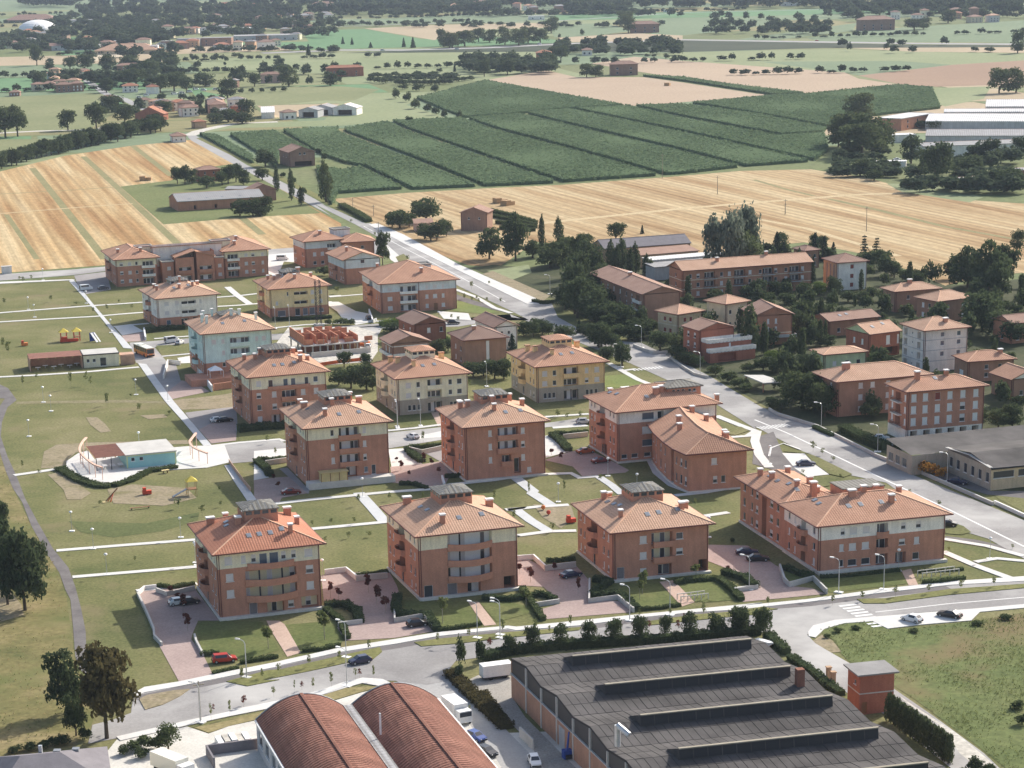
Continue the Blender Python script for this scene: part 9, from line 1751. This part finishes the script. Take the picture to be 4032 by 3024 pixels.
def play():
 cnt={}
 for kind,x,y in DATA['play']:
  k=cnt[kind]=cnt.get(kind,0)+1
  if kind=='tower':
   o=thing('play_tower',(x,y,0),.3,'wooden play tower with yellow roof and metal slide','play tower')
   for a in (-1,1):
    for b in (-1,1):MB().box(a-.09,b-.09,0,a+.09,b+.09,3.4).build('post',['wood_yellow'],o)
   MB().box(-1.1,-1.1,1.5,1.1,1.1,1.65).build('deck',['wood'],o); r=MB(); A=[(-1.3,-1.3,3.4),(1.3,-1.3,3.4),(1.3,1.3,3.4),(-1.3,1.3,3.4)]
   for i in range(4):r.poly([A[i],A[(i+1) % 4],(0,0,4.5)])
   r.build('roof',['yellow'],o); s=MB(); s.bar((-1.1,0,1.6),(-4.4,-.3,.15),1.0,.1); s.build('slide',['zinc'],o)
  elif kind in ('spring','train','playhouse'):
   lab={'spring':('small red spring rocker in the playground by the aqua kiosk','small orange spring rocker on the lawn by the cream kiosk')[k-1],'train':'red play train on the upper lawn','playhouse':'red-topped playhouse on the lawn beside the all-brick block'}[kind]
   o=thing('play_toy',(x,y,0),.3,lab,'play toy'); L=2.8 if kind=='train' else 1.0
   MB().box(-L,-.5,.2,L,.5,1.0).build('body',['red' if kind != 'spring' or k==1 else 'orange'],o); MB().box(-L*.9,-.45,1.0,-L*.2,.45,1.7).build('cab',['red'],o); MB().box(-.3,-.3,0,.3,.3,.2).build('base',['wood'],o)
  elif kind=='swing':
   o=thing('seesaw',(x,y,0),.8,'leaning timber see-saw frame by the dirt patch','see-saw'); m=MB(); m.bar((-1.8,0,.3),(1.6,0,2.6),.2); m.build('beam',['wood'],o); m=MB(); m.bar((-.9,-.5,0),(.4,0,1.8),.15).bar((-.9,.5,0),(.4,0,1.8),.15); m.build('leg',['red'],o); MB().box(-2.6,-.4,0,-1.6,.5,.2).build('seat',['wood_yellow'],o)
  elif kind=='bench':
   o=thing('bench',(x,y,0),.35,'long low timber bench on the playground lawn','bench'); MB().box(-2.2,-.25,.4,2.2,.25,.5).build('seat',['wood'],o); MB().box(-2,-.15,0,-1.8,.15,.4).box(1.8,-.15,0,2,.15,.4).build('leg',['dark_iron'],o)
  elif kind=='table':
   o=thing('picnic_table',(x,y,0),.5,'small timber picnic table below the aqua kiosk','table'); MB().box(-.9,-.5,.7,.9,.5,.78).build('table_top',['wood_yellow'],o); MB().box(-.6,-.1,0,-.4,.1,.7).box(.4,-.1,0,.6,.1,.7).build('leg',['wood'],o)
  elif kind=='canopy':
   o=thing('play_tower',(x,y,0),.3,('left yellow-roofed play hut on the upper lawn','right yellow-roofed play hut on the upper lawn')[k-1],'play tower')
   for a in (-.9,.9):
    for b in (-.9,.9):MB().box(a-.08,b-.08,0,a+.08,b+.08,3.0).build('post',['red'],o)
   r=MB(); A=[(-1.5,-1.5,3.0),(1.5,-1.5,3.0),(1.5,1.5,3.0),(-1.5,1.5,3.0)]
   for i in range(4):r.poly([A[i],A[(i+1) % 4],(0,0,4.2)])
   r.build('roof',['yellow'],o); MB().box(-1,-1,1.2,1,1,1.4).build('deck',['wood'],o)
  elif kind=='slide':
   o=thing('slide',(x,y,0),-.9,'white and blue slide on the upper lawn','slide'); m=MB(); m.bar((0,0,2.6),(3.6,0,.2),.7,.1); m.build('chute',['white_paint'],o); m=MB(); m.bar((0,1.0,2.6),(3.6,1.0,.2),.5,.1); m.build('side_chute',['white_paint'],o); MB().box(-.6,-.4,0,0,1.4,2.6).build('ladder',['blue'],o)
  elif kind=='ball':
   o=thing('play_toy',(x,y,0),0,('small red play animal on the dirt patch','small orange play animal at the path corner')[k-1],'play toy'); MB().sphere(0,0,.7,.5,8).build('body',['red' if k==1 else 'orange'],o); MB().rod((0,0,0),(0,0,.4),.12,.12,6).build('spring',['dark_iron'],o)
play()
def site():
 d=DATA['site']; W,D=d['W'],d['Dp']; root=thing('building_site_shell',(*d['o'],0),d['rz'],'half-built brick building with concrete columns and open upper rooms','building under construction'); q=random.Random(4)
 MB().box(-.6,-1.2,3.0,W+.6,D,3.3).build('floor_slab',['concrete'],root); MB().box(0,0,-.0,W,D,.12).build('ground_slab',['concrete'],root)
 for i in range(9):
  x=W*i/8*.98+.2
  for y in (0,D*.5,D-.4):MB().box(x-.2,y,.12,x+.2,y+.4,3.0).build('column',['concrete'],root)
 MB().box(.3,D*.3,.12,W-.3,D*.3+.2,3.0).build('wall',['brick_dark'],root)
 def wall(x0,y0,x1,y1,h,op=None):
  if abs(x1-x0)>abs(y1-y0):
   b=MB(); b.box(x0,y0-.15,3.3,x1,y0+.15,3.3+h)
  else:b=MB(); b.box(x0-.15,y0,3.3,x0+.15,y1,3.3+h)
  b.build('wall',['clay'],root)
 wall(0,0.2,0,D-.2,2.7)
 for (a,b_) in ((0.2,2.6),(4.0,6.4),(8.2,10.2),(12.4,15.0),(17,19.4),(21,W-.2)):
  if b_<W:wall(a,.2,b_,.2,q.uniform(1.2,2.6))
 for f in (.2,.38,.56,.72,.88):wall(W*f,.5,W*f,D*q.uniform(.5,.9),q.uniform(1.6,2.6))
 for f in (.35,.62,.97):
  for (a,b_) in ((.02,.18),(.22,.36),(.4,.54),(.58,.70),(.75,.86)):wall(W*a,D*f,W*b_,D*f,q.uniform(1.5,2.6))
 for i in range(5):MB().box(W*(.3+.06*i),-.8,3.3,W*(.3+.06*i)+.12,-.68,5.6).build('prop',['bark_pale'],root)
 for i in range(4):m=MB(); x=W*(.45+.12*i); m.bar((x-.5,-1.6,0),(x,-.9,3.0),.1).bar((x+.6,-1.6,0),(x,-.9,3.0),.1); m.build('prop',['wood_yellow'],root)
 x,y,h=DATA['crane']; c=thing('tower_crane',(x,y,0),d['rz'],'slim dark lattice mast of the site crane in front of the yellow block','crane'); m=MB(); a=.75
 for sx in (-a,a):
  for sy in (-a,a):m.bar((sx,sy,0),(sx,sy,h),.16)
 m.build('mast',['dark_iron'],c); m=MB(); n=int(h/1.6)
 for i in range(n):
  z=h*i/n; z2=h*(i+1)/n
  for s in (-a,a):m.bar((-a,s,z),(a,s,z2),.08).bar((s,a,z),(s,-a,z2),.08)
 m.build('bracing',['dark_iron'],c); MB().box(-1.4,-1.4,0,1.4,1.4,.7).build('ballast',['concrete'],c)
 for i,(f,g_) in enumerate(((1.08,.5),(1.12,.8),(-.2,.3))):
  o=thing('brick_pile',root.matrix_basis @ Vector((0,0,0)),d['rz'],('orange brick pile right of the building shell','orange tile pile behind the right corner of the building shell','orange material pile left of the building shell')[i],'brick pile'); q2=random.Random(i); m=MB()
  for k in range(14):bx,by=W*f+q2.uniform(-2,2),D*g_+q2.uniform(-2,2); m.box(bx,by,0,bx+1.1,by+.9,q2.uniform(.5,1.5))
  m.build('bricks',['orange'],o)
site()
def sawtooth():
 d=DATA['saw']; o=Vector(d['o']); q=Vector(d['q']); L=(q-o).length; u=(q-o).normalized(); rz=math.atan2(u.y,u.x)-math.pi/2
 root=thing('workshop',(o.x,o.y,0),rz,'grey concrete workshop with dark sloping roofs at the right edge of the main road','workshop'); P={}; W=46.0; h=5.2
 # local: x to the right, y away along the side wall
 facade(Frame(root),P,(0,L),(0,-1),L,[(h,'wall','grey_stone')],[(L*(i+.5)/6,1.6,1.5,2.2,'d') for i in range(6)])
 facade(Frame(root),P,(0,0),(1,0),W,[(h-.6,'wall','buff')],[(3.2+i*6.2,2.6,5.2,1.6,'d') for i in range(7)])
 facade(Frame(root),P,(-9,L+12),(0,-1),12,[(4.6,'wall','grey_stone')],[(2+i*3.2,1.2,2.2,2.0,'d') for i in range(3)]); facade(Frame(root),P,(-9,L),(1,0),9,[(4.6,'wall','grey_stone')],[])
 for (nm,mat),mb in P.items():mb.build(nm,[mat],root)
 m=MB()
 m.poly([(-.3,-.5,h),(W,-.5,h-.5),(W,L*.45,h+1.6),(-.3,L*.45,h+1.6)]); m.poly([(-.3,L*.45,h+1.6),(W,L*.45,h+1.6),(W,L+.3,h+.4),(-.3,L+.3,h+.4)])
 m.poly([(0,L,h-.02),(0,0,h-.02),(0,L*.45,h+1.55)][::-1]); m.poly([(-9.3,L,4.7),(W,L+.32,4.7),(W,L+12.3,6.0),(-9.3,L+12.3,6.0)]); ro=m.build('roof',['asbestos'],root)
 c=MB(); c.bar((-.3,-.45,h+.1),(-.3,L*.45,h+1.05),.8,.12).bar((-.3,L*.45,h+1.05),(-.3,L,h+.5),.8,.12); put('coping',c.mesh('coping',['concrete']),ro)
 e=MB(); e.bar((-.3,-.5,h-.1),(W,-.5,h-.6),.3,.3); put('gutter',e.mesh('gutter',['dark_iron']),ro)
sawtooth()
def smalls():
 p=[Vector(q) for q in DATA['carport']]; c=thing('carport',(p[0].x,p[0].y,0),0,'open carport with grey slab roof in the garden right of the main road','carport'); Q=[q-p[0] for q in p]
 MB().prism([tuple(q) for q in Q],2.5,2.75).build('roof',['concrete'],c)
 for q in Q:ce=sum(Q,Vector((0,0)))/4; e=q.lerp(ce,.12); MB().box(e.x-.18,e.y-.18,0,e.x+.18,e.y+.18,2.5).build('post',['brick_orange'],c)
 g=[Vector(q) for q in DATA['greyhouse']]; a,b,c_,d=g; h=thing('house',(a.x,a.y,0),0,'house with large grey slate hipped roof at the bottom left corner','house'); Q=[q-a for q in g]
 u=(Q[2]-Q[0]).normalized(); v=Vector((u.y,-u.x)); W=(Q[2]-Q[0]).length; D=16.0
 P3=lambda s,t,z:(u.x*s+v.x*t,u.y*s+v.y*t,z)
 m=MB(); z0,z1=4.6,7.4
 m.poly([P3(0,0,z0),P3(W*.25,D/2,z1),P3(W-7,D/2,z1),P3(W,0,z0)][::-1]); m.poly([P3(W,0,z0),P3(W-7,D/2,z1),P3(W,D,z0)][::-1]); m.poly([P3(0,D,z0),P3(W,D,z0),P3(W-7,D/2,z1),P3(W*.25,D/2,z1)]); m.poly([P3(0,0,z0),P3(0,D,z0),P3(W*.25,D/2,z1)]); m.build('roof',['slate_roof'],h)
 m=MB(); m.poly([P3(.5,.5,0),P3(W-.5,.5,0),P3(W-.5,.5,z0),P3(.5,.5,z0)]); m.poly([P3(W-.5,.5,0),P3(W-.5,D-.5,0),P3(W-.5,D-.5,z0),P3(W-.5,.5,z0)]); m.build('wall',['sand_plaster'],h)
 for (s,t,nm,mt,w_,hh) in ((W*.42,3.2,'flue','steel',.25,1.2),(W*.56,5.2,'roof_window','zinc',.5,.3),(W*.72,5.4,'roof_window','zinc',.5,.3)):x,y,_=P3(s,t,0); z=z0+(z1-z0)*t/(D/2); MB().box(x-w_,y-w_,z-.2,x+w_,y+w_,z+hh).build(nm,[mt],h)
 n=thing('outbuilding',(a.x-6,a.y+2,0),0,'terracotta-roofed outbuilding at the very bottom left corner','outbuilding'); m=MB(); m.poly([(-8,-6,4.0),(5,-6,4.0),(5,4.5,5.4),(-8,4.5,5.4)]); m.build('roof',['tiles_red'],n); MB().box(-7.5,-5.5,0,4.5,4,3.9).build('wall',['brick'],n)
 x,y,w=DATA['dome']; o=thing('sports_dome',(x,y,0),0,'large white air dome in the far upper left','dome'); m=MB(); N=20; rr=w*.64
 for j in range(6):
  t0,t1=math.pi/2*j/6,math.pi/2*(j+1)/6
  for i in range(N):
   a0,a1=2*math.pi*i/N,2*math.pi*(i+1)/N; f=lambda t,a_:(rr*math.cos(t)*math.cos(a_),rr*1.2*math.cos(t)*math.sin(a_),rr*.55*math.sin(t)+1); m.poly([f(t0,a0),f(t0,a1),f(t1,a1),f(t1,a0)])
 m.build('canopy',['white_paint'],o); MB().cyl(0,0,0,1,rr*1.0,rr*1.0,20).build('base',['concrete'],o)
 M=DATA['misc']
 x,y,a=M['trailer']; o=thing('box_trailer',(x,y,0),a,'white box trailer parked on the gravel left of the factory','trailer'); MB().box(-2.6,-1.1,.6,2.6,1.1,2.6).build('body',['white_paint'],o)
 for sx in (-1.2,1.2):MB().rod((sx,-1.05,.4),(sx,1.05,.4),.4,.4,10).build('wheel',['rubber'],o)
 MB().box(-2.62,-1.12,.5,2.62,1.12,.62).build('chassis',['dark_iron'],o)
 x,y,a=M['party']; o=thing('party_tent',(x,y,1.9),a,'white party tent on the brick terrace of the aqua block','tent'); m=MB(); A=[(-1.9,-1.9,1.9),(1.9,-1.9,1.9),(1.9,1.9,1.9),(-1.9,1.9,1.9)]
 for i in range(4):m.poly([A[i],A[(i+1) % 4],(0,0,3.1)])
 m.build('canopy',['white_cloth'],o)
 for p in A:MB().box(p[0]-.06,p[1]-.06,0,p[0]+.06,p[1]+.06,1.9).build('post',['white_paint'],o)
 t=thing('terrace',(x,y,0),a,'brick-paved raised terrace in front of the aqua block','terrace'); MB().box(-7.6,-3.6,0,7.6,6.5,1.88).build('deck',['brick'],t)
 for i,(x,y) in enumerate(M['bales']):o=put('hay_stack',cached('bale',lambda:MB().box(-3,-2,0,0,2,2.4).box(.2,-1.6,0,3,1.8,1.7).mesh('hay_stack',['hay'])),None,(x,y,0),.4*i); tag(o,('brown bale stack on the left wheat field','left brown bale stack on the right stubble','right brown bale stack on the right stubble','dark bale stack on the far pink stubble')[i],'hay stack')
 x,y,a=M['container']; o=thing('box_truck',(x,y,0),a,'truck with cream-white box roof at the bottom left','truck'); MB().box(-3.2,-1.2,.7,3.2,1.2,2.9).build('box',['bus_cream'],o); MB().box(3.25,-1.1,.5,4.8,1.1,2.3).build('cab',['white_paint'],o)
 for sx in (-2,3.9):MB().rod((sx,-1.15,.45),(sx,1.15,.45),.45,.45,10).build('wheel',['rubber'],o)
 x,y,a=M['pallets']; o=thing('timber_stack',(x,y,0),a,'stack of pale boards on the yard left of the warehouse','timber stack')
 for k in range(5):MB().box(-2.6+k*1.05,-1.7,0,-1.7+k*1.05,1.7,1.1+.12*(k % 3)).build('board_pile',['dust_pale' if k % 2 else 'white_paint'],o)
 w=thing('wall_pen',(x,y-6.5,0),a,'dark concrete storage pen beside the warehouse','storage pen'); m=MB(); m.box(-3,2.6,0,6.0,2.9,1.7).box(-3,-3,0,-2.7,2.59,1.7); m.build('wall',['slate_roof'],w)
 x,y,a=M['blue']; o=thing('blue_hoist',(x,y,0),a,'blue machine leaning on the brick factory wall','machine'); MB().box(-.7,-.6,0,.7,.6,1.4).build('body',['blue'],o); MB().rod((0,0,1.4),(.3,0,4.2),.18,.12,6).build('boom',['blue'],o); MB().box(-.5,-.9,.2,.5,-.6,.8).build('engine',['dark_iron'],o)
 p,q=[Vector(v) for v in M['fence']]; wall_line([tuple(p),tuple(q)],.25,1.7,'concrete','pale panel fence beside the white car','panel_fence','fence')
 x,y,a=M['sign']; o=thing('box_truck',(x,y,0),a-1.45,'white lorry with a box body standing beside the vaulted warehouse','truck'); MB().box(-4.6,-1.2,.8,.6,1.2,3.1).build('box',['white_paint'],o); MB().box(.7,-1.1,.5,2.3,1.1,2.4).build('cab',['white_paint'],o); MB().box(2.3,-1.0,1.5,2.34,1.0,2.25).build('windscreen',['glass'],o)
 for sx in (-3.4,1.5):
  for sy in (-1.0,1.0):MB().rod((sx,sy-.12,.45),(sx,sy+.12,.45),.45,.45,10).build('wheel',['rubber'],o)
 for i,(x,y) in enumerate(M['posts']):o=put('gate_post',cached('gp_',lambda:MB().box(-.35,-.35,0,.35,.35,2.0).box(-.45,-.45,2.0,.45,.45,2.2).mesh('gate_post',['brick_pale'])),None,(x,y,0),.2); tag(o,('left brick gate post of the factory drive','right brick gate post of the factory drive')[i],'gate post')
 x,y,a=M['white']; o=thing('small_boat',(x,y,0),-.9,'white upturned boat hull beside the black factory roof','boat'); m=MB(); m.poly([(-2,-.5,.9),(1.2,-.6,1.0),(2.2,0,1.0),(1.2,.6,1.0),(-2,.5,.9)]); m.poly([(-2,-.8,0),(1.0,-.9,0),(2.2,0,1.0),(1.2,-.6,1.0),(-2,-.5,.9)]); m.poly([(-2,.5,.9),(1.2,.6,1.0),(2.2,0,1.0),(1.0,.9,0),(-2,.8,0)]); m.build('hull',['white_paint'],o)
 x,y,a=M['box']; o=thing('utility_cabinet',(x,y,0),a,'grey utility cabinet at the edge of the left wheat field','cabinet'); MB().box(-1.8,-1,0,1.8,1,2.6).build('body',['pale_grey'],o); MB().box(-2,-1.2,2.6,2,1.2,2.8).build('roof',['concrete'],o)
 for i,(x,y,a) in enumerate(DATA['canopy_frames']):
  o=thing('cycle_shelter',(x,y,0),a,('pale open cycle frame at the garden path of the all-brick block','pale open planter frame by the steps of the L-shaped block')[i],'frame'); m=MB(); w=(5.6,8.0)[i]
  m.box(-w/2,0,1.1,w/2,.14,1.25).box(-w/2,1.8,1.1,w/2,1.94,1.25); m.build('rail',['plinth'],o); m=MB()
  for k in range(5):m.box(-w/2+(w-.14)*k/4,0,0,-w/2+(w-.14)*k/4+.14,.13,1.1).box(-w/2+(w-.14)*k/4,1.81,0,-w/2+(w-.14)*k/4+.14,1.93,1.1)
  m.build('post',['plinth'],o)
smalls()

def far_houses():
 q=random.Random(21); W_=['brick_old','pink_plaster','white_plaster','sand_plaster','brick_pale','cream','grey_plaster']; R_=['tiles_old','tiles_red','tiles_tan','fibre_roof','tiles_grey']
 S_=scatter(DATA['town'],5); seen={}
 for (x,y,h,w) in S_:
  k,r=q.randrange(7),q.randrange(5)
  o=building(dict(name='house',cat='house',group='small houses in the far town',loc=(round(x,1),round(y,1)),rz=q.uniform(-.3,.4),W=w,D=w*.7,h=h,oh=.5,wall=W_[k],rmat=R_[r],pitch=20,gutter=False,F=[('W',w,(.2,.5,.8),(1.0,3.6),1.3,1.4,'d')],label='hazy %s house under %s roof in the far town' % (W_[k].split('_')[0] if k != 3 else 'beige',('brown tiled','red tiled','tan tiled','grey','dark tiled')[r])))
  seen.setdefault(o['label'],[]).append(o)
 for lab,L in seen.items():
  L.sort(key=lambda o:o.location.x/o.location.y)
  for i,o in enumerate(L):o['label']=place_word(lab,i,len(L))
# ------------------------------------------------------------------ vehicles, lamps, walls, hedges, trees
_v=[c for c in DATA['cars'] if 'lorry or van' in c[5]]; _r=across(_v,2,3)
for i,c in enumerate(_v):DATA['cars'][DATA['cars'].index(c)]=(*c[:5],place_word(c[5],_r[i],len(_v)))
for c in DATA['cars']:car(c[0],c[1],c[2],c[3],c[4],c[5],'vehicles in the lorry yard' if 'lorry or van' in c[5] else None,.08)
bus(*DATA['bus'],'orange and cream bus standing beside the cream kiosk')
for key,fn,li in (('globes',globe_lamp,2),('arms',arm_lamp,3),('poles',utility_pole,3)):
 for lab in sorted({q[li] for q in DATA[key]}):
  L=[q for q in DATA[key] if q[li]==lab]; rk=across(L)
  for i,q in enumerate(L):fn(*q[:li],place_word(lab,rk[i],len(L)),*q[li+1:])
for (pts,w,h,mat,lab,nm,grp) in DATA['walls']:wall_line(pts,w,h,mat,lab,nm,{'railing':'railing','safety_netting':'netting','hoarding':'hoarding'}.get(nm,'wall'))
for (pts,w,h,lab,mat,grp) in DATA['hedges']:hedge(pts,w,h,lab,mat,grp)
for (k,lab,grp,L) in DATA['trees']:
 L=dm(L,4); rk=across(L)
 for i,q in enumerate(L):tree(k,*q,place_word(lab,rk[i],len(L)),grp)
def scatter(belts,seed):
 q=random.Random(seed); out=[]
 for (c,n,hh,ww) in belts:
  a,b,d,e=[Vector(p) for p in c]
  for i in range(n):
   s,t=q.random(),q.random()**1.6; p=a.lerp(b,s).lerp(e.lerp(d,s),t); out.append((p.x,p.y,q.uniform(*hh),q.uniform(*ww)))
 return out
far_houses()
patchwork()
for i,(n,belts,mat,lab) in enumerate(DATA['woods']):wood(n,scatter(belts,i),mat,lab)
wood('thicket',scatter(DATA['thicket'],9),'leaf_far','smaller bushes and trees scattered through the far fields and town')

# ------------------------------------------------------------------ summer haze
hz=MB().box(-9200,-700,-1.5,9200,16200,126)
ho=put('haze',hz.mesh('haze',[]),None); tag(ho,None,None,None,'stuff')
hm=bpy.data.materials.new('haze'); hm.use_nodes=True; nt=hm.node_tree; nt.nodes.remove(nt.nodes['Principled BSDF'])
pv=nt.nodes.new('ShaderNodeVolumePrincipled'); pv.inputs['Color'].default_value=(0.72,0.84,1.0,1); pv.inputs['Density'].default_value=0.00005; pv.inputs['Anisotropy'].default_value=0.0
nt.links.new(pv.outputs[0],nt.nodes['Material Output'].inputs['Volume']); ho.data.materials.append(hm)
